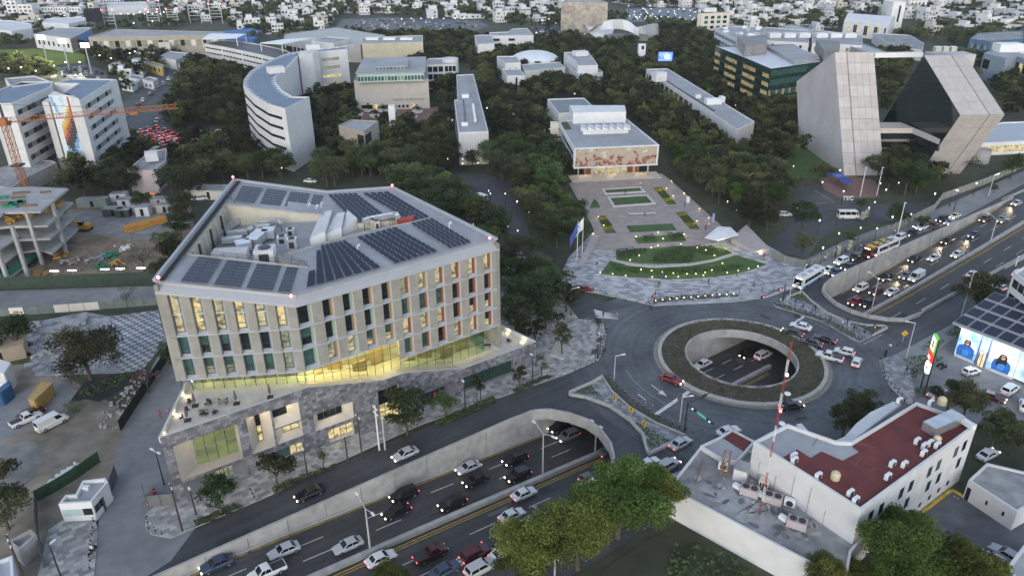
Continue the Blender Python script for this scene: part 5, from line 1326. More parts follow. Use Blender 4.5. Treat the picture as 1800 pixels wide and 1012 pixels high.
 # right tower: rhombus profile, glass end, two stone slopes
T0=P(*K9(1030,80),TH)
pl_a,pl_b=(T0.x,T0.y),(T0.x+pe.x,T0.y+pe.y)
Mm=onwall(*K9(1310,540),pl_a,pl_b); Bb=onwall(*K9(1080,872),pl_a,pl_b); Gg=onwall(*K9(740,545),pl_a,pl_b)
rt=thing('stone_tower','right stone clad tower, leaning like an open book with a dark glass end','tower',(Bb.x,Bb.y,0))
off2=e_*14.5
Bz=Bb+(Bb-Mm)*(Bb.z/(Mm.z-Bb.z)); Gz=Gg+(Gg-T0)*(Gg.z/(T0.z-Gg.z)); cap=[T0,Mm,Bz,Gz]
put('glass_end',MB().poly(cap),M('dark_curtain_glass',(.012,.02,.02),.08,.4,.12),rt)
mb=MB(); mb.poly([p+off2 for p in reversed(cap)])
put('end_wall',mb,stone_s,rt)
mb=MB(); mb.quad(Gz,Gz+off2,T0+off2,T0); mb.quad(T0+pe*.0+off2,Mm+off2,Mm,T0); mb.quad(Mm+off2,Bz+off2,Bz,Mm); put('backing',mb,concrete_dark,rt)
for(a,b,nv) in((Mm,T0,5),(Bz,Mm,5)):
 v=(b-a); lv=v.length; v.normalize()
 for i in range(2):
  o0=a if i==0 else a+e_*9.7; ww=9.4 if i==0 else 4.8
  panels(o0,e_,v,ww,lv,4 if i==0 else 2,nv,rt,m=tone[i] if b is T0 else tone[0])
for k in range(1,9):
 a=T0.lerp(Mm,k/9); b=T0.lerp(Gg,k/9); put('glass_transom',MB().bar(a-e_*.05,b-e_*.05,.12,.18),dark_m,rt)
bq=[F0+e_*6+pe*34,F0+e_*50+pe*34]
put('roof_bridge',MB().bar(P(*K9(640,75),37),P(*K9(1010,70),37),2.5,1.6),white_p,rt)
put('rear_block',MB().prism([(p.x,p.y) for p in(T0+e_*9+pe*8,T0+off2+e_*9+pe*8,T0+off2+e_*9+pe*16,T0+e_*9+pe*16)],0,37.5),stone_s,rt)
mb=MB()
for k in range(3):p=P(*K9(1130+k*60,45),39); mb.box(p+V3((0,0,.8)),(2,2,1.6))
put('roof_unit',mb,steel,rt)
# link of white bands between the two towers
lk=thing('link_building','low glass link with three white bands between the stone towers','building',P(*K9(800,800)))
for k,(za,q) in enumerate(((13.5,[(690,660),(940,660),(1170,755)]),(9.3,[(700,725),(900,725),(1130,815)]),(5.2,[(705,785),(860,785),(1060,880)]))):
 pts=[P(*K9(x,y),za) for x,y in q]; mb=MB()
 for a,b in zip(pts,pts[1:]):mb.prism([(a.x,a.y),(b.x,b.y),(b.x+pe.x*9,b.y+pe.y*9),(a.x+pe.x*9,a.y+pe.y*9)],za-.9,za+.9,0,None,True)
 put('band',mb,M('link_band',(.5,.46,.42),.8,.06,.6) if k==0 else MATS['link_band'],lk)
 mb=MB()
 for a,b in zip(pts,pts[1:]):mb.quad((a.x+pe.x*.8,a.y+pe.y*.8,za-3.2),(b.x+pe.x*.8,b.y+pe.y*.8,za-3.2),(b.x+pe.x*.8,b.y+pe.y*.8,za-.9),(a.x+pe.x*.8,a.y+pe.y*.8,za-.9))
 put('window_band',mb,win_dark,lk)
block([(p.x,p.y) for p in(F0,F0+e_*75,F0+e_*80+pe*45,F0+pe*45)],2)
bldg('low_hall','low long hall with a pale blue grey roof at the right edge','building',[(1705,232),(1716,252),(1850,245),(1850,212),(1760,215)],5,white_p,M('pale_blue_roof',(.4,.44,.48),.7,.05,.2),[(1,1,3.6,12,.02,.98,.85,lit_amber)])
r=thing('water_drum','round concrete drum beside the leaning tower','tank',P(1727,285)); p=P(1727,262,5); put('wall',MB().lathe((p.x,p.y,0),[(3.2,0),(3.2,5),(2.8,5),(2.8,4.6)],18),concrete,r)
# ---- glass office behind the towers
Kg=lambda pts:crop(pts,1100,0,4.5)
gb=bldg('glass_office','dark green glass office with faint yellow reflections on its panes and a white roof','office building',Kg([(710,365),(1150,545),(1560,487),(1330,352)]),19,M('green_curtain',(.018,.045,.04),.12,.3,.3),M('white_roof',(.6,.62,.66),.7,.06,.2),[(0,z,z+1.9,9,.01,.99,.96,[lit_glass('office_reflection',(1,.76,.3),.075,.0,.9),win_dark,MATS['office_reflection']]) for z in(14.2,10.2,6.2,2.2)]+[(1,z,z+2.6,16,.01,.7,.92,[MATS['office_reflection'] if z in(6.0,) else win_teal,win_teal,win_teal]) for z in(15.4,11,6.0,1.6)])  # yellow reflections painted as a faint glow on the dark panes
bm=tiles('grey_brick',(.27,.25,.25),(.22,.2,.2),(.2,.2,.2),1,.4,.03,axis=(.7,.7))
for q,h in(([(875,350),(935,428),(1110,410),(1100,335)],24),([(1495,375),(1560,475),(1680,440),(1680,385)],24)):
 pr_=[P(x,y,19) for x,y in Kg([(a,b+15) for a,b in q])]; put('roof_block',MB().prism([(p.x,p.y) for p in pr_],18,h),bm,gb)
pr_=[P(x,y,20) for x,y in Kg([(1110,365),(1330,490),(1520,460),(1310,365)])]; put('curved_skylight',MB().prism([(p.x,p.y) for p in pr_],18,[20,20.4,21.5,20]),roof_grey,gb)
# ---- roofs behind
def long_row(name,lab,px,h,wins=(),wall=white_w,roof=roof_grey,cat='building'):return bldg(name,lab,cat,px,h,wall,roof,wins)
lr=long_row('lab_block','white three storey block crowded with rooftop machines',Kg([(705,225),(880,310),(1100,300),(1090,215),(830,205)]),14,[(0,z,z+2,6,.03,.98,.9,roof_blue) for z in(2,6,10)])
for k in range(14):rbox(lr,1275+rnd.random()*60,50+rnd.random()*14,13.6,(2+rnd.random()*2,2,1.2+rnd.random()),.2,white_m if k%3 else steel)
r2=long_row('school_row','long white classroom row with boxes on its roof, left half',Kg([(1100,320),(1450,340),(1440,240),(1100,215)]),10,[(0,5.5,8,9,.03,.98,.6,[lit_soft,win_dark,cream_w])])
for k in range(3):rbox(r2,1360+k*26,66,9.6,(8,6,3),.05,white_p)
r3=long_row('school_row','long white classroom row with boxes on its roof, right half',[(1428,76),(1516,80),(1516,62),(1428,52)],10,[(0,5.5,8,9,.03,.98,.6,[lit_soft,win_dark,cream_w])])
for k in range(3):rbox(r3,1442+k*25,66,9.6,(8,6,3),.05,white_p)
long_row('shed_row','long grey metal shed roof running behind the classroom rows',[(1372,46),(1460,70),(1530,94),(1560,92),(1480,62),(1392,43)],9,(),concrete,M('shed_roof',(.33,.35,.36),.6,.1,.2))
long_row('shed_row','cluttered low white roofs behind the right stone tower',[(1570,82),(1622,88),(1624,76),(1600,62),(1535,58)],7,(),white_w,roof_old)
hb=long_row('apartment_block','pale four storey apartment block with green windows beyond the wood',Kg([(570,108),(605,112),(825,105),(800,97)]),17,[(1,z,z+2.2,4,.05,.95,.55,[win_teal,win_dark]) for z in(1.5,5.5,9.5,13)],cream_w)
rbox(hb,1247,21,17,(10,6,3),0,white_w)
# church with slotted windows and tower
Kh=lambda pts:crop(pts,1450,0,5.143)
ch=long_row('church','white church with barrel roof and grouped slot windows',Kh([(175,190),(580,235),(640,165),(230,140)]),11,[(0,2,9,1,u,u+.035,1,win_dark if i%3 else lit_amber) for i,u in enumerate((.1,.24,.28,.32,.48,.52,.56,.70,.74,.78,.92))],white_p)
cq=[P(x,y,11) for x,y in Kh([(175,190),(580,235),(640,165),(230,140)])]; mb=MB()
for i in range(6):
 f=lambda u:(cq[0].lerp(cq[3],u),cq[1].lerp(cq[2],u),3.5*sin(pi*u))
 (a,b,z0_),(c,d2,z1_)=f(i/6),f((i+1)/6); mb.quad((a.x,a.y,11+z0_),(b.x,b.y,11+z0_),(d2.x,d2.y,11+z1_),(c.x,c.y,11+z1_))
for s_ in(0,1):mb.poly([(cq[s_].lerp(cq[3-s_],u/6).x,cq[s_].lerp(cq[3-s_],u/6).y,11+3.5*sin(pi*u/6)) for u in range(7)])
put('barrel_roof',mb,white_p,ch)
cu_=[P(x,y,0) for x,y in Kh([(600,275),(640,255)])]; p=P(*Kh([(625,262)])[0]); hh=zseen(p,3); put('bell_tower',MB().box((p.x,p.y+4,hh/2),(11,8,hh),.1),white_p,ch)
put('slot_window',MB().box((p.x+1.5,p.y-.1,hh*.55),(1.6,.2,hh*.6),.1),win_dark,ch)
# hill flats near the top right
for i,(x,y,w_,yt,l) in enumerate(((1573,31,30,3,'left'),(1612,22,36,-12,'right'))):
 p=P(x,y); k=(p-V3((0,0,CAM_H))).dot(FW)/F_PX; hh=min(zseen(p,yt),60)
 q=[(p.x-w_*k/2,p.y),(p.x+w_*k/2,p.y+4),(p.x+w_*k/2,p.y+16),(p.x-w_*k/2,p.y+12)]
 bldg('hill_tower','white apartment tower on the far hillside, %s of the pair'%l,'apartment tower',q,hh,white_p,roof_old,[(0,3+j*4,5+j*4,4,.1,.9,.4,[win_dark,win_teal]) for j in range(int(hh/4)-1)],world=True)
bldg('blue_store','low store with a dark blue wall and cluttered roof at the far right','store',Kh([(1310,350),(1500,375),(1800,350),(1800,275),(1380,300)]),8,M('blue_wall',(.07,.14,.22),.7,.1,.5),roof_old,[(0,2,5,5,.1,.9,.4,[lit_soft,win_dark])])
bl=bldg('grey_office','blue grey office with an angular white fin at the right edge','office building',Kh([(1440,480),(1640,530),(1740,510),(1850,540),(1850,440),(1560,430)]),14,M('blue_grey_wall',(.25,.3,.36),.6,.06,.5),roof_grey,[(0,6,11,1,.05,.35,.98,win_dark),(2,3,11,3,.02,.98,.8,[win_dark,lit_amber])])
bl2=rbox(bl,1770,92,13,(14,8,5),0,white_m)
p=P(1777,137); put('white_fin',MB().bar((p.x,p.y-1,0),(p.x+3,p.y,14),3,1.2),white_p,bl)
# ---- chapel tower, hypar shell, domes and pavilions in the wood
r=thing('bell_tower','slim white bell tower with a square opening among the trees','tower',P(1127,112)); p=P(1127,112); mb=MB(); hh=zseen(p,78); mb.box((p.x,p.y+1.5,hh/2),(4.6,3,hh)); put('shaft',mb,white_p,r)
put('opening',MB().box((p.x+.4,p.y-.02,hh-2.2),(1.7,.1,2.2)),black_m,r)
hy=thing('shell_hall','white winged concrete shell hall rising above the wood','hall',P(1092,70))
shell=M('shell_white',(.66,.68,.7),.7,.04,.3)
def vault(px_z,n=10):
# surface between two edge curves given as (x, y, z) points of the photograph
 A_=[P(*q) for q in px_z[0]]; B_=[P(*q) for q in px_z[1]]
 def cat(c,u):
  k=u*(len(c)-1); i=min(int(k),len(c)-2); f=k-i
  p0,p1,p2,p3=c[max(i-1,0)],c[i],c[i+1],c[min(i+2,len(c)-1)]
  return .5*((2*p1)+(p2-p0)*f+(2*p0-5*p1+4*p2-p3)*f*f+(3*p1-p0-3*p2+p3)*f**3)
 mb=MB()
 g=[[cat(A_,i/n).lerp(cat(B_,i/n),j/5) for j in range(6)] for i in range(n+1)]
 for dz in(0,-.5):
  for i in range(n):
   for j in range(5):
    q=[g[i][j],g[i+1][j],g[i+1][j+1],g[i][j+1]]; q=[v+V3((0,0,dz)) for v in q]; mb.quad(*(q if dz==0 else reversed(q)))
 return mb
put('vault',vault([[(1046,47,11),(1066,37,15),(1086,34,17),(1106,38,15),(1122,52,9)],[(1030,58,4),(1060,52,9),(1086,50,10),(1110,56,8),(1124,66,3)]]),shell,hy,smooth=True)
put('wing',vault([[(1024,43,13),(1036,48,9),(1060,50,8),(1080,49,8)],[(1026,46,10),(1040,60,4),(1058,70,1),(1076,60,4)]]),shell,hy,smooth=True)
put('wing',vault([[(1112,49,8),(1130,46,10),(1146,42,14),(1157,42,15)],[(1118,58,4),(1138,66,2),(1150,74,0),(1158,62,5)]]),shell,hy,smooth=True)
mb=MB(); a=P(1062,72); b=P(1140,74); mb.prism([(a.x,a.y+4),(b.x,b.y+4),(b.x,b.y+16),(a.x,a.y+16)],0,4); put('base_wall',mb,concrete_dark,hy)
Kp=lambda pts:crop(pts,700,0,4.5)
b1=bldg('class_block','white block with open stair galleries, upper middle','building',Kp([(605,280),(630,350),(760,345),(735,275)]),12,white_w,roof_grey,[(1,2,4.5,3,.1,.95,.8,cream_w),(1,6,8.5,3,.1,.95,.8,cream_w)])
b2=bldg('class_block','long white block with three open galleries, upper middle','building',Kp([(740,285),(1070,280),(1020,222),(900,230),(870,252),(720,258)]),12,white_w,roof_grey,[(0,z,z+1.6,4,.02,.75,.85,[win_dark,cream_w]) for z in(1.6,5,8.4)]+[(0,1,8,1,.78,.97,.9,MATS['concrete_dark'])])
b3=bldg('class_block','white twin block in front of the white dome','building',Kp([(780,445),(845,500),(970,495),(935,445)]),11,white_w,roof_grey,[(1,5,8,2,.1,.9,.4,win_dark)])
b3b=bldg('class_block','lower white block stepping down in front of the twin block','building',Kp([(820,545),(860,600),(1005,598),(960,545)]),9,white_w,roof_grey,[(1,.2,8,1,.46,.58,.9,win_dark)])
r=thing('white_dome','low white dome of a round hall among the trees','dome',P(*Kp([(1080,520)])[0])); p=P(*Kp([(1080,500)])[0],4); mb=MB(); rr=16.5
mb.lathe((p.x,p.y,0),[(rr,0),(rr,4)]+[(rr*cos(t*pi/16),4+7.5*sin(t*pi/16)) for t in range(1,8)]+[(.2,11.5)],24); put('shell',mb,shell,r,smooth=True)
bldg('flat_hall','low flat roofed hall in front of the white dome','building',Kp([(975,510),(1000,560),(1040,560),(1320,530),(1270,490)]),8,M('greenish_wall',(.5,.52,.47),.8,.05,.4),M('grey_green_roof',(.3,.33,.33),.8,.06,.3))
b4=bldg('class_block','tall white block with a lower wing, right of the white dome','building',Kp([(1400,480),(1420,520),(1580,515),(1500,405),(1310,415)]),12,white_w,roof_grey,[(1,6,7.2,1,.05,.95,.9,win_dark)])
b4b=bldg('class_block','lower wing in front of the tall white block, seen through trees','building',Kp([(1310,480),(1440,600),(1620,570),(1560,525),(1420,525)]),8,white_w,roof_grey)
rbox(b4,1020,98,11.6,(8,6,2.6),.3,white_w)
r=thing('event_screen','bright blue lit outdoor screen in a clearing of the wood','screen',P(1169,112)); p=P(1169,112); hs=M('screen_frame',(.02,.02,.03),.5,0)
put('frame',MB().box((p.x,p.y+.8,4.2),(9.5,.6,6.2),0),hs,r)
put('display',MB().quad((p.x-4.4,p.y+.46,1.6),(p.x+4.4,p.y+.46,1.6),(p.x+4.4,p.y+.46,6.9),(p.x-4.4,p.y+.46,6.9)),lit_glass('screen_light',(.08,.16,1),1.0,.4,.35),r)
put('bright_field',MB().quad((p.x-.2,p.y+.42,3),(p.x+2.6,p.y+.42,3),(p.x+2.6,p.y+.42,5.4),(p.x-.2,p.y+.42,5.4)),lamp_mat('screen_white',(.6,.75,1),1.6),r)
glow(500,(.15,.25,1),(p.x,p.y-2,6),3)
# stone clad auditorium far up
au=bldg('auditorium','large stone clad auditorium with a dark square portal','auditorium',Kp([(1290,20),(1400,18),(1660,22),(1600,0),(1330,0)]),24,tiles('rough_stone',(.42,.37,.3),(.28,.25,.21),(.2,.2,.2),4,3,.02,axis=(1,0)),roof_grey,[])
p=P(1032,38); put('portal',MB().box((p.x,p.y-4,8),(27,12,16)),black_m,au); mb=MB(); mb.bar((p.x-15,p.y-10,0),(p.x-15,p.y-10,17),3,2); mb.bar((p.x+15,p.y-10,0),(p.x+15,p.y-10,17),3,2); mb.bar((p.x-16,p.y-10,17),(p.x+16,p.y-10,17),3,2); put('portal_frame',mb,M('rust_frame',(.2,.12,.07),.8,.1,.5),au)
# ---- upper left towers
def tower_px(x0,x1,yb,yt,lab,dep=14,wall=white_p,cols=4,name='apartment_tower',wm=None,rz=.0):
 a,b=P(x0,yb),P(x1,yb+rz); hh=min(70,zseen((a+b)/2,yt)); n=int(hh/3.4)
 return bldg(name,lab,'apartment tower',[(a.x,a.y),(b.x,b.y),(b.x-2,b.y+dep),(a.x-2,a.y+dep)],hh,wall,roof_old,[(0,1.2+3.4*k,2.8+3.4*k,cols,.04,.96,.5,wm or[win_dark,win_dark,lit_soft if rnd.random()<.2 else win_dark]) for k in range(n)],world=True,blk=3)
tower_px(17,36,36,-22,'tall white apartment tower at the upper left corner',cols=2)
tower_px(37,62,36,8,'white and brown striped apartment block at the upper left',cols=3,wm=[M('brown_shutter',(.14,.08,.05),.7,.1,1),win_dark])
for i in range(3):tower_px(76+i*24,98+i*24,33,13,'white apartment block of three in a row, '+('left','middle','right')[i],cols=4)
tower_px(112,140,14,-12,'white apartment tower behind the row of three blocks',cols=3)
tower_px(158,168,27,5,'narrow beige tower beside the row of three',wall=cream_w,cols=1)
for i in range(3):tower_px(170+i*15,184+i*15,18,-14,'grey balcony tower of the upper left cluster, '+('left','middle','right')[i],wall=M('pale_grey_wall',(.45,.46,.48),.8,.06,.4) if i==0 else MATS['pale_grey_wall'],cols=3)
bldg('white_warehouse','large white flat warehouse along the upper left edge','warehouse',[(-30,50),(20,55),(55,50),(55,42),(20,36),(-30,36)],8,white_p,M('white_sheet_roof',(.6,.61,.62),.7,.06,.05))
bldg('white_warehouse','long low white warehouse above the palm trees at the upper left','warehouse',[(74,40),(120,42),(166,33),(140,30),(80,33)],8,white_p,MATS['white_sheet_roof'])
bldg('white_warehouse','long white flat roof behind the stadium frames','warehouse',[(188,13),(260,9),(255,3),(190,5)],8,white_p,MATS['white_sheet_roof'])
# white corner building, lower right
Kw=lambda pts:crop(pts,1160,700,4.4)
Kx=lambda pts:crop(pts,1350,759,4)
HT,HLw=11.0,5.2
tp=[P(x,y,HT) for x,y in((1325,775),(1514,895),(1718,745),(1610,707),(1527,762))]
tp[4]=P(1472,772,HT)
tall=bldg('corner_building','white three storey corner building with a dark red roof','building',[(1325,775),(1514,895),(1718,745),(1611,706),(1497,775),(1470,774),(1384,744)],HT,white_w,roof_grey,[(1,7.2,9.0,11,.06,.96,.42,[win_dark,win_dark,cream_w]),(1,4.0,5.8,9,.1,.96,.35,[win_dark,cream_w,win_dark]),(1,1.4,2.2,8,.2,.9,.25,win_dark)],par=.55)
bt=[V3((p.x,p.y)) for p in(P(1325,775,HT),P(1514,895,HT),P(1718,745,HT),P(1611,706,HT))]
put('red_roof',MB().sheet([(p.x,p.y) for p in pp(crop([(90,185),(205,120),(300,180),(375,135),(525,200),(640,140),(590,100),(740,0),(1000,-200),(1460,-40),(1390,0),(660,540)],1350,759,4),HT-.5)],[],HT-.5),roof_red,tall)
mb=MB()  # curved canopy lip on the street side
q=[P(x,y,HT-2.5) for x,y in Kx([(200,-55),(235,-62),(300,10),(370,55),(470,60),(540,30),(620,-60),(720,-140),(880,-215),(940,-205),(720,-40),(480,150),(250,5)])]
mb.sheet([(p.x,p.y) for p in q],[],HT-2.5); mb2=MB(); mb2.prism([(p.x,p.y) for p in q],HT-3.0,HT-2.5,0,None,True); put('street_canopy',mb2,white_p,tall)
lowp=[(1175,855),(1490,1005),(1500,960),(1515,905),(1325,790),(1320,775),(1300,800),(1232,785)]
low=bldg('flat_building','low white building with a cluttered stained roof, lower right','building',[(1174,856),(1488,1022),(1497,968),(1545,915),(1335,792),(1318,790),(1232,783)],HLw,white_w,roof_old,[(0,1.6,2.5,1,.80,.86,1,win_dark)],par=.35)
bldg('annex_roof','low annexe with a red and grey roof between the two white buildings','building',Kw([(310,365),(480,470),(600,490),(740,330),(560,235),(470,290)]),5.6,white_w,roof_grey,(),par=.3)
put('red_roof',MB().sheet([(p.x,p.y) for p in pp(Kw([(470,292),(620,390),(660,420),(725,330),(700,305),(560,240)]),5.36)],[],5.36),roof_red,low)
bldg('boundary_wall','white boundary wall running from the low building to the street','wall',Kw([(0,620),(10,640),(240,545),(235,530)]),2.4,white_w,white_w,(),par=.05)
def rooftop(px,py,z,k,lab,grp='machines on the low stained roof',kind='twin',rz=-.5,s=1.0):
 x,y=k(px,py); p=P(x,y,z); r=thing('roof_machine',lab,'air conditioner',p,grp); ca,sa=cos(rz),sin(rz)
 if kind=='twin':
  put('casing',MB().box((p.x,p.y,z+.7*s),(2.6*s,1.5*s,1.2*s),rz),M('pinkish_casing',(.42,.37,.37),.7,.08,1),r)
  for d in(-.6,.6):
   put('fan',MB().lathe((p.x+d*s*ca,p.y+d*s*sa,z+1.3*s),[(.5*s,0),(.5*s,.14),(.42*s,.1),(.05,.1)],10),dark_m,r)
  put('duct',MB().bar((p.x-1.3*s*ca,p.y-1.3*s*sa,z+.6),(p.x-2.6*s*ca+.4,p.y-2.6*s*sa+.3,z+.6),.7,.6),white_m,r)
 elif kind=='split':
  put('casing',MB().box((p.x,p.y,z+.5*s),(1.1*s,.5*s,.9*s),rz),white_m,r)
  q=V3((sa,-ca,0))*.27*s; put('fan',MB().tube([V3((p.x,p.y,z+.5*s))+q*.9,V3((p.x,p.y,z+.5*s))+q*1.1],.36*s,10),dark_m,r)
  put('base',MB().box((p.x,p.y,z+.03),(1.2*s,.6*s,.06),rz),dark_m,r)
 elif kind=='cooler':
  put('casing',MB().box((p.x,p.y,z+.95*s),(1.4*s,1.4*s,1.3*s),rz),M('cooler_casing',(.6,.55,.46),.7,.08,1),r)
  for d in(-.4,0,.4):
   mb=MB(); o=V3((sa,-ca,0))*.71*s; mb.box((p.x+o.x+d*s*ca,p.y+o.y+d*s*sa,z+.9*s),(.28*s,.04,1.0*s),rz); put('louvre',mb,dark_m,r)
  mb=MB()
  for i in range(4):a=rz+pi/4+i*pi/2; mb.bar((p.x+cos(a)*.8*s,p.y+sin(a)*.8*s,z),(p.x+cos(a)*.8*s,p.y+sin(a)*.8*s,z+.35*s),.08,.08)
  put('stand',mb,dark_m,r)
 elif kind=='tank':
  put('tank',MB().lathe((p.x,p.y,z),[(.75*s,0),(.8*s,.1),(.8*s,1.2*s),(.6*s,1.5*s),(.25*s,1.6*s),(.22*s,1.75*s),(.05,1.76*s)],14),M('tank_plastic',(.55,.47,.3),.6,.06,1),r); r['category']='water tank'
 elif kind=='hut':
  put('hut',MB().box((p.x,p.y,z+1.1*s),(2.2*s,2.6*s,2.2*s),rz),white_w,r); put('roof',MB().box((p.x,p.y,z+2.25*s),(2.3*s,2.7*s,.12),rz),roof_old,r); r['category']='roof hut'
 return r
kw=lambda x,y:Kw([(x,y)])[0]; kx=lambda x,y:Kx([(x,y)])[0]
ZL_=HLw-.35
rooftop(690,740,ZL_,kw,'pinkish twin-fan machine left of the mast foot',kind='twin'); rooftop(870,800,ZL_,kw,'pinkish twin-fan machine right of the mast foot',kind='twin'); rooftop(1055,990,ZL_,kw,'pinkish twin-fan machine with a bent white duct, nearest the roof edge',kind='twin')
rooftop(800,690,ZL_,kw,'cream slatted cooler beside the mast',kind='cooler'); rooftop(1235,890,ZL_,kw,'cream slatted cooler near the wall of the tall building',kind='cooler'); rooftop(1190,870,ZL_,kw,'white machine left of the slatted cooler by the wall',kind='split',s=1.3)
rooftop(625,605,ZL_,kw,'cream roof hut with orange louvres',kind='hut',s=.9); rooftop(1340,930,ZL_,kw,'white roof hut against the tall wall',kind='hut',s=1.1)
rooftop(1000,830,ZL_,kw,'white broken machine among cables on the roof',kind='split',s=1.4); rooftop(1130,810,ZL_,kw,'small white unit by the wall, middle of the roof',kind='split'); rooftop(955,730,ZL_,kw,'small white unit by the wall, nearest the mast',kind='split'); rooftop(490,550,ZL_,kw,'white unit under the rusty frame',kind='split',s=1.4)
ZT_=HT-.5
rooftop(470,330,ZT_,kx,'cream water tank on the near part of the red roof','things on the red roof','tank',s=.8); rooftop(1218,-195,ZT_,kx,'large cream water tank on the far part of the red roof','things on the red roof','tank',s=.85); rooftop(1185,70,ZT_,kx,'cream square tank among the units at the roof edge','things on the red roof','tank',s=.7)
for x,y,l in((178,185,'at the grey roof step'),(182,215,'just below the one at the grey step'),(350,325,'left of the near water tank'),(575,445,'at the near corner of the red roof'),(612,495,'nearest the roof corner'),(838,330,'with a loose white pipe'),(955,245,'right of the loose pipe'),(870,240,'behind the loose pipe'),(1045,80,'leftmost of the edge cluster'),(1095,115,'middle of the edge cluster'),(1090,165,'lowest of the edge cluster'),(1185,110,'below the square tank'),(1135,95,'smallest of the edge cluster'),(920,-205,'alone on the far red roof'),(1140,-190,'beside the big water tank')):
 rooftop(x,y,ZT_,kx,'white split unit on the red roof, '+l,'split units on the red roof','split',rz=.6)
 # long machine at the red roof end
r=thing('roof_machine','long grey machine with white ducts at the far corner of the red roof','air conditioner',P(*kx(1230,-60),ZT_)); a,b=P(*kx(1130,-20),ZT_+.8),P(*kx(1330,-110),ZT_+.8); put('casing',MB().bar(a,b,2.2,1.5),steel,r); put('duct',MB().bar(b,P(*kx(1450,-30),ZT_+1),.8,.8),white_m,r)
# rusty frame, antenna mast with dishes
rust=M('rusty_steel',(.2,.12,.08),.8,.2,2)
r=thing('rusty_frame','rusty steel frame leaning over the low roof','frame',P(*kw(490,600),ZL_)); mb=MB(); base=[P(*kw(x,y),ZL_) for x,y in((465,600),(515,610),(525,590),(480,585))]
for p in base:mb.bar(p,p+V3((0,0,4.6)),.12,.12)
for z in(1.5,3,4.5):
 for a,b in zip(base,base[1:]+base[:1]):mb.bar(a+V3((0,0,z)),b+V3((0,0,z-(1.2 if z==3 else 0))),.1,.1)
put('bars',mb,rust,r)
mast=thing('antenna_mast','tall red and white lattice antenna mast on the low roof','antenna mast',P(*kw(772,900),ZL_)); mp_=P(*kw(772,900),ZL_); mh=zseen(mp_,600)
mh=min(mh,60)
n=11; redm=M('mast_red',(.32,.05,.03),.6,.1,1)
for k in range(n):
 z0_,z1_=ZL_+(mh-ZL_)*k/n,ZL_+(mh-ZL_)*(k+1)/n; mb=MB(); w_=.15
 cs=[(w_*cos(a),w_*sin(a)) for a in(0,2.1,4.2)]
 for c in cs:mb.bar((mp_.x+c[0],mp_.y+c[1],z0_),(mp_.x+c[0],mp_.y+c[1],z1_),.028,.028)
 m_=4
 for j in range(m_):
  za,zb=z0_+(z1_-z0_)*j/m_,z0_+(z1_-z0_)*(j+1)/m_
  for i in range(3):c,d2=cs[i],cs[(i+1)%3]; mb.bar((mp_.x+c[0],mp_.y+c[1],za),(mp_.x+d2[0],mp_.y+d2[1],zb),.03,.03)
 put('mast_section',mb,redm if k%2==0 else white_p,mast)
for yy in(742,690):
 z=zseen(mp_,yy); put('dish',MB().lathe((mp_.x+.55,mp_.y-.4,z),[(.1,0),(.42,.1),(.42,.2),(.05,.22)],10),white_m,mast)
for yy,l in((655,'upper'),(718,'lower')):
 z=zseen(mp_,yy); put('warning_lamp',MB().box((mp_.x,mp_.y-.5,z),(.28,.28,.32)),white_lamp if l=='upper' else red_lamp,mast)
 # stains, patches, cables and loose things on the low roof
stain=M('roof_stain',(.14,.14,.138),.9,.4,.8); patch=M('roof_patch',(.33,.34,.34),.85,.2,.8); cable=MB(); junk=MB(); lowq=[tuple(v) for v in inset_poly([P(x,y,HLw) for x,y in((1174,856),(1488,1022),(1497,968),(1545,915),(1335,792),(1318,790),(1232,783))],.6)]
for k in range(46):
 x,y=150+rnd.random()*1100,0; y=560+(x-150)*.36+rnd.random()*(330-x*.1); p=P(*kw(x,y),ZL_+.012); n=rnd.randint(6,9); s_=rnd.uniform(.25,1.5); a0=rnd.random()*6; el=rnd.uniform(.25,.8)
 q=[(p.x+s_*rnd.uniform(.8,1)*(cos(a0)*cos(i*6.283/n)-el*sin(a0)*sin(i*6.283/n)),p.y+s_*rnd.uniform(.8,1)*(sin(a0)*cos(i*6.283/n)+el*cos(a0)*sin(i*6.283/n)),ZL_+.006+k*.0015) for i in range(n)]
 if all(inside(v,lowq) for v in q):put('roof_stain',MB().poly(q),stain if k%3 else patch,low)
for k in range(16):
 p=P(*kw(560+rnd.random()*560,640+rnd.random()*260),ZL_+.06); q=P(*kw(560+rnd.random()*560,640+rnd.random()*260),ZL_+.06); cable.tube([p,p.lerp(q,.5)+V3((rnd.uniform(-.8,.8),rnd.uniform(-.8,.8),0)),q],.045,4)
for k in range(40):
 p=P(*kw(420+rnd.random()*800,560+rnd.random()*330),ZL_); s_=rnd.uniform(.15,.6); junk.box((p.x,p.y,ZL_+s_*.3),(s_,s_*.6,s_*.6),rnd.random()*3)
put('roof_cable',cable,dark_m,low,kind='stuff'); put('roof_debris',junk,roof_grey,low,kind='stuff')
for a,b in(((285,550),(420,555)),((330,480),(280,640)),((740,540),(1020,720)),((860,870),(1010,940))):put('roof_pipe',MB().tube([P(*kw(*a),ZL_+.3),P(*kw(*b),ZL_+.3)],.09,6),rust if a[0]<400 else dark_m,low)
for k in range(5):p=onwall(*kw(760+k*130,560+k*75),bt[0],bt[1]); put('downpipe',MB().bar((p.x,p.y-.1,HLw-.3),(p.x,p.y-.1,HT-1-rnd.random()*3),.08,.08),concrete,tall)
for k in range(9):
 p=P(*kx(250+rnd.random()*900,150+rnd.random()*200-k*18),HT-.49); q=p+V3((rnd.uniform(-4,4),rnd.uniform(-3,3),0)); put('roof_seam',MB().bar(p,q,.08,.012+k*.002),M('seam',(.2,.1,.09),.9,.2,1),tall) if inside(p,[tuple(v) for v in bt]) and inside(q,[tuple(v) for v in bt]) else None
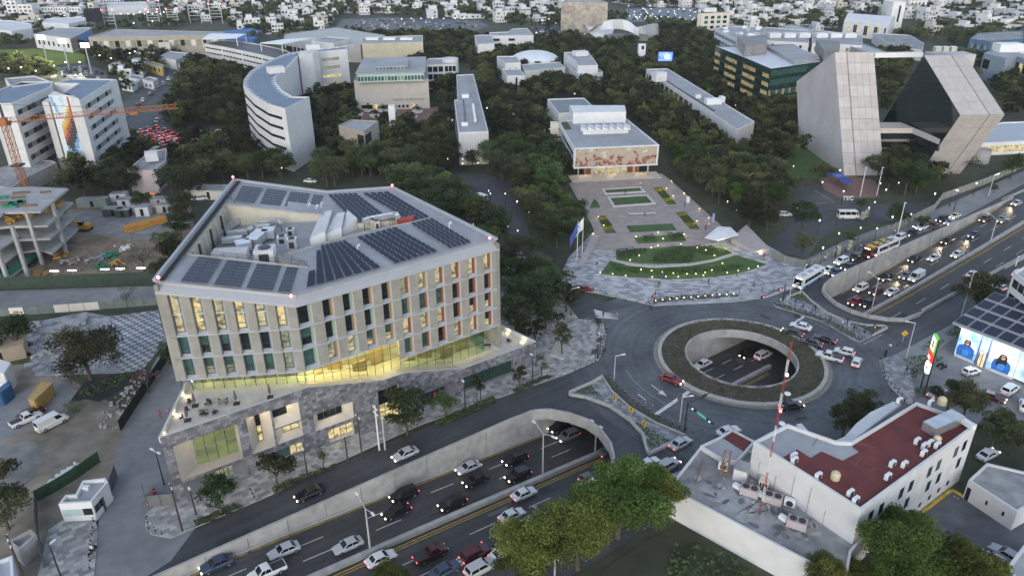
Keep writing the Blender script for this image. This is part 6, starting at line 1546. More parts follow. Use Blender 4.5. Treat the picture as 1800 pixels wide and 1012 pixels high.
 # small white office at the lot, roof edge at the corner
so_=bldg('small_office','small white flat office at the parking lot','building',Kx([(1410,335),(1755,560),(2200,300),(1900,300),(1540,215)]),3.6,white_w,roof_old,[(0,.1,2.4,1,.03,.11,1,win_dark,'door'),(0,1.5,2.2,2,.28,.95,.12,win_dark)],par=.3)
bldg('corner_house','white building with a ribbed roof cut off by the lower right corner','building',Kx([(1680,945),(1800,1110),(2100,1100),(2000,700),(1800,790)]),6,white_w,roof_grey)
# ---- white office block at the right edge, low wall
wo=bldg('white_office','white four storey office with ribbon windows at the right edge','office building',[(1782,478),(1765,475),(1830,430),(1900,455),(1880,500)][0:1]+[(1850,530),(1930,480),(1850,440)],14.5,white_w,roof_grey,[(0,z,z+1.7,6,.05,.98,.85,win_dark) for z in(1.6,5.0,8.4,11.6)])
bldg('low_wall_building','low white flat building between the advert shop and the white office','building',crop([(640,300),(960,400),(960,330),(700,255)],1580,480,4.218),4.5,white_w,roof_old)
# ---- shop with lit advert walls
Kq=lambda pts:crop(pts,1580,480,4.218)
HS=8.2
sp0,sp1=P(*Kq([(455,400)])[0],HS),P(*Kq([(905,575)])[0],HS)
A2,B2_=P(*Kq([(405,612)])[0]),P(*Kq([(835,792)])[0])
d=V3((B2_.x-A2.x,B2_.y-A2.y,0)); Ls=d.length; d.normalize(); o_=V3((d.y,-d.x,0)); inn=-o_
shop=thing('advert_shop','shop with glowing blue advert walls and a solar panelled roof','shop',A2)
put('wall',MB().prism([(A2.x,A2.y),(B2_.x,B2_.y),(B2_.x+inn.x*14,B2_.y+inn.y*14),(A2.x+inn.x*14,A2.y+inn.y*14)],-.1,7.0),white_p,shop)
ra=[A2+o_*1.2-d*1.5,B2_+o_*1.2+d*12,B2_+inn*15+d*12,A2+inn*15-d*1.5]
put('roof',MB().prism([(p.x,p.y) for p in ra],[7.2,7.2,9.5,9.5],[7.5,7.5,9.8,9.8],0,None,True),roof_grey,shop)
for i in range(9):
 for j in range(4):
  q=[ra[0].lerp(ra[1],u).lerp(ra[3].lerp(ra[2],u),v) for u,v in(((i+.07)/9,(j+.12)/4),((i+.93)/9,(j+.12)/4),((i+.93)/9,(j+.9)/4),((i+.07)/9,(j+.9)/4))]
  zz=[7.65+2.3*v for v in((j+.12)/4,(j+.12)/4,(j+.9)/4,(j+.9)/4)]
  put('solar_panel',MB().poly([(p.x,p.y,z) for p,z in zip(q,zz)]),solar,shop)
def advert_mat(name,kind):
 m=bpy.data.materials.new(name); m.use_nodes=True; nt=m.node_tree; N=nt.nodes; L=nt.links; b=N['Principled BSDF']
 g=N.new('ShaderNodeNewGeometry'); nz=N.new('ShaderNodeTexNoise'); iv(nz,'Scale',.35); iv(nz,'Detail',5); L.new(g.outputs['Position'],nz.inputs[0])
 cr=N.new('ShaderNodeValToRGB'); e=cr.color_ramp.elements; e[0].position=.35; e[0].color=(.12,.36,.72,1); e[1].position=.62; e[1].color=(.75,.86,.92,1); L.new(nz.outputs[0],cr.inputs[0])
 L.new(cr.outputs[0],b.inputs['Base Color']); L.new(cr.outputs[0],b.inputs['Emission Color']); iv(b,'Emission Strength',.09)
 MATS[name]=m; return m
adm=advert_mat('advert_sky',0)
def adpt(s,z,o=.05):p=A2+d*s+o_*o; return V3((p.x,p.y,z))
for s0,s1,l in((.0,.36,'left'),(.38,.52,'mid'),(.62-.06,1.0,'right')):
 mb=MB(); z0_=.6 if l!='mid' else 3.6; mb.quad(adpt(Ls*s0,z0_),adpt(Ls*s1,z0_),adpt(Ls*s1,6.9),adpt(Ls*s0,6.9)); put('advert_panel',mb,adm,shop)
def advert_person(s,sc,hair):
# printed figure on the advert panel: blue padded coat, dark hair and sunglasses
 coat=M('print_coat',(.03,.12,.42),.7,.35,2.5,em=(.03,.16,.5),es=.05)
 skin=M('print_skin',(.5,.3,.22),.7,.05,1,em=(.5,.3,.22),es=.04)
 dk=M('print_hair',(.03,.018,.015),.8,.2,3)
 def flat(pts,m,o,nm):mb=MB(); mb.poly([adpt(s+x*sc,.7+y*sc,o) for x,y in pts]); put(nm,mb,m,shop)
 flat([(-1.35,0),(1.35,0),(1.5,1.0),(1.3,1.9),(.75,2.35),(-.75,2.35),(-1.3,1.9),(-1.5,1.0)],coat,.07,'printed_coat')
 if hair:flat([(-1.0,1.2),(-.2,1.0),(.2,1.6),(.75,1.5),(.62,2.9),(.3,3.35),(-.3,3.35),(-.62,2.9)],dk,.075,'printed_hair')
 else:flat([(-.5,2.2),(.5,2.2),(.58,2.9),(.4,3.4),(-.4,3.4),(-.58,2.9)],dk,.075,'printed_hair')
 flat([(.34*cos(a),2.75+.45*sin(a)) for a in[k*pi/6 for k in range(12)]],skin,.08,'printed_face')
 flat([(-.36,2.75),(.36,2.75),(.34,2.95),(-.34,2.95)],dk,.085,'printed_sunglasses')
 flat([(-.5,.5),(-.1,.2),(.5,.5),(.6,1.2),(.1,1.6),(-.5,1.3)],M('print_fold',(.05,.22,.6),.7,.3,3,em=(.05,.25,.6),es=.06),.078,'printed_fold')
advert_person(Ls*.17,1.15,False); advert_person(Ls*.78,1.15,True)
for s in(.37,.53):
 put('blue_pilaster',MB().bar(adpt(Ls*s,.3,.1),adpt(Ls*s,6.9,.1),.2,.2),MATS['blue_panel'],shop)
put('door',MB().quad(adpt(Ls*.40,.1),adpt(Ls*.52,.1),adpt(Ls*.52,3.0),adpt(Ls*.40,3.0)),lit_glass('shop_door',(1,.8,.5),.25,.2,1.5),shop)
for s in(.40,.46,.52):put('door_frame',MB().bar(adpt(Ls*s,.1,.08),adpt(Ls*s,3.0,.08),.12,.1),win_frame,shop)
put('strip_lamp',MB().bar(adpt(-.3,6.95,.5),adpt(Ls,6.95,.5),.25,.12),lamp_mat('cool_strip',(.8,.92,1),.8),shop)
for k in range(5):
 l=bpy.data.lights.new('lamp','AREA'); l.energy=22; l.size=2; l.color=(.85,.94,1); lo=bpy.data.objects.new('lamp',l); COL.objects.link(lo); lo.location=adpt(Ls*(k+.5)/5,6.7,1.3); lo.rotation_euler=(0,0,0)
mb=MB(); q0=B2_+d*.1; mb.quad((q0.x,q0.y,.6),(q0.x+d.x*11,q0.y+d.y*11,.6),(q0.x+d.x*11,q0.y+d.y*11,6.9),(q0.x,q0.y,6.9)); put('advert_panel',mb,adm,shop)
block([(p.x,p.y) for p in ra],1); block([tuple(p) for p in bt],1)
# ---- guard house at the driveway
Kv=lambda pts:crop(pts,0,759,4)
gh_=bldg('guard_house','small white flat roofed guard house beside the driveway','guard house',Kv([(410,505),(640,490),(760,350),(740,320),(580,340),(530,435),(460,440)]),3.6,white_p,roof_grey,[(0,1.2,2.4,3,.03,.97,.92,[MATS['pale_green_glass'],MATS['pale_green_glass'],win_dark]),(1,1.2,2.4,2,.05,.55,.9,win_dark)],par=.6)
rbox(gh_,*Kv([(608,402)])[0],3.0,(1,.7,.6),0,white_m)
# construction site at the left
form=M('slab_concrete',(.33,.33,.32),.85,.12,.5,var2=.15,scale2=.15)
plyw=M('formwork_ply',(.42,.23,.05),.8,.25,1.5)
net_g=M('green_netting',(.04,.2,.12),.9,.3,1.5)
cs=thing('construction_frame','unfinished concrete frame with four open floors, left edge','building under construction',P(75,464))
K0=lambda pts:crop(pts,0,253,4)
for k,(z,q) in enumerate(((14.8,[(0,500),(30,480),(285,472),(480,312),(230,300),(-300,320),(-300,520)]),(10.9,[(-300,620),(60,578),(335,572),(510,408),(250,400),(-300,420)]),(7.4,[(-300,720),(130,670),(350,662),(535,497),(250,480),(-300,500)]),(3.5,[(-300,820),(280,740),(365,767),(550,592),(250,570),(-300,600)]))):
 pts=[P(x,y,z) for x,y in K0(q)]; put('floor_slab',MB().prism([(p.x,p.y) for p in pts],z-.6,z,0,None,True),form,cs)
for x,y,zt in((300,845,14.4),(205,955,14.4),(70,1005,14.4),(-60,900,14.4),(470,770,14.4),(420,700,14.4),(370,740,10.6),(-40,780,14.4),(150,760,10.6),(260,690,14.4)):
 p=P(*K0([(x,y)])[0]); put('column',MB().box((p.x,p.y,zt/2),(.8,.8,zt)),form,cs)
f2=[P(x,y,8.2) for x,y in K0([(-200,740),(0,742),(135,645),(-100,640)])]; put('floor_slab',MB().prism([(p.x,p.y) for p in f2],7.8,8.2,0,None,True),form,cs)
f2=[P(x,y,4.5) for x,y in K0([(-200,860),(20,845),(160,735),(-100,730)])]; put('floor_slab',MB().prism([(p.x,p.y) for p in f2],4.1,4.5,0,None,True),form,cs)
f2=[P(x,y,1) for x,y in K0([(-200,960),(60,948),(270,765),(-100,760)])]; put('floor_slab',MB().prism([(p.x,p.y) for p in f2],.4,1.0,0,None,True),form,cs)
mb=MB()
for k in range(60):
 x,y=60+rnd.random()*370,0; y=540-(x-60)*.33+rnd.random()*25; p=P(*K0([(x,y)])[0],11.0)
 if rnd.random()<.8:mb.box((p.x,p.y,11+rnd.random()*1.2),(1.6*rnd.random()+.4,.3+rnd.random(),.15+rnd.random()*.9),rnd.random()*3)
put('stacked_formwork',mb,plyw,cs)
for x,y in((60,430),(110,415),(150,410),(90,440),(130,425),(10,380)):p=P(*K0([(x,y)])[0],14.9); put('green_sheet',MB().box((p.x,p.y,15.0),(3.2,1.8,.5),rnd.random()*3),net_g,cs)
mb=MB()
for x,y in((150,345),(320,340),(200,435),(130,378),(30,415)):p=P(*K0([(x,y)])[0],14.9); mb.box((p.x,p.y,15.05),(2.4+rnd.random()*2,.7,.4),rnd.random()*.6)
put('timber_pile',mb,M('brown_timber',(.18,.1,.05),.8,.3,2),cs)
mb=MB(); a,b=P(*K0([(10,940)])[0],1.9),P(*K0([(270,760)])[0],1.9); mb.bar(a,b,.1,1.7); put('safety_net',mb,net_g,cs)
block([(p.x,p.y) for p in pp(K0([(-300,700),(-300,1010),(80,1010),(320,850),(560,640),(500,420)]))],0)
# tower crane
ora=M('crane_orange',(.33,.115,.035),.6,.15,1.5)
ct=P(8,214,30); ce=P(312,187,30.3); cr0=V3((ct.x,ct.y,0))
crane=thing('tower_crane','orange lattice tower crane with its jib over the hospital','crane',cr0)
def lattice(a,b,w_,seg,ch,tri=False):
 mb=MB(); a,b=V3(a),V3(b); d=(b-a).normalized(); up=V3((0,0,1)) if abs(d.z)<.9 else V3((0,1,0)); r=d.cross(up).normalized(); u=r.cross(d)
 cs_=[r*w_/2-u*w_/2,-r*w_/2-u*w_/2,u*w_*.6] if tri else[r*w_/2+u*w_/2,r*w_/2-u*w_/2,-r*w_/2-u*w_/2,-r*w_/2+u*w_/2]
 for c in cs_:mb.bar(a+c,b+c,ch,ch)
 n=max(1,round((b-a).length/seg))
 for k in range(n):
  p,q=a.lerp(b,k/n),a.lerp(b,(k+1)/n)
  for i in range(len(cs_)):
   c,e=cs_[i],cs_[(i+1)%len(cs_)]; mb.bar(p+c,q+e,ch*.6,ch*.6); mb.bar(p+c,p+e,ch*.6,ch*.6)
 return mb
put('mast',lattice(cr0,(ct.x,ct.y,29),1.6,1.9,.17),ora,crane)
mb=MB(); mb.box((ct.x,ct.y,29.5),(2.3,2.3,1.2)); mb.box((ct.x+.8,ct.y-1.3,30.6),(1.6,1.3,1.6)); put('slewing_cab',mb,ora,crane)
put('mast_collar',MB().box((ct.x,ct.y,17.0),(2.8,2.8,.5)),dark_m,crane)
jd=(ce-ct).normalized(); put('jib',lattice(ct+V3((0,0,.3)),ce,1.2,1.7,.13,True),ora,crane)
put('counter_jib',lattice(ct,ct-jd*13,1.4,1.8,.2),ora,crane)
put('counterweight',MB().box(ct-jd*12+V3((0,0,-.4)),(2.4,1.6,2.2),atan2(jd.y,jd.x)),concrete,crane)
mb=MB(); ap=ct+V3((0,0,5)); mb.bar(ct,ap,.5,.5); mb.bar(ap,ce.lerp(ct,.3)+V3((0,0,.8)),.09,.09); mb.bar(ap,ct-jd*12,.09,.09); put('tie_bar',mb,dark_m,crane)
tro=ct.lerp(ce,.73); put('trolley',MB().box(tro+V3((0,0,-1)),(2.2,1.2,.7),atan2(jd.y,jd.x)),ora,crane)
# site huts, portable toilets, machines
def boxthing(name,lab,cat,x,y,sz,rz,m,z=0.0,grp=None,door=None,roofm=None):
 p=P(x,y,z); r=thing(name,lab,cat,p,grp); put('body',MB().box((p.x,p.y,z+sz[2]/2),sz,rz),m,r)
 put('roof',MB().box((p.x,p.y,z+sz[2]+.06),(sz[0]+.2,sz[1]+.2,.12),rz),roofm or roof_old,r)
 q=V3((sin(rz),-cos(rz),0))*(sz[1]/2+.03); put('door',MB().box((p.x+q.x,p.y+q.y,z+sz[2]*.45),(min(1,sz[0]*.4),.05,sz[2]*.75),rz),door or win_dark,r)
 return r
for i,(x,y,sz,m,l) in enumerate(((166,362,(9,3,2.6),M('grey_green_hut',(.2,.25,.22),.7,.1,1),'grey green site hut under the trees'),(212,352,(5,3,2.6),white_w,'white site hut with grey roof, left of the middle tree'),(222,362,(4,2.8,2.5),white_w,'small white site hut behind the dark containers'),(203,378,(6,3,2.4),M('dark_container',(.05,.06,.06),.7,.1,1),'dark site container, left of two'),(219,380,(4,2.6,2.4),MATS['dark_container'],'dark site container, right of two'),(254,378,(4,3,3),white_w,'tall white site cabin in the middle of the yard'),(243,372,(3,2.6,2.6),white_w,'white site cabin partly behind the tree'),(283,362,(5,3,2.8),cream_w,'cream site hut near the lighting mast'),(293,372,(5,3,2.6),concrete,'grey site hut beside the blue toilets'))):
 boxthing('site_hut',l,'site hut',x,y,sz,.1,m,0,'huts of the building site')
for i in range(5):boxthing('portable_toilet','blue portable toilet in the row at the building site','portable toilet',301+i*3.2,376-i*4.2,(1.2,1.2,2.3),.7,M('toilet_blue',(.04,.13,.34),.6,.05,1) if i==0 else MATS['toilet_blue'],0,'blue toilets in a row',white_m,MATS['toilet_blue'])
boxthing('portable_toilet','single red portable toilet beside the blue row','portable toilet',317,383,(1.3,1.3,2.3),.3,M('toilet_red',(.35,.02,.03),.6,.05,1),0,None,white_m,MATS['toilet_red'])
boxthing('site_office','long low cream site office behind the office building','site office',375,346,(16,6,3.2),-.1,cream_w,0)
r=thing('lighting_mast','leaning site mast with an orange lamp head','mast',P(281,385)); a=P(281,385); b=P(269,340,10); put('pole',MB().tube([a,b],[.16,.1],6),pole_grey,r); put('lamp_head',MB().box(b,(1.6,.8,.5)),M('orange_hood',(.6,.2,.05),.6,.1,1),r)
yel=M('machine_yellow',(.48,.26,.02),.55,.1,1)
r=thing('excavator','yellow excavator with its arm raised beside the concrete frame','excavator',P(150,405)); p=P(150,405)
put('track',MB().box((p.x,p.y-1,.45),(3.6,.6,.8)),dark_m,r); put('track',MB().box((p.x,p.y+1,.45),(3.6,.6,.8)),dark_m,r)
put('body',MB().box((p.x+.4,p.y,1.5),(3,2.4,1.2)),yel,r); put('cab',MB().box((p.x-.3,p.y-.7,2.5),(1.3,1,1.3)),win_dark,r)
mb=MB(); mb.bar((p.x-1,p.y,1.8),(p.x-3.6,p.y,3.6),.5,.5); mb.bar((p.x-3.6,p.y,3.6),(p.x-5.5,p.y,1.4),.4,.4); mb.box((p.x-5.6,p.y,1),(.8,1,.8)); put('arm',mb,yel,r)
r=thing('formwork_stack','long stack of yellow and orange formwork in the site yard','formwork',P(245,403)); a,b=P(223,408),P(290,390)
for k in range(12):
 for j in range(2):
  c=a.lerp(b,(k+.5)/12); put('panel_bundle',MB().box((c.x,c.y,.5+j*1.0),(1.9,1.6+.5*rnd.random(),.8+.1*rnd.random()),atan2((b-a).y,(b-a).x)),plyw if(k+j)%3 else M('orange_form',(.5,.2,.04),.7,.2,1),r)
for i,(x,y,m,l) in enumerate(((110,452,plyw,'heap of ochre formwork at the foot of the concrete frame'),(125,462,M('grey_planks',(.28,.27,.25),.8,.3,1),'heap of grey planks beside the ochre formwork'),(175,455,M('grey_scrap',(.24,.26,.28),.8,.3,1),'grey scrap heap in the middle of the site'),(200,450,net_g,'green netting heap in the middle of the site'),(178,470,net_g,'green netting heap nearest the lit fence'),(205,466,plyw,'ochre timber pile nearest the lit fence'),(70,485,plyw,'single ochre crate by the fence lamps'),(215,440,white_w,'white bags heap in the site'))):
 p=P(x,y); r=thing('material_heap',l,'material heap',p,'heaps on the building site'); mb=MB()
 for k in range(14):mb.box((p.x+rnd.gauss(0,1.3),p.y+rnd.gauss(0,.9),.15+.9*rnd.random()),(.4+1.8*rnd.random(),.2+.5*rnd.random(),.15+.4*rnd.random()),rnd.random()*3)
 put('pieces',mb,m,r)
 # lit hoarding of the site
def fence(name,lab,px,h,m,step=3.0,cat='fence',postm=dark_m,z=0.0,base=None,alt=None):
 pts=[P(x,y,z) for x,y in px]; r=thing(name,lab,cat,pts[0]);
 for a,b in zip(pts,pts[1:]):
  n=max(1,round((b-a).length/step));
  for i in range(n):
   p,q=a.lerp(b,i/n),a.lerp(b,(i+1)/n); mm=m if alt is None or rnd.random()<.7 else alt
   put('fence_panel',MB().bar(p+V3((0,0,h/2+.05)),q.lerp(p,.02)+V3((0,0,h/2+.05)),.05,h),mm,r)
   put('post',MB().bar(p+V3((0,0,0)),p+V3((0,0,h+.15)),.09,.09),postm,r)
 return r
net_d=M('dark_net',(.035,.055,.04),.9,.2,1)
fence('site_hoarding','dark green site hoarding with a row of bright lamps on top',[(-80,512),(282,497)],3.2,net_d,4.5)
for i,x in enumerate((103,134,191,218,254)):
 p=P(x,508-(x+80)*.035,0); r=thing('fence_lamp','bright strip lamp on the site hoarding','lamp',p,'strip lamps on the site hoarding'); put('tube',MB().box((p.x,p.y,4.0),(2.2,.25,.25)),white_lamp,r); put('post',MB().bar(p,p+V3((0,0,3.9)),.08,.08),dark_m,r)
 glow(28,(1,.95,.8),(p.x,p.y-.4,3.7),.4)
fence('mesh_fence','mesh fence with mixed green and white panels beyond the checker paving',[(-60,560),(70,552),(280,536)],2.0,M('grey_mesh',(.14,.17,.16),.8,.2,1),3.2,alt=cream_w)
fence('lot_fence','dark netted fence running down the edge of the driveway',[(312,592),(290,640),(256,690),(212,758)],2.2,M('black_net',(.012,.013,.013),.9,.2,1),3)
fence('guard_fence','green netted fence beside the guard house',[(176,812),(140,838),(105,860),(66,882)],2.2,M('green_net_fence',(.03,.07,.03),.9,.3,1),2.6)
fence('steel_fence','thin steel fence from the guard house down to the corner',[(66,882),(68,935),(80,1000)],2.2,M('thin_mesh',(.1,.11,.11),.8,.1,1),2.6)
fence('gate','dark mesh gate panels at the right of the driveway',[(255,872),(262,892),(308,888)],2.3,M('gate_mesh',(.13,.13,.13),.8,.1,1),2.4,cat='gate')
fence('gate','dark mesh gate leaf leaning on the guard house',[(206,838),(186,898),(176,890)],2.4,MATS['gate_mesh'],2.4,cat='gate')
fence('plaza_wall','thin glass screen along the right side of the patterned plaza',[(1355,452),(1378,462),(1412,470),(1440,462),(1500,436),(1560,412)],2.0,M('screen_glass',(.2,.21,.19),.4,.1,1),3,cat='screen',postm=pole_grey)
fence('avenue_wall','long beige mesh wall along the avenue below the leaning tower',[(1560,412),(1640,372),(1655,352),(1730,325),(1810,290)],2.4,M('beige_mesh',(.22,.22,.19),.8,.12,.8),3.5,cat='wall',postm=pole_grey)
# containers and sheds in the left lot
def container(lab,px,z,m,rz=0):
 pts=[P(x,y,z) for x,y in px]; r=thing('container',lab,'container',sum(pts,V3())/4*1.0-V3((0,0,z)),'containers in the left lot'); put('body',MB().prism([(p.x,p.y) for p in pts],-.1,z),m,r)
 mb=MB()
 for a,b in zip(pts,pts[1:]+pts[:1]):
  n=int((b-a).length/.5); d=(b-a).normalized(); o=V3((d.y,-d.x,0)); o=o if(a-sum(pts,V3())/4).dot(o)>0 else-o
  for i in range(n):p=a.lerp(b,(i+.5)/n)+o*.03; mb.bar((p.x,p.y,.1),(p.x,p.y,z-.1),.2,.06)
 put('rib',mb,m,r)
container('pale ochre shipping container standing alone on the lot',crop([(195,775),(240,790),(370,665),(290,655)],0,506,4),2.7,M('ochre_container',(.40,.27,.10),.7,.15,1.5))
container('white shipping container at the left edge',crop([(-60,570),(25,600),(75,525),(0,500)],0,506,4),4.6,white_w)
container('blue shipping container at the left edge',crop([(-60,740),(0,740),(75,680),(60,650),(-60,655)],0,506,4)[:4],2.8,M('blue_container',(.03,.1,.22),.6,.15,1.5))
boxthing('shed','low tan roofed shed behind the white container','shed',5,625,(9,7,3),.5,M('tan_wall',(.3,.25,.18),.8,.1,1),0,None,None,M('tan_roof',(.38,.31,.22),.8,.1,1))
bldg('low_shed','shed of corrugated sheets in the lower left corner','shed',crop([(-60,920),(85,865),(100,1060),(-60,1100)],0,759,4),3,white_m,M('sheet_roof',(.42,.45,.47),.6,.1,.5))
bldg('low_shed','cluttered kiosk roof under the leaning poles, lower left','shed',crop([(55,770),(215,680),(255,720),(130,830)],0,759,4),3,concrete,roof_old)
# rubble and bright waste on the lot
def scatter(name,lab,poly,n,smin,smax,m,cat):
 a=np.array([(p.x,p.y) for p in pp(poly)]); lo,hi=a.min(0),a.max(0); mb=MB(); k=0
 while k<n:
  c=NR.uniform(lo,hi)
  if not inside(c,a.tolist()):continue
  s_=smin+(smax-smin)*rnd.random()**2; mb.box((c[0],c[1],.05+s_*.1),(s_,s_*(.4+rnd.random()),.1+.25*s_),rnd.random()*3); k+=1
 tag(put(name,mb,m),lab,cat,None,'stuff')
scatter('rubble','pale rubble strewn over the cleared strip beside the dark fence',[(165,745),(215,680),(255,650),(280,660),(240,705),(200,760)],120,.15,.7,concrete,'rubble')
scatter('rubble','white plastic waste on the lot beside the guard house fence',[(100,835),(130,815),(165,812),(130,835),(70,880)],60,.2,1.1,white_p,'rubble')
scatter('rubble','pale broken slabs on the lot behind the big tree',[(40,575),(160,550),(150,590),(60,660),(40,640)],80,.4,2.4,concrete,'rubble')
scatter('rubble','earth clods and stones over the building site',[(100,440),(320,400),(340,440),(260,492),(0,500)],260,.2,1.0,dirt,'rubble')
scatter('rubble','loose things on the parking lot and yard',[(1590,770),(1660,700),(1780,780),(1700,900)],20,.1,.4,concrete,'rubble')
bed('weeds',pp(crop([(440,830),(560,790),(630,830),(520,890)],0,506,4)),.5,10,.5,grass_m,'green weeds on the lot below the big tree','weeds')
struct('dark_pit',MB().poly(pp(crop([(480,810),(600,650),(1000,560),(1040,600),(990,640),(700,800),(600,780)],0,506,4),.03)),M('dark_earth',(.02,.02,.02),.95,.3,.5))
bed('weeds',pp(crop([(560,740),(680,680),(950,590),(990,620),(720,740),(600,780)],0,506,4)),.5,7,.5,grass_m,'rough weeds on the bank of the dark pit','weeds')
bed('weeds',pp([(1170,1000),(1190,955),(1230,960),(1300,985),(1340,1030),(1180,1040)]),.7,7,.6,hedge_m,'rough green verge below the white wall of the flat building','weeds',base=0)
struct('litter_ground',MB().poly(pp([(1060,1000),(1150,940),(1210,950),(1180,985),(1130,1040),(1060,1040)],.02)),soil)
# trees
TREES={}
def lobes(rx,rz,hb,n,rng):
 L=[]
 for i in range(n):
  a=rng.uniform(0,2*pi); r=rx*rng.uniform(.1,.86); z=hb+rz*rng.uniform(.25,1.55)*(1-.35*(r/rx))
  s_=rx*rng.uniform(.17,.40); L.append((r*cos(a),r*sin(a),z,s_,s_*rng.uniform(.6,.85)))
 return L
def crown_verts(rx,rz,hb,nl,n,leaf,seed,flat=1.0):
 rng=np.random.default_rng(seed); LB=lobes(rx,rz,hb,int(nl*1.9),rng); w_=np.array([l[3]**2 for l in LB]); w_/=w_.sum()
 k=rng.choice(len(LB),n,p=w_); Lb=np.array(LB)[k]
 d=rng.normal(size=(n,3)); d/=np.linalg.norm(d,axis=1)[:,None]; d[:,2]=np.where(rng.random(n)<.7,np.abs(d[:,2]),d[:,2])
 rad=rng.uniform(.5,1.22,n)[:,None]
 C=Lb[:,:3]+d*rad*np.stack([Lb[:,3],Lb[:,3],Lb[:,4]],1)
 return leafquads(C,leaf,rng,.3)
leaf_m={}
for nm,c in dict(dark=(.072,.09,.044),mid=(.085,.115,.044),warm=(.11,.115,.055),bright=(.12,.165,.036),grey=(.10,.095,.08),brown=(.12,.085,.07),near=(.115,.145,.034),olive=(.08,.092,.044)).items():
 leaf_m[nm]=M('leaves_'+nm,c,.75,.3,.55,jit=.55,spec=.2,var2=.35,scale2=.13,thin=.42)
bark=M('bark',(.075,.06,.045),.9,.3,2)
def trunk_mb(h,r,rx,seed):
 rr=random.Random(seed); mb=MB(); top=V3((rr.uniform(-.2,.2),rr.uniform(-.2,.2),h))
 mb.tube([V3((0,0,-.1)),V3((rr.uniform(-.1,.1),0,h*.5)),top],[r,r*.75,r*.55],6)
 for i in range(5):
  a=i*2*pi/5+rr.uniform(-.4,.4); e=V3((cos(a)*rx*.55,sin(a)*rx*.55,h+rx*rr.uniform(.3,.7))); mb.tube([top*rr.uniform(.7,1),top.lerp(e,.5)+V3((0,0,.3)),e],[r*.5,r*.33,r*.12],5)
 return mb
def proto(key,rx,rz,hb,nl,n,leaf,leafm,seed,th=None,tr=None):
 ms=quadmesh('crown',crown_verts(rx,rz,hb,nl,n,leaf,seed),leaf_m[leafm]); tm=trunk_mb(th or hb+.3,tr or rx*.055+.06,rx,seed).mesh('trunk',bark)
 TREES[key]=(tm,ms)
for i in range(4):
 proto('dark%d'%i,4.6,3.2,3.2,11,2600,.54,'dark',20+i)
 proto('mid%d'%i,4.4,3.3,3.2,11,2600,.54,'mid',40+i)
for i in range(2):
 proto('warm%d'%i,4.2,3.0,3.0,10,1800,.58,'warm',60+i); proto('bright%d'%i,3.8,3.0,2.6,10,1800,.55,'bright',70+i)
 proto('grey%d'%i,3.8,3.0,2.8,9,500,.42,'grey',80+i); proto('brown%d'%i,3.4,2.8,2.6,9,480,.42,'brown',90+i)
 proto('street%d'%i,2.3,2.0,2.0,9,1500,.34,'mid',100+i); proto('slim%d'%i,1.5,2.6,1.9,9,1100,.34,'olive',110+i); proto('sap%d'%i,1.0,1.4,1.5,6,300,.26,'olive',115+i)
 proto('near%d'%i,5.6,4.2,3.4,17,24000,.29,'near',120+i); proto('nearb%d'%i,3.6,3.0,2.8,13,12500,.28,'near',130+i)
proto('big',7.4,4.2,3.6,20,9000,.45,'warm',140); proto('lot0',4.0,3.2,3.0,12,5200,.38,'olive',141); proto('lot1',3.6,3.0,2.8,11,4600,.38,'olive',142)
proto('cyp',1.2,5.0,1.2,12,900,.5,'dark',150); proto('flatcrown',8,1.9,5.0,14,2400,.7,'warm',151); proto('round',2.9,2.6,2.4,12,3400,.34,'mid',152)
ntree=0
def tree(kind,x,y,sc,label,group=None,z=0.0,world=None,name='tree',zs=1.0):
 global ntree
 p=world if world is not None else P(x,y,z); tm,cm=TREES[kind]
 r=thing(name,label,'tree',p,group); r.scale=(sc,sc,sc*zs); r.rotation_euler=(0,0,rnd.random()*6.28); ntree+=1
 for nm,me in(('trunk',tm),('crown',cm)):
  o=inst(nm,me,r)
 return r
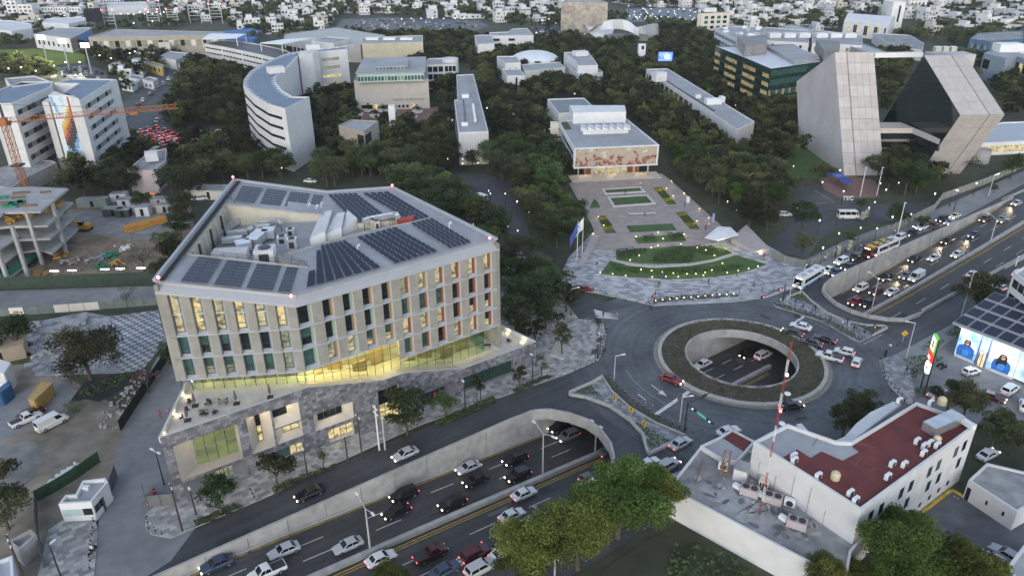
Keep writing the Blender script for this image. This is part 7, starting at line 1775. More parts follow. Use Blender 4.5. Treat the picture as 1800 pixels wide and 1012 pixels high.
 # trees one can tell apart (x, y = foot of the trunk in the photograph)
NAMED=[('dark%d'%(i%4) if i%3 else 'warm%d'%(i%2),x,y,c,'dark tree of the belt behind the building site, '+l) for i,(x,y,c,l) in enumerate(((120,338,1.1,'left end'),(150,345,1.15,'under the crane jib'),(182,346,1.0,'above the grey green hut'),(232,342,1.0,'at the pink walled office'),(305,345,1.2,'behind the blue toilets'),(335,352,1.1,'beside the cream site office'),(342,318,1.0,'behind the far left roof corner'),(330,385,1.0,'left of the sloping roof edge, upper'),(322,402,.9,'left of the sloping roof edge, middle'),(296,492,.8,'at the near left roof corner'),(310,470,.9,'below the bare brown tree')))]+[('near0',1085,945,1.35,'largest bright green tree in the foreground, beside the flat white building'),('near1',1015,1000,1.12,'bushy green tree in front of the largest foreground tree'),('near0',940,1010,1.0,'green tree at the bottom, around the utility pole'),('nearb0',915,1040,1.0,'green crown cut by the bottom edge, left of the utility pole'),('nearb1',1150,925,1.25,'green crown leaning towards the white wall'),('near1',1560,1050,1.1,'bright green tree at the bottom right of the white building corner'),('nearb0',1565,985,1.2,'smaller green tree in front of the tall white corner'),('near0',1640,1040,1.0,'green tree beside the parked silver cars'),('nearb1',1700,1045,1.0,'green crown nearest the lower right corner'),('nearb1',690,1055,.75,'green crown at the bottom edge covering a white sedan'),('nearb1',1440,1050,.9,'small green crown below the flat roof'),('nearb0',1500,1050,.8,'small green crown under the corner of the low wall'),('street0',390,905,1.5,'round street tree below the corner window of the podium'),('street1',490,858,1.3,'round street tree below the lit doorway of the podium'),('round',716,768,1.4,'largest round street tree in front of the podium'),('street0',783,735,1.1,'round street tree right of the largest one'),('sap0',570,825,1.2,'thin sapling between the podium doorway and the poles'),('slim0',845,703,1.1,'sparse young tree in the kerb bed, left'),('slim1',912,684,1.0,'sparse young tree in the kerb bed, middle'),('sap1',952,668,1.5,'sparse young tree in the kerb bed, right'),('slim0',988,625,1.4,'tall slim green tree in a stone planter by the plaza corner'),('slim1',940,610,1.3,'slim green tree behind the terrace corner'),('sap0',1050,590,1.4,'small tree by the square tree pits at the corner'),('street1',912,600,1.0,'green tree right behind the right terrace'),('slim1',1003,555,1.3,'slim tree beside the left street lamp'),('grey0',985,480,.5,'bare grey tree at the flag poles'),('brown0',940,500,.55,'reddish bare tree on the left street'),('brown1',935,540,.5,'pinkish bare tree beside the left street'),('street0',975,505,.9,'green tree on the left street kerb'),('big',160,668,1.0,'wide dark tree in the left lot behind the ochre container'),('dark0',35,620,1.0,'dark tree at the left edge by the containers'),('brown0',262,690,.8,'bare reddish tree beside the driveway'),('street1',300,640,1.0,'dark tree at the left foot of the office building'),('grey1',225,540,.7,'bare grey tree by the site street'),('grey0',255,478,1.0,'bare brown tree in the building site'),('dark1',300,455,.95,'dark tree between the site and the office building'),('dark2',320,420,.9,'dark tree behind the near left roof corner'),('grey1',305,370,1.0,'bare grey tree above the blue toilets'),('mid0',250,372,.8,'green tree among the site huts'),('dark3',15,930,.9,'dark tree at the left edge below the lot'),('warm0',0,870,.9,'half seen tree at the left edge, lower'),('dark1',5,490,.5,'small tree by the hoarding at the left edge'),('lot0',1710,560,1.4,'dense tree between the avenue and the advert shop'),('lot1',1480,770,.95,'left of two trees behind the corner building'),('lot0',1508,745,.85,'right of two trees behind the corner building'),('lot0',1690,745,1.0,'dense tree in front of the parked red car'),('lot1',1740,790,1.05,'dense tree nearest the small white office'),('lot1',1665,720,.8,'dense tree behind the pole sign'),('lot0',1775,800,.8,'tree at the right edge beside the white office'),('bright0',1608,340,.85,'bright lime tree in front of the leaning tower'),('dark0',1570,400,.85,'dark tree by the avenue above the yellow bus'),('mid1',1410,402,1.0,'dark tree on the campus drive island'),('warm0',1410,447,.75,'broad low tree at the corner of the glass screen'),('bright1',1494,428,.45,'small bright tree beside the yellow bus'),('street0',1512,372,.8,'small tree by the white van'),('warm1',1445,325,1.0,'broad tree at the foot of the left stone tower'),('dark2',1540,320,1.2,'dark tree in front of the link building, left'),('dark3',1570,310,1.3,'dark tree in front of the link building, middle'),('dark0',1605,315,1.1,'dark tree in front of the link building, right'),('grey0',1702,310,1.1,'broad tree below the leaning tower'),('mid2',1775,315,1.0,'tree on the avenue verge at the right edge'),('street1',1745,340,.6,'small tree on the avenue verge'),('mid3',1620,405,.5,'thin tree by the avenue wall'),('cyp',208,250,1.25,'dark cypress in front of the hospital slab'),('bright0',200,300,1.05,'bright green tree at the foot of the hospital slab'),('cyp',575,160,1.5,'tall pointed conifer inside the crescent'),('flatcrown',1106,84,1.0,'flat reddish crowned tree in front of the shell hall'),('dark0',830,295,.75,'tree before the end wall of the slim white wing'),('warm0',1205,318,.7,'round tree lit from below beside the mural hall'),('cyp',1033,182,1.4,'tall dark poplar behind the mural hall, left'),('cyp',1042,180,1.4,'tall dark poplar behind the mural hall, right'),('sap1',1375,415,.7,'tiny tree by the drive entrance')]
for k,x,y,sc,lb in NAMED:tree(k,x,y,sc,lb)
# planters of the library court
for i,(x,y) in enumerate(((693,202),(765,196),(893,198),(1010,198),(1138,196),(715,815),(840,820),(910,850),(1035,858),(1095,830))):
 if i<5:x,y=(713,793,765,893,1135)[i],(805,780,770,785,790)[i]
 x,y=450+x/4,y/4
 p=P(x,y); r=thing('round_planter','round white planter with a clipped shrub in the library court','planter',p,'planters of the library court'); put('bowl',MB().lathe(p,[(2.6,0),(2.9,.9),(2.6,.9),(2.5,.7)],14),white_p,r)
 o=inst('shrub',TREES['street0'][1],r); o.location=(0,0,-.9); o.scale=(.95,.95,.85)
 # woodland: trees scattered over the free ground of the campus, nearest as single trees
WOOD=[[(230,330),(330,250),(420,240),(560,300),(700,260),(800,300),(760,330),(690,318),(560,330),(420,318),(300,330)],[(120,280),(230,240),(290,300),(240,345),(130,345)],[(215,140),(300,150),(420,130),(560,200),(540,300),(430,300),(240,200)],[(545,140),(620,150),(625,230),(590,280),(555,280)],[(640,235),(800,230),(800,300),(680,320),(560,300)],[(760,140),(800,130),(810,235),(765,225)],[(835,130),(1000,120),(1130,110),(1260,110),(1270,190),(1400,190),(1410,300),(1330,330),(1200,310),(1150,250),(1060,190),(970,170),(985,260),(1000,325),(1040,400),(1050,430),(1000,460),(905,395),(850,300),(870,250)],[(880,330),(935,330),(1030,370),(1045,430),(1000,455),(960,440),(920,390)],[(1195,310),(1330,300),(1400,320),(1390,400),(1330,415),(1280,400),(1230,350)],[(700,150),(760,88),(840,80),(1030,72),(1020,130),(880,130),(800,110)],[(1130,60),(1250,50),(1260,180),(1130,150)],[(960,80),(1100,80),(1260,130),(1250,200),(1140,130),(1000,120)],[(870,470),(935,430),(985,520),(1000,560),(940,600),(890,600),(882,520)],[(1730,130),(1800,130),(1800,210),(1770,215)],[(1540,100),(1600,100),(1570,200),(1545,210)],[(1550,250),(1640,280),(1660,340),(1560,350)],[(250,150),(340,110),(420,130),(430,220),(330,230),(270,190)],[(0,110),(60,120),(90,130),(110,145),(0,140)],[(130,90),(230,110),(290,95),(300,130),(215,140)],[(1290,330),(1340,340),(1380,400),(1330,412)],[(605,74),(700,70),(830,70),(840,84),(750,92)],[(690,335),(740,330),(800,345),(850,380),(885,430),(885,480),(820,440),(700,380)]]
WOODW=[[(p.x,p.y) for p in pp(w_)] for w_ in WOOD]
road_clear=[[(p.x,p.y) for p in pp(q)] for q in([(1017,560),(985,518),(950,470),(915,425),(885,385),(850,350),(800,335),(790,332),(782,318),(800,303),(850,306),(890,335),(915,375),(940,420),(968,455),(1000,495),(1050,528)],[(1112,80),(1140,80),(1142,118),(1110,118)],[(1155,100),(1185,100),(1190,132),(1150,132)],[(1020,60),(1165,60),(1165,84),(1020,84)],[(170,215),(300,115),(330,95),(345,100),(280,215),(330,248),(250,250)],[(600,205),(640,195),(770,188),(800,205),(760,225),(640,225)],[(1395,340),(1360,320),(1385,290),(1480,318),(1530,345),(1480,352)],[(1350,440),(1400,360),(1395,330),(1440,325),(1480,352),(1640,355),(1720,330),(1660,375),(1560,390),(1480,400),(1440,420)],[(330,230),(385,225),(430,245),(380,260),(320,255)],[(530,300),(560,300),(560,330),(530,330)])]
cand=[]
allw=np.array([p for w_ in WOODW for p in w_]); (x0,y0),(x1,y1)=allw.min(0),allw.max(0)
gy=y0
while gy<y1:
 gx=x0; st_=5.5
 while gx<x1:
  p=(gx+rnd.uniform(-2.6,2.6),gy+rnd.uniform(-2.6,2.6)); gx+=st_
  if any(inside(p,w_) for w_ in WOODW) and free(p,1.2) and not any(near(p,q,1.0) for q in road_clear):cand.append(p)
 gy+=5.5
cand.sort(key=lambda p:hypot(p[0],p[1]))
kinds=['dark0','dark1','dark2','dark3','mid0','mid1','mid2','mid3','mid0','dark2','warm0','warm1','warm0','bright0','bright1','grey0','lot0','lot1']
LBL=dict(dark='dense dark green tree of the wood near ',mid='mid green leafy tree of the wood near ',warm='olive green broad tree of the wood near ',bright='bright green tree of the wood near ',grey='thin greyish tree of the wood near ',lot='olive leafed dense tree of the wood near ')
NS=max(0,296-ntree)
for p in cand[:NS]:
 k=rnd.choice(kinds); near_main=p[1]<200
 tree(k,0,0,rnd.uniform(.85,1.35)*(.85 if near_main else 1),LBL[k.strip('0123')]+nearlm(p),'campus wood near '+nearlm(p),world=V3((p[0],p[1],0)))
 # the rest of the wood: one mass of the same crowns, farther off
FARC=[crown_verts(4.4,3.2,3.2,10,330,1.25,300+i) for i in range(5)]
def treemass(name,lab,pts,m,s0=.7,s1=1.15):
 vs=[]
 for(x,y,*zz) in pts:
  v=FARC[rnd.randrange(5)]; s_=rnd.uniform(s0,s1); a=rnd.random()*6.28; c,s2=cos(a),sin(a)
  vs.append(np.column_stack([(v[:,0]*c-v[:,1]*s2)*s_+x,(v[:,0]*s2+v[:,1]*c)*s_+y,v[:,2]*s_+(zz[0] if zz else 0)]))
 if not vs:return
 o=inst(name,quadmesh(name,np.vstack(vs),m)); tag(o,lab,'wood',None,'stuff')
rest=cand[NS:]; rnd.shuffle(rest)
k3=len(rest)//3
treemass('far_wood','darkest crowns of the campus wood farther off',rest[:k3],leaf_m['dark']); treemass('far_wood','mid green crowns of the campus wood farther off',rest[k3:2*k3],leaf_m['mid']); treemass('far_wood','olive crowns of the campus wood farther off',rest[2*k3:],leaf_m['warm'])
# vehicles
tyre=M('tyre',(.015,.015,.015),.9,0); car_glass=M('car_glass',(.012,.014,.016),.08,0); hub=M('wheel_hub',(.35,.35,.36),.4,0,metal=.6)
paintc={}
for n_,c in dict(white=(.68,.68,.66),silver=(.42,.43,.44),grey=(.16,.165,.17),black=(.012,.012,.014),red=(.22,.015,.018),darkred=(.07,.010,.012),blue=(.035,.055,.10),brown=(.10,.055,.03),yellow=(.5,.35,.03)).items():
 paintc[n_]=M('car_paint_'+n_,c,.28,0,spec=.6)
SPEC=dict(
sedan=(4.6,1.8,.92,.82,-1.75,1.05,-1.05,.30,1.43),hatch=(3.9,1.7,.95,.88,-1.85,1.0,-1.55,.25,1.50),suv=(4.7,1.88,1.08,1.0,-2.2,1.15,-1.95,.45,1.72),pickup=(5.3,1.9,1.05,1.0,-.55,1.45,-.3,.75,1.78),van=(5.4,2.0,1.25,1.05,-2.65,2.0,-2.6,1.2,2.3),minibus=(6.8,2.05,1.3,1.1,-3.35,2.8,-3.3,2.1,2.65))
CARM={}
def car_meshes(t):
 L_,Wd,zb,zh,b0,b1,r0,r1,zr=SPEC[t]; h=L_/2; w_=Wd/2
 mb=MB()
 st=[(-h,.42,zb*.80,.80),(-h+.12,.30,zb*.95,.93),(-h+.5,.25,zb,1),(b0,.25,zb,1),(b1,.25,zb,1),(h-.7,.25,zh,.98),(h-.2,.28,zh*.9,.90),(h,.40,zh*.68,.76)]
 if t=='pickup':st=[(-h,.45,zb*.93,.9),(-h+.08,.4,zb,1),(-.55,.28,zb,1)]+st[4:]
 ring_=[]
 for x,z0,z1,k in st:
  ring_.append([(x,-w_*k*.9,z0),(x,-w_*k,z0+.22),(x,-w_*k,z1-.18),(x,-w_*k*.9,z1),(x,w_*k*.9,z1),(x,w_*k,z1-.18),(x,w_*k,z0+.22),(x,w_*k*.9,z0)])
 vs=[v for r in ring_ for v in r]; n=8; fs=[]
 for k in range(len(ring_)-1):
  for i in range(n):fs.append((k*n+i,k*n+(i+1)%n,(k+1)*n+(i+1)%n,(k+1)*n+i))
 fs+=[tuple(range(n)),tuple(reversed(range((len(ring_)-1)*n,len(ring_)*n)))]
 mb.add(vs,fs)
 a=[(b0,-w_*.9,zb-.02),(b1,-w_*.9,zb-.02),(b1,w_*.9,zb-.02),(b0,w_*.9,zb-.02)]; k=.76 if t not in('van','minibus') else .86
 c=[(r0,-w_*k,zr),(r1,-w_*k,zr),(r1,w_*k,zr),(r0,w_*k,zr)]
 mb.add(a+c,[(0,1,5,4),(1,2,6,5),(2,3,7,6),(3,0,4,7),(4,5,6,7)])
 if t=='pickup':mb.add([(-h+.15,-w_*.82,zb+.012),(-.62,-w_*.82,zb+.012),(-.62,w_*.82,zb+.012),(-h+.15,w_*.82,zb+.012)],[(0,1,2,3)],1)
 for s in(-1,1):mb.box((b1-.35,s*(w_+.08),zb+.06),(.2,.2,.15))
 body=mb.mesh('body',[paintc['white'],dark_m])
 def q(p0,p1,p2,p3,u0,u1,v0,v1,o):
  P0,P1,P2,P3=map(V3,(p0,p1,p2,p3)); nn=(P1-P0).cross(P3-P0).normalized()*o
  f=lambda u,v:P0.lerp(P1,u).lerp(P3.lerp(P2,u),v)+nn
  return[f(u0,v0),f(u1,v0),f(u1,v1),f(u0,v1)]
 out=[('body',body)]
 panes=[('windscreen',[q(a[1],a[2],c[2],c[1],.08,.92,.08,.93,.015)]),('rear_window',[q(a[3],a[0],c[0],c[3],.1,.9,.15,.9,.015)])]
 if t=='minibus':su=((.02,.3),(.32,.6),(.62,.86),(.88,.97))
 elif t=='van':su=((.72,.95),)
 elif t=='pickup':su=((.05,.5),(.54,.92))
 else:su=((.06,.46),(.50,.93))
 panes+=[('side_window',[q(a[0],a[1],c[1],c[0],u0,u1,.12,.86,.015) for u0,u1 in su]),('side_window',[q(a[2],a[3],c[3],c[2],1-u1,1-u0,.12,.86,.015) for u0,u1 in su])]
 for nm,qs in panes:
  m2=MB()
  for k4 in qs:m2.quad(*k4)
  out.append((nm,m2.mesh(nm,car_glass)))
 wr=.33 if t in('sedan','hatch') else .38
 for sx in(-1,1):
  for sy in(-1,1):
   m2=MB(); m2.tube([(sx*h*.62,sy*(w_-.18),wr),(sx*h*.62,sy*(w_+.02),wr)],wr,10); m2.tube([(sx*h*.62,sy*(w_+.0),wr),(sx*h*.62,sy*(w_+.035),wr)],wr*.58,8,1); out.append(('wheel',m2.mesh('wheel',[tyre,hub])))
 for nm,x,z in(('headlight',h-.03,zh*.70),('tail_light',-h+.0,zb*.76)):
  for sy in(-1,1):m2=MB(); m2.box((x,sy*w_*.66,z),(.16,.3,.17 if nm=='headlight' else .14)); out.append((nm,m2.mesh(nm,None)))
 return out
for t in SPEC:CARM[t]=car_meshes(t)
lamp_off=M('lens_off',(.55,.55,.52),.2,0); tail_off=M('tail_off',(.14,.012,.01),.3,0)
def car(t,col,p,head,label,cat=None,lit='n',group=None,pitch=0.0):
# lit: n none, h headlights, t tail lights, b both
 r=thing({'sedan':'sedan','hatch':'hatchback','suv':'suv','pickup':'pickup_truck','van':'van','minibus':'minibus'}[t],label,cat or('car' if t in('sedan','hatch','suv') else t),p,group)
 r.rotation_euler=(0,-pitch,head)
 for nm,me in CARM[t]:
  o=inst(nm,me,r)
  m=paintc[col] if nm=='body' else(head_l if lit in 'hb' else lamp_off) if nm=='headlight' else(tail_l if lit in 'tb' else tail_off) if nm=='tail_light' else None
  if m:
   if not me.materials:me.materials.append(m)
   o.material_slots[0].link='OBJECT'; o.material_slots[0].material=m
 return r
UPA,DNA=HA,HA+pi
def hw(x,y,up,t,col,label,lit,yaw=0.0,beam=False):
 p=onroad(x,y); s=ST(p)[0]; sl=(hz(s+2)-hz(s-2))/4
 r=car(t,col,p,(UPA if up else DNA)+yaw,label,None,lit,'traffic on the sunken highway',atan2(sl,1)*(1 if up else-1))
 if beam:
  l=bpy.data.lights.new('headlamp','SPOT'); l.energy=420; l.spot_size=radians(55); l.spot_blend=.8; l.color=(1,.78,.5); l.shadow_soft_size=.2
  lo=bpy.data.objects.new('headlamp',l); COL.objects.link(lo); h_=(UPA if up else DNA)+yaw; lo.location=p+V3((cos(h_)*2.6,sin(h_)*2.6,.7)); d=V3((cos(h_),sin(h_),-.13)); lo.rotation_euler=d.to_track_quat('-Z','Y').to_euler()
 return r
for a in[(500,972,0,'sedan','silver','silver sedan heading down the highway, lower left','n'),(612,963,0,'sedan','silver','silver sedan beside the twin-arm lamp post','n'),(382,996,0,'sedan','blue','dark blue sedan hugging the left wall at the bottom edge','h'),(470,1010,0,'pickup','white','white pickup cut by the bottom edge','n'),(710,874,0,'suv','black','black suv with red tail lights near the long wall','b'),(697,903,0,'sedan','black','black sedan just below the black suv by the wall','b'),(795,889,0,'suv','black','black suv next to the median blocks','b'),(823,826,0,'sedan','silver','silver sedan nearest the long trench wall','b'),(836,848,0,'sedan','black','black sedan with bright headlights behind the silver one','h'),(905,812,0,'suv','black','black suv left of the tall lamp post before the tunnel','b'),(910,840,0,'suv','black','black suv with glaring headlights under the tall lamp post','b'),(998,771,0,'suv','grey','dark grey suv coming out of the tunnel','b'),(983,755,0,'suv','black','black suv half inside the tunnel by the wall','b'),(921,872,1,'sedan','white','white sedan driving away beside the median','t'),(900,910,1,'sedan','white','white sedan in the right lanes partly behind the tree','t'),(670,986,1,'sedan','white','white sedan in the right lanes near the bottom','t'),(757,978,1,'pickup','darkred','dark red pickup in the right lanes','t'),(1035,844,1,'hatch','grey','dark grey hatchback near the tunnel mouth','t'),(1070,797,1,'sedan','grey','car just entering the tunnel, mostly hidden by the parapet','t')]:hw(*a)
for a in[(1234,644,0,'sedan','white','white sedan seen inside the round opening','b',0),(1315,625,0,'sedan','black','dark sedan with headlights inside the round opening','h',0),(1341,628,1,'suv','white','white suv braking inside the round opening','t',0),(1512,510,0,'suv','white','white suv nearest the right trench wall','h'),(1540,515,0,'sedan','darkred','dark red sedan behind the highway lamp post','h'),(1567,516,0,'sedan','white','white sedan near the right tunnel mouth, by the median','h'),(1503,533,0,'sedan','red','red sedan entering the right tunnel mouth','h'),(1524,536,0,'sedan','black','black sedan entering the right tunnel mouth','h'),(1556,490,0,'sedan','black','black sedan beside the trench wall lamp','h'),(1592,487,0,'sedan','grey','grey sedan left of the white van','h',0,True),(1610,491,0,'van','white','white van on the far highway','h',0,True),(1607,458,0,'sedan','black','black sedan with headlights by the curve of the wall','h',0,True),(1641,456,0,'sedan','white','white sedan in the middle lane of the far highway','h'),(1682,450,0,'sedan','white','white sedan next to the far median','h'),(1665,427,0,'suv','black','black suv casting a pool of light','h',0,True),(1712,415,0,'sedan','blue','dark blue sedan on the far highway','h',0,True),(1731,388,0,'suv','brown','brown suv high on the far highway','h'),(1762,389,0,'sedan','grey','grey sedan high on the far highway','h'),(1786,360,0,'sedan','silver','silver sedan merging at the far right','h',0,True),(1709,485,1,'sedan','white','white sedan climbing away on the far right carriageway','t')]:hw(*a)
def road(x,y,t,col,head,label,lit='n',group='traffic around the roundabout',z=.01):return car(t,col,P(x,y,z),head,label,None,lit,group)
for a in[(545,871,'sedan','black',DNA,'black sedan on the service road below the podium','h'),(713,802,'sedan','silver',DNA,'silver sedan on the service road by the white pole','h'),(1179,670,'sedan','red',-.62,'red sedan on the roundabout beside the ring hedge','h'),(1407,577,'sedan','white',2.55,'white sedan on the outer lane of the roundabout','n'),(1392,588,'sedan','black',2.5,'black sedan with a glowing headlight on the roundabout','b'),(1424,606,'sedan','black',2.6,'black sedan braking beside the ring kerb','t'),(1449,599,'sedan','black',2.5,'black sedan in the outer lane braking','t'),(1457,631,'pickup','white',2.55,'white pickup with an open bed on the roundabout','t'),(1483,622,'hatch','white',2.55,'white hatchback with a black roof line on the roundabout','t'),(1505,640,'hatch','white',1.0,'white hatchback turning off towards the avenue','t'),(1390,717,'sedan','black',.25,'black sedan behind the antenna mast','b'),(1196,783,'sedan','silver',.62,'silver sedan at the near end of the left island','t'),(1173,823,'suv','silver',.62,'silver suv above the white boundary wall','b'),(1140,820,'sedan','white',.62,'white car mostly hidden by the big tree','n'),(1280,762,'sedan','white',.4,'white car behind the red roof annexe','n'),(836,978,'suv','darkred',UPA,'dark red suv queuing on the near service road','t'),(845,1003,'suv','silver',UPA,'silver suv with roof bars queuing on the near service road','t'),(783,1006,'sedan','blue',UPA,'dark sedan queuing at the bottom edge','n'),(878,950,'pickup','blue',UPA,'dark pickup queuing next to the foreground tree','t'),(886,975,'sedan','white',UPA,'white sedan queuing under the foreground tree','t'),(1037,868,'van','white',UPA,'white van half hidden by the largest foreground tree','n'),(935,922,'hatch','white',UPA,'small white car glimpsed between the foreground trees','t'),(1028,511,'sedan','red',.3,'red car at the crossing of the left street','t'),(970,478,'sedan','black',2.2,'black car with a headlight on the left street','h'),(913,453,'sedan','white',2.2,'white car on the left street by the yellow sign','n'),(803,325,'suv','white',-.1,'white suv crossing the campus gate yard','n'),(845,352,'van','white',2.3,'white van parked in the campus drive','h'),(546,321,'sedan','white',-.2,'white car parked behind the office building among trees','n'),(862,387,'sedan','silver',2.2,'silver car on the upper left street','n'),(883,440,'sedan','grey',2.2,'grey car near the right roof corner','n'),(1491,384,'minibus','white',-.02,'white minibus in the campus drive','n'),(1380,380,'hatch','white',0,'white car at the left of the campus drive','n'),(1580,421,'suv','white',DNA,'white suv ahead of the white coach','h'),(1601,413,'sedan','black',DNA,'black car in the avenue queue, nearest the suv','h'),(1620,403,'suv','white',DNA,'white suv in the middle of the avenue queue','h'),(1639,399,'sedan','darkred',DNA,'dark red car in the avenue queue','n'),(1655,389,'suv','black',DNA,'black suv in the upper avenue queue','h'),(1669,394,'sedan','silver',DNA,'silver car beside the taxi','h'),(1678,383,'sedan','white',DNA,'white taxi with a yellow roof at the head of the queue','h'),(1455,478,'sedan','white',DNA,'white sedan behind the blue and white bus','h'),(1468,482,'sedan','blue',DNA,'blue grey sedan beside the trench wall','h'),(1478,463,'suv','white',DNA,'white suv second behind the bus','h'),(1490,472,'sedan','black',DNA,'black sedan with headlights second in the lane','h'),(1503,456,'suv','black',DNA,'black suv behind the maroon bus','h')]:road(*a)
t_=bpy.data.objects  # yellow taxi roof
for o in[o for o in COL.objects if o.get('label','').startswith('white taxi')]:
 mb=MB(); mb.box((-.35,0,1.47),(1.3,1.25,.06)); put('taxi_roof',mb.mesh('taxi_roof',paintc['yellow']),None,o)
for a in[(1706,657,'hatch','white',.35,'white hatchback in front of the advert shop','n'),(1742,701,'sedan','darkred',-.75,'dark red car with headlights in the shop yard','h'),(1774,689,'suv','white',.6,'white suv parked beside the shop yard kerb','n'),(1800,717,'sedan','white',1.0,'white car cut by the right edge','n'),(1752,507,'hatch','white',2.0,'white car beyond the tree by the shop','t'),(1764,537,'sedan','blue',.6,'bluish car before the white office','n'),(1790,485,'suv','white',.6,'white car with tail light at the far right kerb','t'),(1746,990,'sedan','silver',2.15,'left of two silver sedans in the parking lot','n'),(1768,980,'sedan','silver',2.15,'right of two silver sedans in the parking lot','n'),(1645,694,'sedan','silver',.6,'silver car hidden behind the tree by the pole sign','t'),(47,741,'pickup','white',.9,'white bed pickup parked in the left lot','n'),(93,748,'van','white',1.0,'white van parked in the left lot','n'),(56,730,'sedan','darkred',.9,'dark red car just beyond the parked pickup','n'),(1735,803,'sedan','white',.5,'white car with lights behind the small office','h'),(352,352,'pickup','white',.2,'white pickup parked behind the building site','n'),(362,350,'sedan','darkred',.2,'dark red car parked behind the building site','n'),(318,393,'van','white',3.0,'white truck at the end of the formwork stack','n')]:road(*a,group='parked cars')
# buses
def bus(p,head,body,label,roofm=None,skirt=None,L_=11.2,front=None,lit=True):
 r=thing('bus',label,'bus',p,'buses'); r.rotation_euler=(0,0,head); h=L_/2
 def sub(nm,mb,m,par=None):o=put(nm,mb.mesh(nm,m),None,par or r); return o
 mb=MB(); pr_=[(-h,.45),(h-.15,.4),(h,.9),(h-.1,1.5),(h-.45,2.9),(h-.8,3.1),(-h+.3,3.1),(-h,2.8)]
 vs=[(x,y,z) for y in(-1.25,1.25) for x,z in pr_]; k=len(pr_); mb.add(vs,[tuple(range(k)),tuple(reversed(range(k,2*k)))]+[(i,k+i,k+(i+1)%k,(i+1)%k) for i in range(k)]); sub('body',mb,body)
 sub('windscreen',MB().quad((h+.0,-1.1,1.25),(h+.0,1.1,1.25),(h-.36,1.1,2.75),(h-.36,-1.1,2.75)),car_glass)
 for sy in(-1,1):
  for i in range(6):
   x0=-h+.6+i*(L_-1.6)/6; sub('side_window',MB().box((x0+(L_-1.6)/12,sy*1.255,2.1),((L_-1.6)/6-.12,.03,1.05)),car_glass)
  sub('skirt',MB().box((0,sy*1.26,.75),(L_-.4,.03,.5)),skirt or body)
  for x in(-h*.55,h*.58):sub('wheel',MB().tube([(x,sy*1.0,.48),(x,sy*1.29,.48)],.48,10),tyre)
  sub('headlight',MB().box((h+.02,sy*.9,.8),(.1,.4,.25)),head_l if lit else lamp_off)
  sub('tail_light',MB().box((-h-.02,sy*.95,1.1),(.08,.25,.5)),tail_l if lit else tail_off)
 for i in range(3):sub('roof_hatch',MB().box((-h+2.2+i*3.2,0,3.16),(1.2 if i!=1 else 1.8,1.0,.14)),roofm[i%len(roofm)] if roofm else roof_grey)
 if roofm and len(roofm)==1:
  for x0 in(-3.4,0,3.2):sub('roof_panel',MB().box((x0,0,3.115),(2.2,2.2,.03)),roofm[0])
 sub('route_display',MB().box((h-.40,0,2.83),(.1,1.5,.22)),warm_lamp if lit else dark_m)
 return r
bus(P(1420,497),DNA+.12,white_p,'white and blue bus waiting at the plaza corner',None,M('bus_blue',(.04,.2,.4),.4,.05,1))
bus(P(1540,446),DNA,M('bus_maroon',(.14,.02,.02),.4,.05,1),'maroon bus with a yellow striped roof',[M('bus_yellow',(.5,.36,.03),.5,.1,1)])
bus(P(1552,443),DNA,white_p,'white coach beside the maroon bus',None,None)
bus(P(360,247),pi+.3,white_p,'left of two white coaches in the yard by the crescent',None,M('bus_stripe',(.25,.25,.25),.5,0),lit=False); bus(P(374,242),pi+.3,white_p,'right of two white coaches in the yard by the crescent',None,MATS['bus_stripe'],lit=False)
# motorbikes and riders waiting
def moto(x,y,rz,lab):
 p=P(x,y); r=thing('motorbike',lab,'motorbike',p,'motorbikes'); r.rotation_euler=(0,0,rz)
 for sx in(-.65,.65):mb=MB(); mb.tube([(sx,-.06,.3),(sx,.06,.3)],.3,10); put('wheel',mb.mesh('wheel',tyre),None,r)
 mb=MB(); mb.bar((-.6,0,.5),(.5,0,.65),.25,.35); mb.bar((.5,0,.5),(.45,0,1.0),.08,.08); mb.bar((.42,-.35,1.0),(.42,.35,1.0),.05,.05); put('frame',mb.mesh('frame',dark_m),None,r)
 mb=MB(); mb.box((-.25,0,.75),(.7,.28,.12)); put('seat',mb.mesh('seat',tyre),None,r)
for a in((1652,644,.3,'dark motorbike parked on the shop grass, left'),(1659,648,.5,'dark motorbike parked on the shop grass, right'),(1556,625,1.2,'motorbike at the right pavement corner'),(163,970,1.4,'motorbike at the kerb of the driveway'),(1004,952,.6,'dark motorbike glimpsed under the foreground trees')):moto(*a)
# small distant cars: one mesh each
def tiny(t,col):
 L_,Wd,zb,zh,b0,b1,r0,r1,zr=SPEC[t]; h,w_=L_/2,Wd/2; mb=MB()
 mb.prism([(-h,-w_),(h,-w_),(h,w_),(-h,w_)],.25,[zb,zh*.8,zh*.8,zb]); a=[(b0,-w_*.9),(b1,-w_*.9),(b1,w_*.9),(b0,w_*.9)]; c=[(r0,-w_*.75),(r1,-w_*.75),(r1,w_*.75),(r0,w_*.75)]
 vs=[(x,y,zb) for x,y in a]+[(x,y,zr) for x,y in c]; mb.add(vs,[(0,1,5,4),(1,2,6,5),(2,3,7,6),(3,0,4,7)],1); mb.add(vs,[(4,5,6,7)],0)
 return mb.mesh('car',[paintc[col],car_glass])
TINY=[tiny(t,c) for t in('sedan','suv','hatch') for c in('white','white','silver','grey','black','red','blue')]
TL={'white':'white','silver':'silver','grey':'grey','black':'black','red':'dark red','blue':'dark blue'}
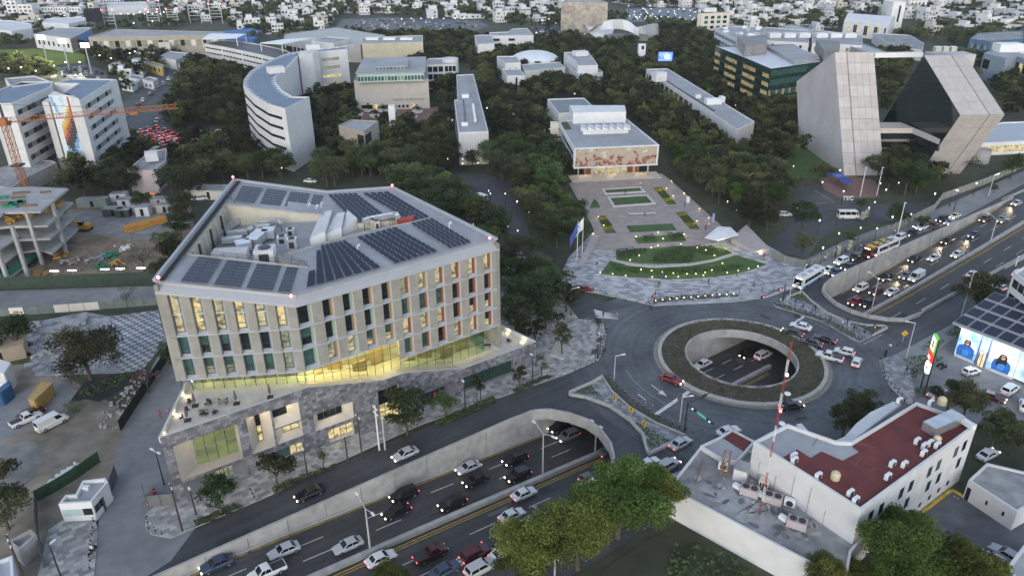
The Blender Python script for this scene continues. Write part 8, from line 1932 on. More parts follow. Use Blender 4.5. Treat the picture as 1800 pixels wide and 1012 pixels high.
def lot(px,rows_ang,dens,lab,n_max,lit=0.0):
 poly=[(p.x,p.y) for p in pp(px)]; a=np.array(poly); c=a.mean(0); out=[]
 ca,sa=cos(rows_ang),sin(rows_ang); R_=max(np.linalg.norm(a-c,axis=1)); v=-R_
 while v<R_:
  u=-R_
  while u<R_:
   q=(c[0]+u*ca-v*sa,c[1]+u*sa+v*ca); u+=2.9
   if inside(q,poly) and rnd.random()<dens:out.append((q[0],q[1],rows_ang+pi/2))
  v+=8.5 if int((v+R_)/5)%2 else 5.2
 rnd.shuffle(out); out=out[:n_max]
 for x,y,h in out:
  me=rnd.choice(TINY); o=inst('parked_car',me); o.location=(x,y,.03); o.rotation_euler=(0,0,h+rnd.gauss(0,.03))
  cn=me.materials[0].name.replace('car_paint_',''); tag(o,TL[cn]+' '+lab,'car',TL[cn]+' cars '+lab.split(' ',2)[2])
lot([(625,36),(690,33),(835,38),(850,46),(820,53),(690,54),(600,48)],.12,.62,'car parked in the large upper lot',85)
lot([(935,48),(1000,49),(1025,58),(1005,67),(955,62)],.3,.7,'car parked in the lot below the auditorium',30)
lot([(92,124),(148,114),(180,125),(185,138),(95,138)],.5,.7,'car parked in the lot behind the hospital',32)
lot([(1105,18),(1235,16),(1240,32),(1105,38)],.05,.5,'car parked in the bright upper lot',26)
def street_cars(a,b,n,lab,off,head,m=None):
 A_,B_=P(*a),P(*b); d=(B_-A_).normalized(); o=V3((-d.y,d.x,0))*off
 for i in range(n):
  p=A_.lerp(B_,(i+rnd.random()*.6)/n)+o; me=rnd.choice(TINY); q=bpy.data.objects.new('street_car',me); COL.objects.link(q); q.location=p+V3((0,0,.02)); q.rotation_euler=(0,0,atan2(d.y,d.x)+head)
  cn=me.materials[0].name.replace('car_paint_',''); tag(q,TL[cn]+' '+lab,'car',TL[cn]+' cars '+lab.split(' ',1)[1])
  if head:
   mb=MB(); mb.box((-2.3,.6,.8),(.12,.5,.3)); mb.box((-2.3,-.6,.8),(.12,.5,.3)); mb.box((-2.36,0,1.2),(.06,.4,.12)); put('tail_light',mb.mesh('tail_light',tail_l if m is None else m),None,q)
for k in range(4):street_cars((262,228),(330,252),6,'car in the red-lit queue near the bus yard',-8+k*3.6,pi)
street_cars((232,205),(330,120),9,'car on the avenue behind the hospital',3,0); street_cars((262,215),(350,118),9,'car on the avenue behind the hospital',-3.4,pi)
street_cars((440,62),(560,58),8,'car on the road beyond the grey hall',0,pi)
# lamps, poles, signs
def camlamp(x,y,h,label,group,en=0,col=(1,.95,.85),m=white_lamp,rad=.32):
# globe lamp: (x, y) is the lit head in the photograph, h its height
 q=P(x,y,h); r=thing('lamp_post',label,'lamp post',(q.x,q.y,0),group)
 key=('lampmesh',round(h,1),m.name,rad)
 if key not in LMESH:
  mb=MB(); mb.tube([(0,0,0),(0,0,h-.2)],[.09,.06],6); a=mb.mesh('post',dark_m); mb=MB(); mb.lathe((0,0,h),[(.08,-.3),(rad,-.1),(rad*1.05,.08),(.1,rad),(.02,rad+.05)],8); LMESH[key]=(a,mb.mesh('globe',m))
 for nm,me in zip(('post','globe'),LMESH[key]):o=inst(nm,me,r)
 if en:
  glow(en,col,(q.x,q.y,h-.5),.3)
LMESH={}
GL='globe lamps along the campus paths'
for i,(x,y) in enumerate([(813,287),(754,348),(909,354),(1217,284),(1251,283),(1210,294),(1245,268),(1317,294),(1279,354),(1295,368),(1344,277),(1395,292),(1358,314),(1368,334),(1446,320),(1477,299),(1483,336),(1548,322),(1558,333),(1580,321),(1538,355),(1644,340),(1717,322),(1441,387),(1569,381),(1602,376),(1513,400),(1542,401),(1475,410),(1447,435),(1401,367),(1528,365),(609,148),(609,163),(614,171),(593,157),(752,213),(795,211),(776,220),(856,190),(869,283),(660,287),(656,288),(709,292),(840,286),(862,340),(859,335),(925,360),(923,351),(787,279),(813,279),(1028,60),(977,41),(990,42),(903,102),(1010,165),(1071,100),(1086,152),(1086,173),(1173,121),(1176,82),(1213,99),(1239,95),(1246,105),(1247,111),(1264,129),(1290,124),(1322,136),(1293,185),(1330,185),(903,200),(940,140),(970,148),(888,340),(893,398),(832,394),(910,405),(1330,267),(1370,303),(1382,287),(1354,305),(495,420-125),(1096,89),(900,455),(930,372),(1100,272)]):
 bright=(x,y) in((813,287),(754,348),(909,354),(1217,284),(1251,283),(1446,320),(1477,299),(1483,336),(1441,387),(1644,340),(1558,333),(1475,410),(1447,435),(752,213),(614,171),(1401,367),(1569,381),(1717,322))
 camlamp(x,y,4.6,'lit white globe lamp on a dark post near '+nearlm(P(x,y,4.6)),GL,26 if bright else 0,rad=.26 if y<200 else .2 if bright else .14)
for i,(x,y) in enumerate([(943,58),(953,36),(965,34),(706,34),(723,33),(740,33),(760,33),(780,33),(800,33),(815,33),(1105,11),(1142,11),(1290,17),(1300,20),(1420,18),(1280,18),(70,34),(113,28),(130,60),(250,58),(15,121),(37,119),(115,110),(140,110),(95,116),(63,125),(175,98),(195,103),(228,94),(237,91)]):
 camlamp(x,y,9,'bright street lamp in the far part of town','street lamps in the far part of town',0,rad=.5)
for i in range(44):
 x,y=1105+rnd.random()*135,15+rnd.random()*20; camlamp(x,y,7,'bright white lamp of the upper parking lot','lamps of the bright upper lot',0,rad=.4)
for i,(x,y) in enumerate([(212,25),(225,25),(235,26),(246,22),(254,25),(260,22),(268,25),(275,22),(282,25),(288,22),(268,38),(235,41)]):camlamp(x,y,14,'pinkish floodlight of the stadium row','floodlights of the stadium row',0,rad=.6)
for x,y in((72,66),(109,73),(149,80)):
 q=P(x,y,18); r=thing('floodlight','glaring white floodlight beside the sports field, '+{72:'left',109:'middle',149:'right'}[x],'floodlight',(q.x,q.y,0),'sports field floodlights'); put('mast',MB().tube([(q.x,q.y,0),(q.x,q.y,18)],.35,6),pole_grey,r); put('lamp_bank',MB().box((q.x,q.y,18),(5,.8,2.8)),white_lamp,r)
 l=bpy.data.lights.new('lamp','SPOT'); l.energy=20000; l.color=(1,.95,.7); l.spot_size=radians(110); l.shadow_soft_size=1; lo=bpy.data.objects.new('lamp',l); COL.objects.link(lo); lo.location=(q.x-2,q.y-2,17); lo.rotation_euler=(V3((-.7,-.5,-.6))).to_track_quat('-Z','Y').to_euler()
 # small garden lights on the crescent lawns and plaza
def low_light(x,y,lab,grp,en,z=.25):
 p=P(x,y,z); r=thing('garden_light',lab,'garden light',p,grp)
 if 'gl' not in LMESH:mb=MB(); mb.tube([(0,0,0),(0,0,.4)],.06,5); a=mb.mesh('stem',dark_m); mb=MB(); mb.lathe((0,0,.4),[(.07,0),(.13,.05),(.13,.14),(.04,.2)],7); LMESH['gl']=(a,mb.mesh('head',warm_lamp))
 for nm,me in zip(('stem','head'),LMESH['gl']):o=inst(nm,me,r)
 if en:glow(en,(1,.8,.35),p+V3((0,0,.75)),.15)
for x,y in[(905,895),(980,902),(1056,912),(1133,920),(1229,925),(1291,925),(1357,915),(1404,898),(1478,850),(894,795),(978,740),(1025,725),(1187,715),(1302,740),(1361,758),(1422,796)]:low_light(900+x/4,253+y/4,'yellow spike light in the crescent lawns','spike lights of the crescent lawns',4)
for x,y in[(620,915),(707,925),(798,937),(1080,945),(985,947),(1168,945),(1345,935),(1512,917),(1588,902),(1662,888),(1728,872),(830,828)]:low_light(900+x/4,253+y/4,'small kerb light along the lower lawn edge','kerb lights of the lower lawn',2)
for x,y in[(1188,470),(1255,545),(1362,520),(1238,395),(1514,672),(1605,762),(1490,793),(515,750),(568,835),(888,948),(1106,905),(1155,968),(1363,925),(463,920)]:low_light(960+x/5.622,250+y/5.622,'small pale light beside the plaza beds','lights beside the plaza beds',5)
for i in range(12):low_light(1152+i*12.5,531-i*1.15+(i>9)*1,'tiny white stud light in the plaza hedge strip','stud lights of the hedge strip',0)
for i,(x,y) in enumerate(((1308,432),(1323,437),(1336,441))):
 p=P(x,y+4); glow(14,(1,.7,.35),p+V3((0,-.5,.4)),.1)
 r=thing('uplight','warm uplight on the low plaza wall, %s'%('left','middle','right')[i],'uplight',p,'uplights of the plaza wall'); put('body',MB().box(p+V3((0,-.35,.12)),(.3,.2,.24)),warm_lamp,r)
 # white wing canopy and walls at the plaza edge
wp_=thing('entrance_canopy','white folded entrance canopy lit from beneath at the plaza edge','canopy',P(1278,425))
q=[P(x,y,z) for x,y,z in((1239,417,3.2),(1262,398,3.6),(1284,399,3.9),(1298,412,3.4),(1262,422,3.0))]
put('canopy',MB().add(q+[p-V3((0,0,.25)) for p in q],[(0,1,2),(0,2,3),(0,3,4),(5,7,6),(5,8,7),(5,9,8)]+[(i,(i+1)%5,5+(i+1)%5,5+i) for i in range(5)]),white_p,wp_)
for x,y in((1262,428),(1285,425),(1252,424)):p=P(x,y); put('post',MB().bar(p,p+V3((0,0,3)),.2,.2),steel,wp_)
glow(70,(1,.78,.35),P(1270,426,2.2),.5)
for nm,lab,q in(('plaza_wall','sloping pale wall right of the entrance canopy',[(1285,428,1.6),(1310,408,2.4),(1352,445,1.4),(1325,445,.6)]),('plaza_wall','sloping pale wall by the flag poles',[(1012,472,.2),(1040,428,2.2),(1052,428,2.2),(1030,462,.3)])):
 p=[P(x,y,0) for x,y,z in q]; r=thing(nm,lab,'wall',sum(p,V3())/4); put('wall',MB().prism([(a.x,a.y) for a in p],-.05,[b[2] for b in q]),M('pinkish_stone',(.36,.33,.33),.8,.08,.8),r)
 # flags
for x,y,yt,c,l in((1014,459,388,'blue','blue flag hanging on the left flag pole'),(1023,452,382,'white','white flag with a small blue mark on the right flag pole')):
 p=P(x,y); h=zseen(p,yt); r=thing('flag_pole',l,'flag',p); put('pole',MB().tube([p,p+V3((0,0,h))],[.12,.07],6),white_m,r); mb=MB(); n=6
 for i in range(n):
  for j in range(4):
   f=lambda i,j:V3((p.x-i*.33,p.y+.18*sin(i*1.3+j),p.z+h-.2-j*.75-i*(.42 if c=='white' else .75)))
   mb.quad(f(i,j),f(i+1,j),f(i+1,j+1),f(i,j+1))
 fl_=put('flag',mb,M('flag_'+c,(.06,.1,.35) if c=='blue' else(.7,.7,.7),.8,.05,1),r)
 if c=='white':mb=MB(); b=V3((p.x-.9,p.y-.12,h-2.6)); mb.quad(b,b+V3((-.6,.02,-.3)),b+V3((-.6,.02,.3)),b+V3((0,0,.6))); put('emblem',mb,MATS['flag_blue'],r)
 # tall twin arm lamps of the highway
def twinlamp(x,y,yt,lab,z=None,arm=2.2,road_=True,m=pole_grey,ang=None):
 p=onroad(x,y) if road_ else P(x,y); h=zseen(p,yt); r=thing('street_lamp',lab,'street lamp',p,'tall street lamps'); put('pole',MB().tube([p,V3((p.x,p.y,h-.6))],[.17,.10],8),m,r)
 dv=HN if ang is None else V3((cos(ang),sin(ang)))
 for s in(-1,1):
  e=V3((p.x+dv.x*arm*s,p.y+dv.y*arm*s,h+.35)); put('arm',MB().tube([V3((p.x,p.y,h-.6)),e],.07,6),m,r); put('lamp_head',MB().box(e+V3((dv.x*s*.35,dv.y*s*.35,0)),(.8,.35,.16),atan2(dv.y,dv.x)),white_m,r)
twinlamp(651,967,888,'grey twin arm lamp post on the median at the lower middle'); twinlamp(954,837,757,'grey twin arm lamp post on the median before the tunnel'); twinlamp(1531,548,487,'twin arm lamp post at the right tunnel mouth'); twinlamp(1740,428,382,'twin arm lamp post on the far highway median'); twinlamp(1046,793,758,'grey post at the tunnel mouth median',arm=.8)
def singlelamp(x,y,yt,lab,ang,m=pole_grey,arm=1.6,lit=False,n=1):
 p=P(x,y); h=zseen(p,yt); r=thing('street_lamp',lab,'street lamp',p,'single street lamps'); put('pole',MB().tube([p,V3((p.x,p.y,h))],[.14,.08],7),m,r)
 for k in range(n):
  a=ang+pi*k; e=V3((p.x+cos(a)*arm,p.y+sin(a)*arm,h+.1)); mb=MB(); mb.tube([V3((p.x,p.y,h-.1)),e],.06,6); mb.box(e,(.7,.3,.14),a); put('lamp_head',mb,white_lamp if lit else white_m,r)
for a in((1079,672,625,'thin lamp post between the island and the roundabout',.2),(1194,749,697,'lamp post at the stop line of the left island',.1),(1593,628,567,'lamp post at the right pavement corner',2.9),(1372,720,712,'short post on the lower roundabout',0),(1003,555,507,'white lamp post on the left street',.2),(1406,518,470,'grey lamp post at the front of the bus',1.0),(1387,527,500,'thin lamp post at the right island tip',.3)):singlelamp(*a)
for x,y,yt,l in((345,905,862,'near the corner tree'),(541,836,792,'near the lit doorway'),(818,719,672,'between the young trees'),(936,671,625,'near the terrace corner'),(1054,625,588,'at the pavement corner')):singlelamp(x,y,yt,'dark lamp post on the front pavement, '+l,2.2,dark_m,.5)
singlelamp(108,1015,957,'dark lamp post on the lower left pavement',1.2,dark_m,.6); singlelamp(289,852,793,'tall dark lamp post at the podium corner',2.6,dark_m,.9,n=2)
for x,y,yt,l in((1676,372,336,'right'),(1606,370+45,400,'hidden')):singlelamp(x,y,yt,'dark street lamp on the avenue wall, '+l,2.2,dark_m,.6,True)
singlelamp(1737,346,308,'pale street lamp on the far avenue verge',.5,pole_grey,2.2,True)
for a in((1512,345,296,'first white mast at the foot of the left stone tower',0),(1541,343,295,'second white mast at the foot of the left stone tower',0),(1578,410,357,'leaning white mast by the avenue',0),(1785,468,452,'tall lamp at the right edge',1)):singlelamp(*a,white_m,.1)
# utility poles with cross arms
def utility(x,y,yt,lab,m,arms=2,wd=1.6,lean=0.0):
 p=P(x,y); h=zseen(p,yt); r=thing('utility_pole',lab,'utility pole',p,'utility poles'); put('pole',MB().tube([p,V3((p.x+lean,p.y,h))],[.16,.11],8),m,r)
 for k in range(arms):mb=MB(); c=V3((p.x+lean,p.y,h-.6-k*1.1)); mb.bar(c-V3((HN.x,HN.y,0))*wd/2,c+V3((HN.x,HN.y,0))*wd/2,.12,.12); put('cross_arm',mb,m,r); mb=MB(); [mb.lathe(c+V3((HN.x,HN.y,0))*t,[(.07,0),(.09,.15),(.04,.28)],6) for t in(-.7,-.35,.35,.7)]; put('insulator',mb,white_m,r)
 return r
dkw=M('dark_wood_pole',(.05,.042,.036),.9,.2,2)
utility(612,815,768,'short dark wooden pole stump on the front pavement',dkw,0); utility(637,805,728,'dark wooden pole beside the big stone corner',dkw,1); utility(667,792,712,'white concrete pole in front of the podium',white_p,2); utility(677,790,731,'slim white pole right of the concrete pole',pole_grey,0); utility(321,934,850,'dark wooden pole at the podium corner kerb',dkw,1,lean=0)
utility(975,1012,952,'utility pole crowned with white insulators among the foreground trees',concrete,3,2.2); utility(943,940,889,'white cross-armed pole behind the foreground trees',concrete,2,2.0); utility(52,1040,940,'dark leaning pole at the lower left corner',dkw,2); utility(1688,560,478,'pole beside the dense tree at the shop',pole_grey,0)
# bollards along kerbs
BOL=None
def bollards(px,n,lab,grp):
 global BOL
 pts=pp(px); L_=[0]
 for a,b in zip(pts,pts[1:]):L_.append(L_[-1]+(b-a).length)
 for i in range(n):
  t=L_[-1]*i/(n-1); k=max(j for j in range(len(L_)-1) if L_[j]<=t+1e-6); p=pts[k].lerp(pts[k+1],(t-L_[k])/max(L_[k+1]-L_[k],1e-6))
  if BOL is None:mb=MB(); mb.lathe((0,0,.1),[(.1,0),(.1,.85),(.06,.95)],7); mb.lathe((0,0,.72),[(.105,0),(.105,.12)],7,1); BOL=mb.mesh('bollard',[dark_m,white_p])
  o=inst('bollard',BOL); o.location=p; tag(o,lab,'bollard',grp)
bollards(K1([(1010,55),(1080,110),(1200,230),(1400,365),(1700,500)]),18,'dark bollard along the left traffic island','bollards of the left island')
bollards(K3([(120,530),(400,605),(640,685),(830,785),(985,890)]),20,'dark bollard along the right traffic island','bollards of the right island')
bollards([(1066,580),(1058,606),(1060,622),(1040,642),(1010,655)],14,'dark bollard at the front pavement corner','bollards of the pavement corner')
bollards([(1024,562),(1050,569),(1064,578)],6,'dark bollard at the crossing of the left street','bollards of the crossing')
bollards([(165,918),(160,950),(158,1000)],8,'dark bollard along the driveway kerb','bollards of the driveway'); bollards([(258,910),(262,930),(285,940)],5,'dark bollard at the curved driveway kerb','bollards of the curved kerb'); bollards([(1548,632),(1556,665),(1590,706)],12,'pale bollard at the right pavement corner','bollards of the right corner'); bollards([(1065,518),(1110,534),(1200,522),(1300,515),(1360,512)],16,'dark bollard along the patterned plaza edge','bollards of the plaza edge')
bollards([(440,862),(447,875)],3,'dark bollard between the two corner street trees','bollards between the street trees')
bollards([(808,670),(905,622)],6,'dark post in front of the low strip window','posts before the strip window'); bollards([(832,708),(838,704)],2,'dark post beside the small street tree','posts by the small street tree')
# traffic cones and barrels
for i,(x,y,l) in enumerate(((272,866,'highest of three by the gate'),(269,877,'middle of three by the gate'),(263,889,'lowest of three by the gate'),(199,875,'small one beside the guard house'),(1085,553,'at the crossing'),(295,724,'on the driveway beside the podium'))):
 p=P(x,y); r=thing('traffic_barrel' if i<3 else 'traffic_cone','orange traffic marker, '+l,'traffic barrel' if i<3 else 'traffic cone',p,'orange traffic markers'); s_=1 if i<3 else .6
 put('body',MB().lathe(p,[(.36*s_,0),(.36*s_,.1),(.3*s_,.12),(.22*s_ if i<3 else .05,1.05*s_)],10),M('marker_orange',(.55,.08,.03),.6,.05,1),r); put('band',MB().lathe(p+V3((0,0,.45*s_)),[(.285*s_,0),(.27*s_,.18*s_)],10),white_p,r)
 # yellow chevron boards on the island, warning signs
for x,y,l in((1080,255,'first'),(1211,347,'second'),(1313,457,'third')):
 X,Y=K1([(x,y+20)])[0]; p=P(X,Y); r=thing('chevron_sign','yellow chevron board on the left island, %s from the far end'%l,'road sign',p,'chevron boards'); n=V3((-.75,-.66,0)).normalized(); t=V3((-n.y,n.x,0))
 put('post',MB().bar(p,p+V3((0,0,1.7)),.07,.07),pole_grey,r); c=p+V3((0,0,1.5))+n*.06
 put('board',MB().bar(c-t*.42,c+t*.42,.04,1.1),M('sign_yellow',(.7,.42,.02),.5,0),r)
 mb=MB(); f=c+n*.035; Z=V3((0,0,1)); mb.add([f+t*.25+Z*.42,f+t*.0+Z*.42,f-t*.28,f-t*.03],[(0,1,2,3)]); mb.add([f+t*.25-Z*.42,f-t*.03,f-t*.28,f+t*.0-Z*.42],[(0,1,2,3)]); put('chevron',mb,black_m,r)
for x,y,l in((1586,602,'at the right pavement corner'),(929,446,'on the left street')):
 p=P(x,y); r=thing('warning_sign','yellow diamond warning sign '+l,'road sign',p,'yellow diamond signs'); put('post',MB().bar(p,p+V3((0,0,2.6)),.07,.07),pole_grey,r); c=p+V3((0,-.06,2.3)); s_=.75; put('plate',MB().quad(c+V3((-s_,0,0)),c+V3((0,0,-s_)),c+V3((s_,0,0)),c+V3((0,0,s_))),MATS['sign_yellow'],r); put('symbol',MB().box(c+V3((0,-.02,0)),(.16,.02,.5)),black_m,r)
 # traffic signals
def signal(x,y,yt,tip,lab,lampm,n=2,grp='traffic signals'):
 p=P(x,y); h=zseen(p,yt); r=thing('traffic_signal',lab,'traffic signal',p,grp); put('pole',MB().tube([p,V3((p.x,p.y,h))],[.16,.12],8),dark_m,r)
 e=P(*tip,h-.4); put('arm',MB().tube([V3((p.x,p.y,h-.5)),e],.09,6),dark_m,r)
 for k in range(n):
  c=V3((p.x,p.y,h-.5)).lerp(e,.25+.72*k/max(1,n-1)); mb=MB(); d=(e-V3((p.x,p.y,h-.5))).normalized(); mb.box(c,(1.3,.35,.42),atan2(d.y,d.x)); hd=put('head',mb,dark_m,r); mb=MB(); o=V3((-d.y,d.x,0)); o=o if o.y<0 else-o; mb.box(c+o*.2-d*.3*0,(.26,.12,.26),atan2(d.y,d.x)); put('lens',mb,lampm,hd)
 return r,e,p,h
s1_,e,p,h=signal(1203,760,706,(1250,741),'black mast arm signal with green lights and a lit street plate',green_lamp)
c=V3((p.x,p.y,h-.5)).lerp(e,.6)+V3((0,-.1,-.1)); d=(e-V3((p.x,p.y,h-.5))).normalized(); put('street_plate',MB().bar(c-d*1.1,c+d*1.1,.1,.4),M('lit_green_plate',(.05,.3,.2),.5,0,em=(.1,.7,.45),es=.07),s1_)
mb=MB(); b0=V3((p.x,p.y,h-.3)); b1=P(1265,682,h); mb.tube([b0,b1],.08,6); mb.box(b1,(1.2,.35,.4),.6); mb.box(b0.lerp(b1,.5),(1.1,.35,.4),.6); put('rear_arm',mb,dark_m,s1_)
signal(1376,530,500,(1340,522),'dark mast arm signal with a red light at the plaza corner',red_lamp); signal(1533,590,567,(1531,588),'red pedestrian signal at the end of the right island',red_lamp,1)
signal(1050,630,604,(1046,628),'dark signal post at the front pavement corner',dark_m,1); signal(1150,535,512,(1140,533),'red hand signal on the plaza edge by the street',red_lamp,1); signal(280-8,225,205,(280,222),'signal with red and amber lights by the bus yard',red_lamp,1)
# tall pole sign with logo panels
ps=thing('pole_sign','tall two-legged pole sign with lit red white and green panels','sign',P(1622,688)); pa,pb=P(1618,681),P(1624,694); hs_=zseen(pb,597)
for q_ in(pa,pb):put('leg',MB().tube([q_,V3((q_.x,q_.y,hs_))],.14,8),dark_m,ps)
mid=(pa+pb)/2; dirp=V3(((pb-pa).x,(pb-pa).y,0)).normalized(); face=V3((-.97,.22,0)).normalized(); tt=V3((-face.y,face.x,0))
def sgn(z0_,z1_,m,nm,w0=-1.2,w1=1.2,o=.0):
 c0=mid+face*(.35+o); mb=MB(); mb.add([V3((c0.x,c0.y,z))+tt*w_+face*k for k in(0,-.5 if o==0 else-.03) for w_,z in((w0,z0_),(w1,z0_),(w1,z1_),(w0,z1_))],[(0,1,2,3),(7,6,5,4),(0,4,5,1),(1,5,6,2),(2,6,7,3),(3,7,4,0)]); put(nm,mb,m,ps)
sw=lit_glass('sign_white',(1,.97,.9),.42,.95,.1); sr=M('sign_red',(.5,.03,.02),.5,0,em=(1,.05,.03),es=.22); sg=M('sign_green',(.1,.35,.05),.5,0,em=(.2,.8,.1),es=.1)
zt_=hs_; sgn(zt_-3.2,zt_,sg,'panel'); sgn(zt_-2.9,zt_-.3,sw,'panel_face',-1.0,.9,.02); sgn(zt_-5.2,zt_-3.3,sr,'panel');
mb=MB(); c0=mid+face*.4; mb.add([V3((c0.x,c0.y,zt_-6.6))+tt*(1.05*cos(a))+V3((0,0,1.35*sin(a)))+face*k for k in(0,-.5) for a in[i*pi/8 for i in range(16)]],[tuple(range(16)),tuple(reversed(range(16,32)))]+[(i,(i+1)%16,16+(i+1)%16,16+i) for i in range(16)]); put('oval_panel',mb,sw,ps)
sgn(zt_-2.4,zt_-.9,sr,'red_mark',-.45,.3,.04); sgn(zt_-4.9,zt_-4.3,sw,'white_mark',-.9,.2,.02); sgn(zt_-6.9,zt_-6.5,sr,'red_mark',-.5,.5,.08)
# blue umbrellas and letters at the campus cafe, bus shelters, ad panels
for i,(x,y) in enumerate(((1460,318),(1470,320),(1478,326),(1486,332))):
 p=P(x,y); r=thing('blue_parasol','blue parasol of the tower cafe, %s of the row'%('first','second','third','last')[i],'parasol',p,'blue parasols of the cafe'); put('canopy',MB().lathe(p,[(2.0,2.5),(1.0,2.9),(.03,3.1)],8),M('parasol_blue',(.03,.07,.3),.7,.1,1),r); put('pole',MB().tube([p,p+V3((0,0,2.9))],.05,5),dark_m,r)
cu=bpy.data.curves.new('letters','FONT'); cu.body='TEC'; cu.size=2.0; cu.extrude=.25; to=bpy.data.objects.new('letters',cu); COL.objects.link(to); dg=bpy.context.evaluated_depsgraph_get(); tm=bpy.data.meshes.new_from_object(to.evaluated_get(dg)); bpy.data.objects.remove(to); tm.materials.clear(); tm.materials.append(white_p); tm.transform(Matrix.Rotation(pi/2,4,'X'))
o=put('letter_sign',tm,None); o.location=P(1480,352,.1); tag(o,'large white letters standing on the cafe court','letters')
for i,(x,y,w_) in enumerate(((1472,450,2.2),(1492,440,2.4),(1515,388,2.4),(1522,384,2.4))):
 p=P(x,y); r=thing('poster_panel','standing poster panel at the avenue stop, '+('first','second','upper left','upper right')[i],'poster panel',p,'poster panels at the stops'); put('case',MB().box(p+V3((0,0,1.6)),(w_*.6,.25,2.6),.3),steel,r); mb=MB(); q=p+V3((.05,-.16,1.65)); mb.box(q,(w_*.48,.05,2.1),.3); put('poster',mb,lit_soft,r)
r=thing('banner','white and blue banner standing at the plaza edge','banner',P(1253,392)); p=P(1253,392); put('cloth',MB().bar(p,p+V3((0,0,3)),.6,.08),M('banner_cloth',(.3,.35,.6),.7,.3,2),r)
r=thing('totem','white information totem at the right edge of the plaza','totem',P(1209,357)); p=P(1209,357); put('slab',MB().box(p+V3((0,0,1.1)),(1.1,.3,2.2),-.6),white_p,r)
r=thing('gate_canopy','pale metal canopies over the campus gate lanes','canopy',P(735,325))
for q in(([(730,320),(748,328),(762,323),(742,316)]),([(710,308),(733,314),(738,309),(716,303)])):
 b=[P(x,y,4.2) for x,y in q]; put('roof',MB().prism([(p.x,p.y) for p in b],4.0,4.25,0,None,True),M('gate_roof',(.36,.42,.46),.5,.05,1),r)
 for p in b:put('post',MB().bar((p.x,p.y,0),(p.x,p.y,4),.16,.16),dark_m,r)
glow(60,(1,.8,.5),P(728,335,3.2),.3)
r=thing('bench','long low stone bench in the middle of the tan plaza','bench',P(*K2([(950,715)])[0])); a,b=P(*K2([(815,715)])[0],.3),P(*K2([(1080,705)])[0],.3); put('seat',MB().bar(a+V3((0,0,.25)),b+V3((0,0,.25)),1.0,.18),MATS['pale_stone'],r); mb=MB(); [mb.box(a.lerp(b,t)+V3((0,0,-.02)),(.5,.7,.4)) for t in(.05,.35,.65,.95)]; put('support',mb,concrete_dark,r)
for i,(x,y) in enumerate(((1053,596),(1043,617))):
 pts=pp([(x-5,y+5),(x+3,y+5),(x+6,y-3),(x-2,y-3)],.16); struct('tree_pit',MB().poly(pts),M('pit_soil',(.08,.06,.045),.9,.3,2))
r=thing('stone_planter','pale stone planter holding the tall slim tree at the plaza corner','planter',P(985,628)); pts=pp([(966,626),(992,634),(1000,610),(978,600)]); put('wall',MB().prism([(p.x,p.y) for p in pts],0,[.6,.6,.3,.3]),kerb_m,r)
# people
def person_mesh(seed,stride):
# one skin surface grown over a skeleton
 s=stride; me=bpy.data.meshes.new('body'); V=[(0,0,.95),(0,0,1.2),(0,0,1.42),(0,0,1.52),(0,.02,1.66),(.1,0,.92),(.11,s*.16,.5),(.11,s*.12-.12*abs(s),.08),(.11,s*.12+.08,.04),(-.1,0,.92),(-.11,-s*.16,.5),(-.11,-s*.3,.1),(-.11,-s*.3+.16,.05),(.2,0,1.4),(.26,-s*.12,1.12),(.25,-s*.08+.12,.88),(-.2,0,1.4),(-.26,s*.12,1.12),(-.25,s*.16+.08,.88)]
 E=[(0,1),(1,2),(2,3),(3,4),(0,5),(5,6),(6,7),(7,8),(0,9),(9,10),(10,11),(11,12),(2,13),(13,14),(14,15),(2,16),(16,17),(17,18)]
 R_=[.15,.15,.15,.06,.11,.1,.075,.05,.045,.1,.075,.05,.045,.07,.05,.035,.07,.05,.035]
 me.from_pydata(V,E,[]); o=inst('tmp',me); mo=o.modifiers.new('skin','SKIN')
 for i,sv in enumerate(me.skin_vertices[0].data):sv.radius=(R_[i],R_[i]*.8); sv.use_root=i==0
 sb=o.modifiers.new('sub','SUBSURF'); sb.levels=1; sb.render_levels=1
 dg=bpy.context.evaluated_depsgraph_get(); r=bpy.data.meshes.new_from_object(o.evaluated_get(dg)); bpy.data.objects.remove(o)
 for k in range(3):r.materials.append(None)
 for p in r.polygons:c=p.center.z; p.material_index=1 if .06<c<.95 else 2 if c>1.49 or(abs(p.center.x)>.2 and c<.95) else 0
 return r
skin_m=M('skin',(.35,.2,.14),.7,0); hair_m=M('hair',(.02,.014,.01),.8,0)
PM=[person_mesh(0,0.0),person_mesh(1,1.0),person_mesh(2,-1.0)]
mb=MB(); mb.lathe((0,-.02,1.62),[(.118,0),(.125,.08),(.09,.15),(.02,.18)],8); HAIR=mb.mesh('hair',hair_m)
cloth={n_:M('cloth_'+n_,c,.85,0) for n_,c in dict(white=(.6,.6,.6),black=(.02,.02,.022),red=(.35,.03,.04),blue=(.04,.06,.2),grey=(.2,.2,.21),lilac=(.25,.22,.4)).items()}
def person(x,y,top,legs,lab,grp=None,z=.14,rz=None):
 p=P(x,y,z); r=thing('person',lab,'person',p,grp); r.rotation_euler=(0,0,rnd.random()*6.28 if rz is None else rz); me=rnd.choice(PM)
 o=inst('body',me,r)
 for i,m in enumerate((cloth[top],cloth[legs],skin_m)):o.material_slots[i].link='OBJECT'; o.material_slots[i].material=m
 h=bpy.data.objects.new('hair',HAIR); COL.objects.link(h); h.parent=r
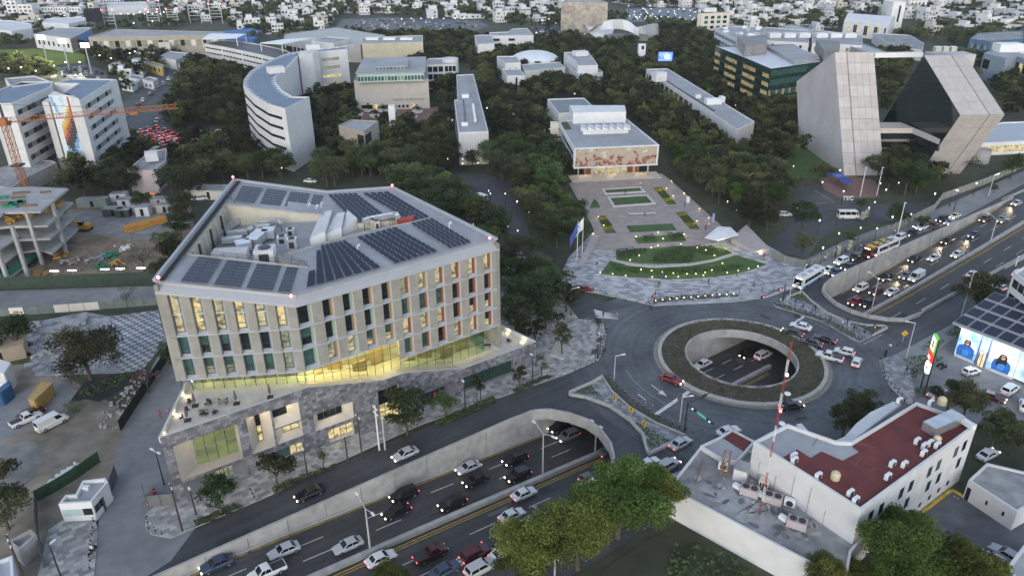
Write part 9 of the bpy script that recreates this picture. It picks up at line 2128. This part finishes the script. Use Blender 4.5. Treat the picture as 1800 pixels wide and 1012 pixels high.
for a in[(1371,534,'white','black','person in white at the tip of the right island'),(1383,528,'lilac','white','person in lilac beside the white placard spot on the right island'),(1397,536,'blue','blue','person in blue near the grass tip of the right island'),(1410,546,'black','grey','person in black standing alone on the right island'),(1427,551,'blue','black','left of two people in dark clothes on the right island'),(1432,547,'black','black','right of two people in dark clothes on the right island'),(1459,566,'red','black','person in red crossing the right island'),(1480,574,'white','grey','person in a white top past the red one'),(1489,570,'black','blue','person in a dark top beside the white one'),(1491,577,'white','white','person all in white on the right island'),(1500,583,'black','black','person in black by the far end of the right island'),(1505,580,'grey','black','person in grey by the far end of the right island'),(1509,584,'lilac','blue','person in a lilac top by the red signal'),(1518,591,'black','grey','person nearest the red signal'),(1050,556,'white','white','person in white on the zebra crossing'),(1060,558,'black','black','person in black on the zebra crossing'),(1245,500,'black','black','person in black on the patterned plaza, middle'),(1324,505,'grey','black','person in grey on the patterned plaza, right'),(1158,505,'black','grey','person in black on the patterned plaza, left'),(1295,486,'red','black','person in red on the plaza edge of the lower lawn'),(1342,455,'black','red','person in black by the low plaza wall'),(1164,489,'blue','blue','person in blue beside the lower lawn'),(1240,405,'darkred' if 0 else 'red','black','person in dark red near the entrance canopy'),(1245,400,'white','grey','person in white near the entrance canopy'),(1203,365,'blue','blue','person in blue at the right of the tan plaza'),(1099,342,'black','black','person sitting spot on the far basin edge'),(1133,382,'black','grey','person in black before the stone bench'),(1125,328,'white','grey','person in white at the corner of the far basin'),(1061,312,'black','red','person under the stilts of the mural hall'),(1049,470,'black','grey','person at the top of the plaza steps'),(164,972,'white','black','person in white beside the driveway motorbike'),(1592,656,'black','black','person in black on the right pavement corner'),(1563,615,'white','blue','person in white at the right street corner'),(1575,615,'black','grey','person in black at the right street corner'),(1556,626,'black','black','person on the crossing at the right corner'),(1470,397,'black','black','person crossing the campus drive'),(1668,366,'black','black','person at the avenue wall under the lamp'),(1449,459,'white','blue','person in white by the glass screen'),(1572,412,'white','blue','person in white behind the coaches'),(1610,655,'grey','black','person beside the grass patch of the pole sign'),(1493,318,'blue','black','person in blue at the cafe court'),(283,735,'red','red','person in red on the driveway by the podium')]:person(*a[:4],a[4],'people on the pavements')
for i in range(10):
 a=(1498+i*1.2,452-i*.5); x,y=[(1485,447),(1490,445),(1496,448),(1502,442),(1507,445),(1512,438),(1518,436),(1478,452),(1468,453),(1446,457)][i]; person(x,y,('black','white','grey','blue')[i%4],'black','person waiting at the bus stop on the avenue','people at the bus stop')
 # the far town
hw_cols=[M('far_wall_%s'%n,c,.85,.06,.2) for n,c in(('white',(.66,.65,.63)),('cream',(.5,.46,.4)),('grey',(.4,.4,.4)),('pale',(.55,.55,.56)),('pink',(.46,.36,.32)),('ochre',(.42,.35,.22)))]
far_roofs=[M('far_roof_%s'%n,c,.85,.15,.15) for n,c in(('grey',(.42,.42,.42)),('white',(.6,.6,.6)),('dark',(.22,.22,.23)),('red',(.26,.08,.05)),('blue',(.25,.3,.36)))]
def house_mb(seed):
 rr=random.Random(seed); mb=MB(); w_,d,h=rr.uniform(7,13),rr.uniform(7,12),rr.choice((3.4,6.4,6.4,6.8,9.4))
 mb.prism([(-w_/2,-d/2),(w_/2,-d/2),(w_/2,d/2),(-w_/2,d/2)],-.2,h,0,1)
 mb.prism([(-w_/2-.1,-d/2-.1),(w_/2+.1,-d/2-.1),(w_/2+.1,-d/2+.15),(-w_/2-.1,-d/2+.15)],h-.1,h+.5,0)
 if rr.random()<.6:x0=rr.uniform(-w_/2,0); mb.prism([(x0,-d/4),(x0+w_*.4,-d/4),(x0+w_*.4,d/2-.1),(x0,d/2-.1)],h,h+2.6,0,1)
 if rr.random()<.7:mb.lathe((rr.uniform(-w_/3,w_/3),rr.uniform(-d/3,d/3),h),[(.6,0),(.6,1.2),(.2,1.6)],6,2)
 fl=int(h/3)
 for f in range(fl):
  n=rr.randint(2,4)
  for i in range(n):
   x=-w_/2+w_*(i+.5)/n; z=.9+f*3.1; ww=rr.uniform(.5,1.0)
   mb.quad((x-ww,-d/2-.04,z),(x+ww,-d/2-.04,z),(x+ww,-d/2-.04,z+1.4),(x-ww,-d/2-.04,z+1.4),2 if rr.random()<.88 else 3)
  for s in(-1,1):
   y=rr.uniform(-d/4,d/4); X=s*(w_/2+.04); q=[(X,y-.7,.9+f*3.1),(X,y+.7,.9+f*3.1),(X,y+.7,2.2+f*3.1),(X,y-.7,2.2+f*3.1)]; mb.quad(*(q if s>0 else reversed(q)),2)
 return mb
HB=[house_mb(i) for i in range(26)]
HM_={}
def houses(poly_px,n,lab,grp,rot=.3,tall=0,mind=11):
 poly=[(p.x,p.y) for p in pp(poly_px)]; a=np.array(poly); lo,hi=a.min(0),a.max(0); got=[]; tries=0
 while len(got)<n and tries<n*40:
  tries+=1; c=NR.uniform(lo,hi)
  if not inside(c,poly) or not free(c,5):continue
  gc=V3(c);
  if any((gc-g).length<mind for g in got[-400:]):continue
  got.append(gc)
 return got
ALLH=[]
REG=[([(-40,45),(60,52),(160,40),(180,22),(300,16),(300,0),(-40,-4)],110),([(300,40),(560,30),(600,26),(1030,24),(1030,-6),(300,-4)],330),([(400,52),(560,30),(600,36),(560,52),(430,60)],22),([(1240,45),(1380,60),(1440,30),(1440,-8),(1030,-6),(1090,12),(1245,14)],150),([(1380,45),(1460,58),(1520,30),(1800,40),(1840,-10),(1400,-10)],150),([(1600,62),(1800,60),(1850,30),(1620,36)],40),([(700,30),(1020,24),(1000,44),(880,40),(850,34),(700,31)],26),([(200,150),(330,100),(300,92),(200,140)],10)]
for px,n in REG:ALLH+=houses(px,n,'','')
ALLH.sort(key=lambda g:g.length)
HN_=[0,0,0,1,2,3,3,0,0,3,0]
WN=['white','cream','grey','pale','pinkish','ochre']
def hmesh(i,wi,ri):
 k=(i,wi,ri)
 if k not in HM_:HM_[k]=HB[i].mesh('house',[hw_cols[wi],far_roofs[ri],win_dark,lit_amber])
 return HM_[k]
for g in ALLH[:215]:
 wi,ri=rnd.choice(HN_),rnd.choice((0,0,1,1,2,3,4)); o=inst('house',hmesh(rnd.randrange(26),wi,ri)); o.location=(g.x,g.y,0); o.rotation_euler=(0,0,rnd.choice((.25,.25,.3,-1.3,.2))+rnd.gauss(0,.05)); s_=rnd.uniform(.85,1.2); o.scale=(s_,s_,s_)
 rn=('grey','white','dark','red','bluish')[ri]; tag(o,'%s walled far house with a %s roof, in the town near %s'%(WN[wi],rn,nearlm(g)),'house','houses of the far town')
 # the rest of the houses, farther off
for wi in range(6):
 mb=MB()
 for k,g in enumerate(ALLH[215:]):
  if(k*7)%11!=0 and HN_[(k*5)%11]==wi:
   b=HB[k%26]; a=.27+(k%5)*.03; c,s_=cos(a),sin(a); mb.v,o0=mb.v+[(x*c-y*s_+g.x,x*s_+y*c+g.y,z) for x,y,z in b.v],len(mb.v); mb.f+=[tuple(i+o0 for i in f) for f in b.f]; mb.m+=b.m
 if mb.v:tag(put('far_houses',mb,[hw_cols[wi],far_roofs[wi%5],win_dark,lit_amber]),'%s houses of the far town merging into a mass'%WN[wi],'houses',None,'stuff')
 # trees between the houses and on the slopes
pts=[]
for px,n in REG:
 poly=[(p.x,p.y) for p in pp(px)]; a=np.array(poly); lo,hi=a.min(0),a.max(0)
 for _ in range(n*19):
  c=NR.uniform(lo,hi)
  if inside(c,poly) and free(c,2):pts.append((c[0],c[1]))
hp=np.array([(g.x,g.y) for g in ALLH])
pts=[p for p in pts if np.min(np.hypot(hp[:,0]-p[0],hp[:,1]-p[1]))>5.6]
more=[([(1255,60),(1300,90),(1260,100),(1250,70)],12),([(1480,20),(1560,25),(1570,8),(1490,0)],60),([(1560,70),(1640,75),(1700,90),(1800,80),(1800,40),(1640,50)],170),([(1600,95),(1760,110),(1745,140),(1700,150)],60),([(430,72),(600,68),(700,70),(840,74),(840,68),(690,66),(560,64)],90),([(60,52),(160,50),(250,35),(330,40),(310,55),(180,60),(60,66)],70),([(-60,62),(70,62),(120,78),(30,88),(-60,88)],60),([(850,34),(1000,30),(1030,60),(900,50)],70),([(1030,35),(1100,30),(1100,44),(1030,46)],30),([(1230,36),(1255,20),(1330,40),(1250,60)],40),([(380,115),(600,70),(420,140)],10),([(1130,40),(1250,45),(1260,80),(1160,80)],70)]
for px,n in more:
 poly=[(p.x,p.y) for p in pp(px)]; a=np.array(poly); lo,hi=a.min(0),a.max(0); k=0; t=0
 while k<n and t<n*30:
  t+=1; c=NR.uniform(lo,hi)
  if inside(c,poly) and free(c,1):pts.append((c[0],c[1])); k+=1
rnd.shuffle(pts); k3=len(pts)//2
treemass('town_trees','dark green trees standing between the houses of the far town',pts[:k3],leaf_m['dark'],.55,1.0); treemass('town_trees','lighter green trees standing between the houses of the far town',pts[k3:],leaf_m['warm'],.55,1.0)
# palms above the warehouses
# thin evening haze over the whole town
hm=bpy.data.materials.new('haze'); hm.use_nodes=True; hn=hm.node_tree; hn.nodes.remove(hn.nodes['Principled BSDF'])
pv=hn.nodes.new('ShaderNodeVolumePrincipled'); iv(pv,'Density',.00006); iv(pv,'Color',(.86,.9,.95,1)); iv(pv,'Anisotropy',0)
hn.links.new(pv.outputs[0],hn.nodes['Material Output'].inputs['Volume'])
stuff('haze',MB().box((0,2450,37),(9100,5600,90)),hm,'thin pale evening haze over the far town','haze')
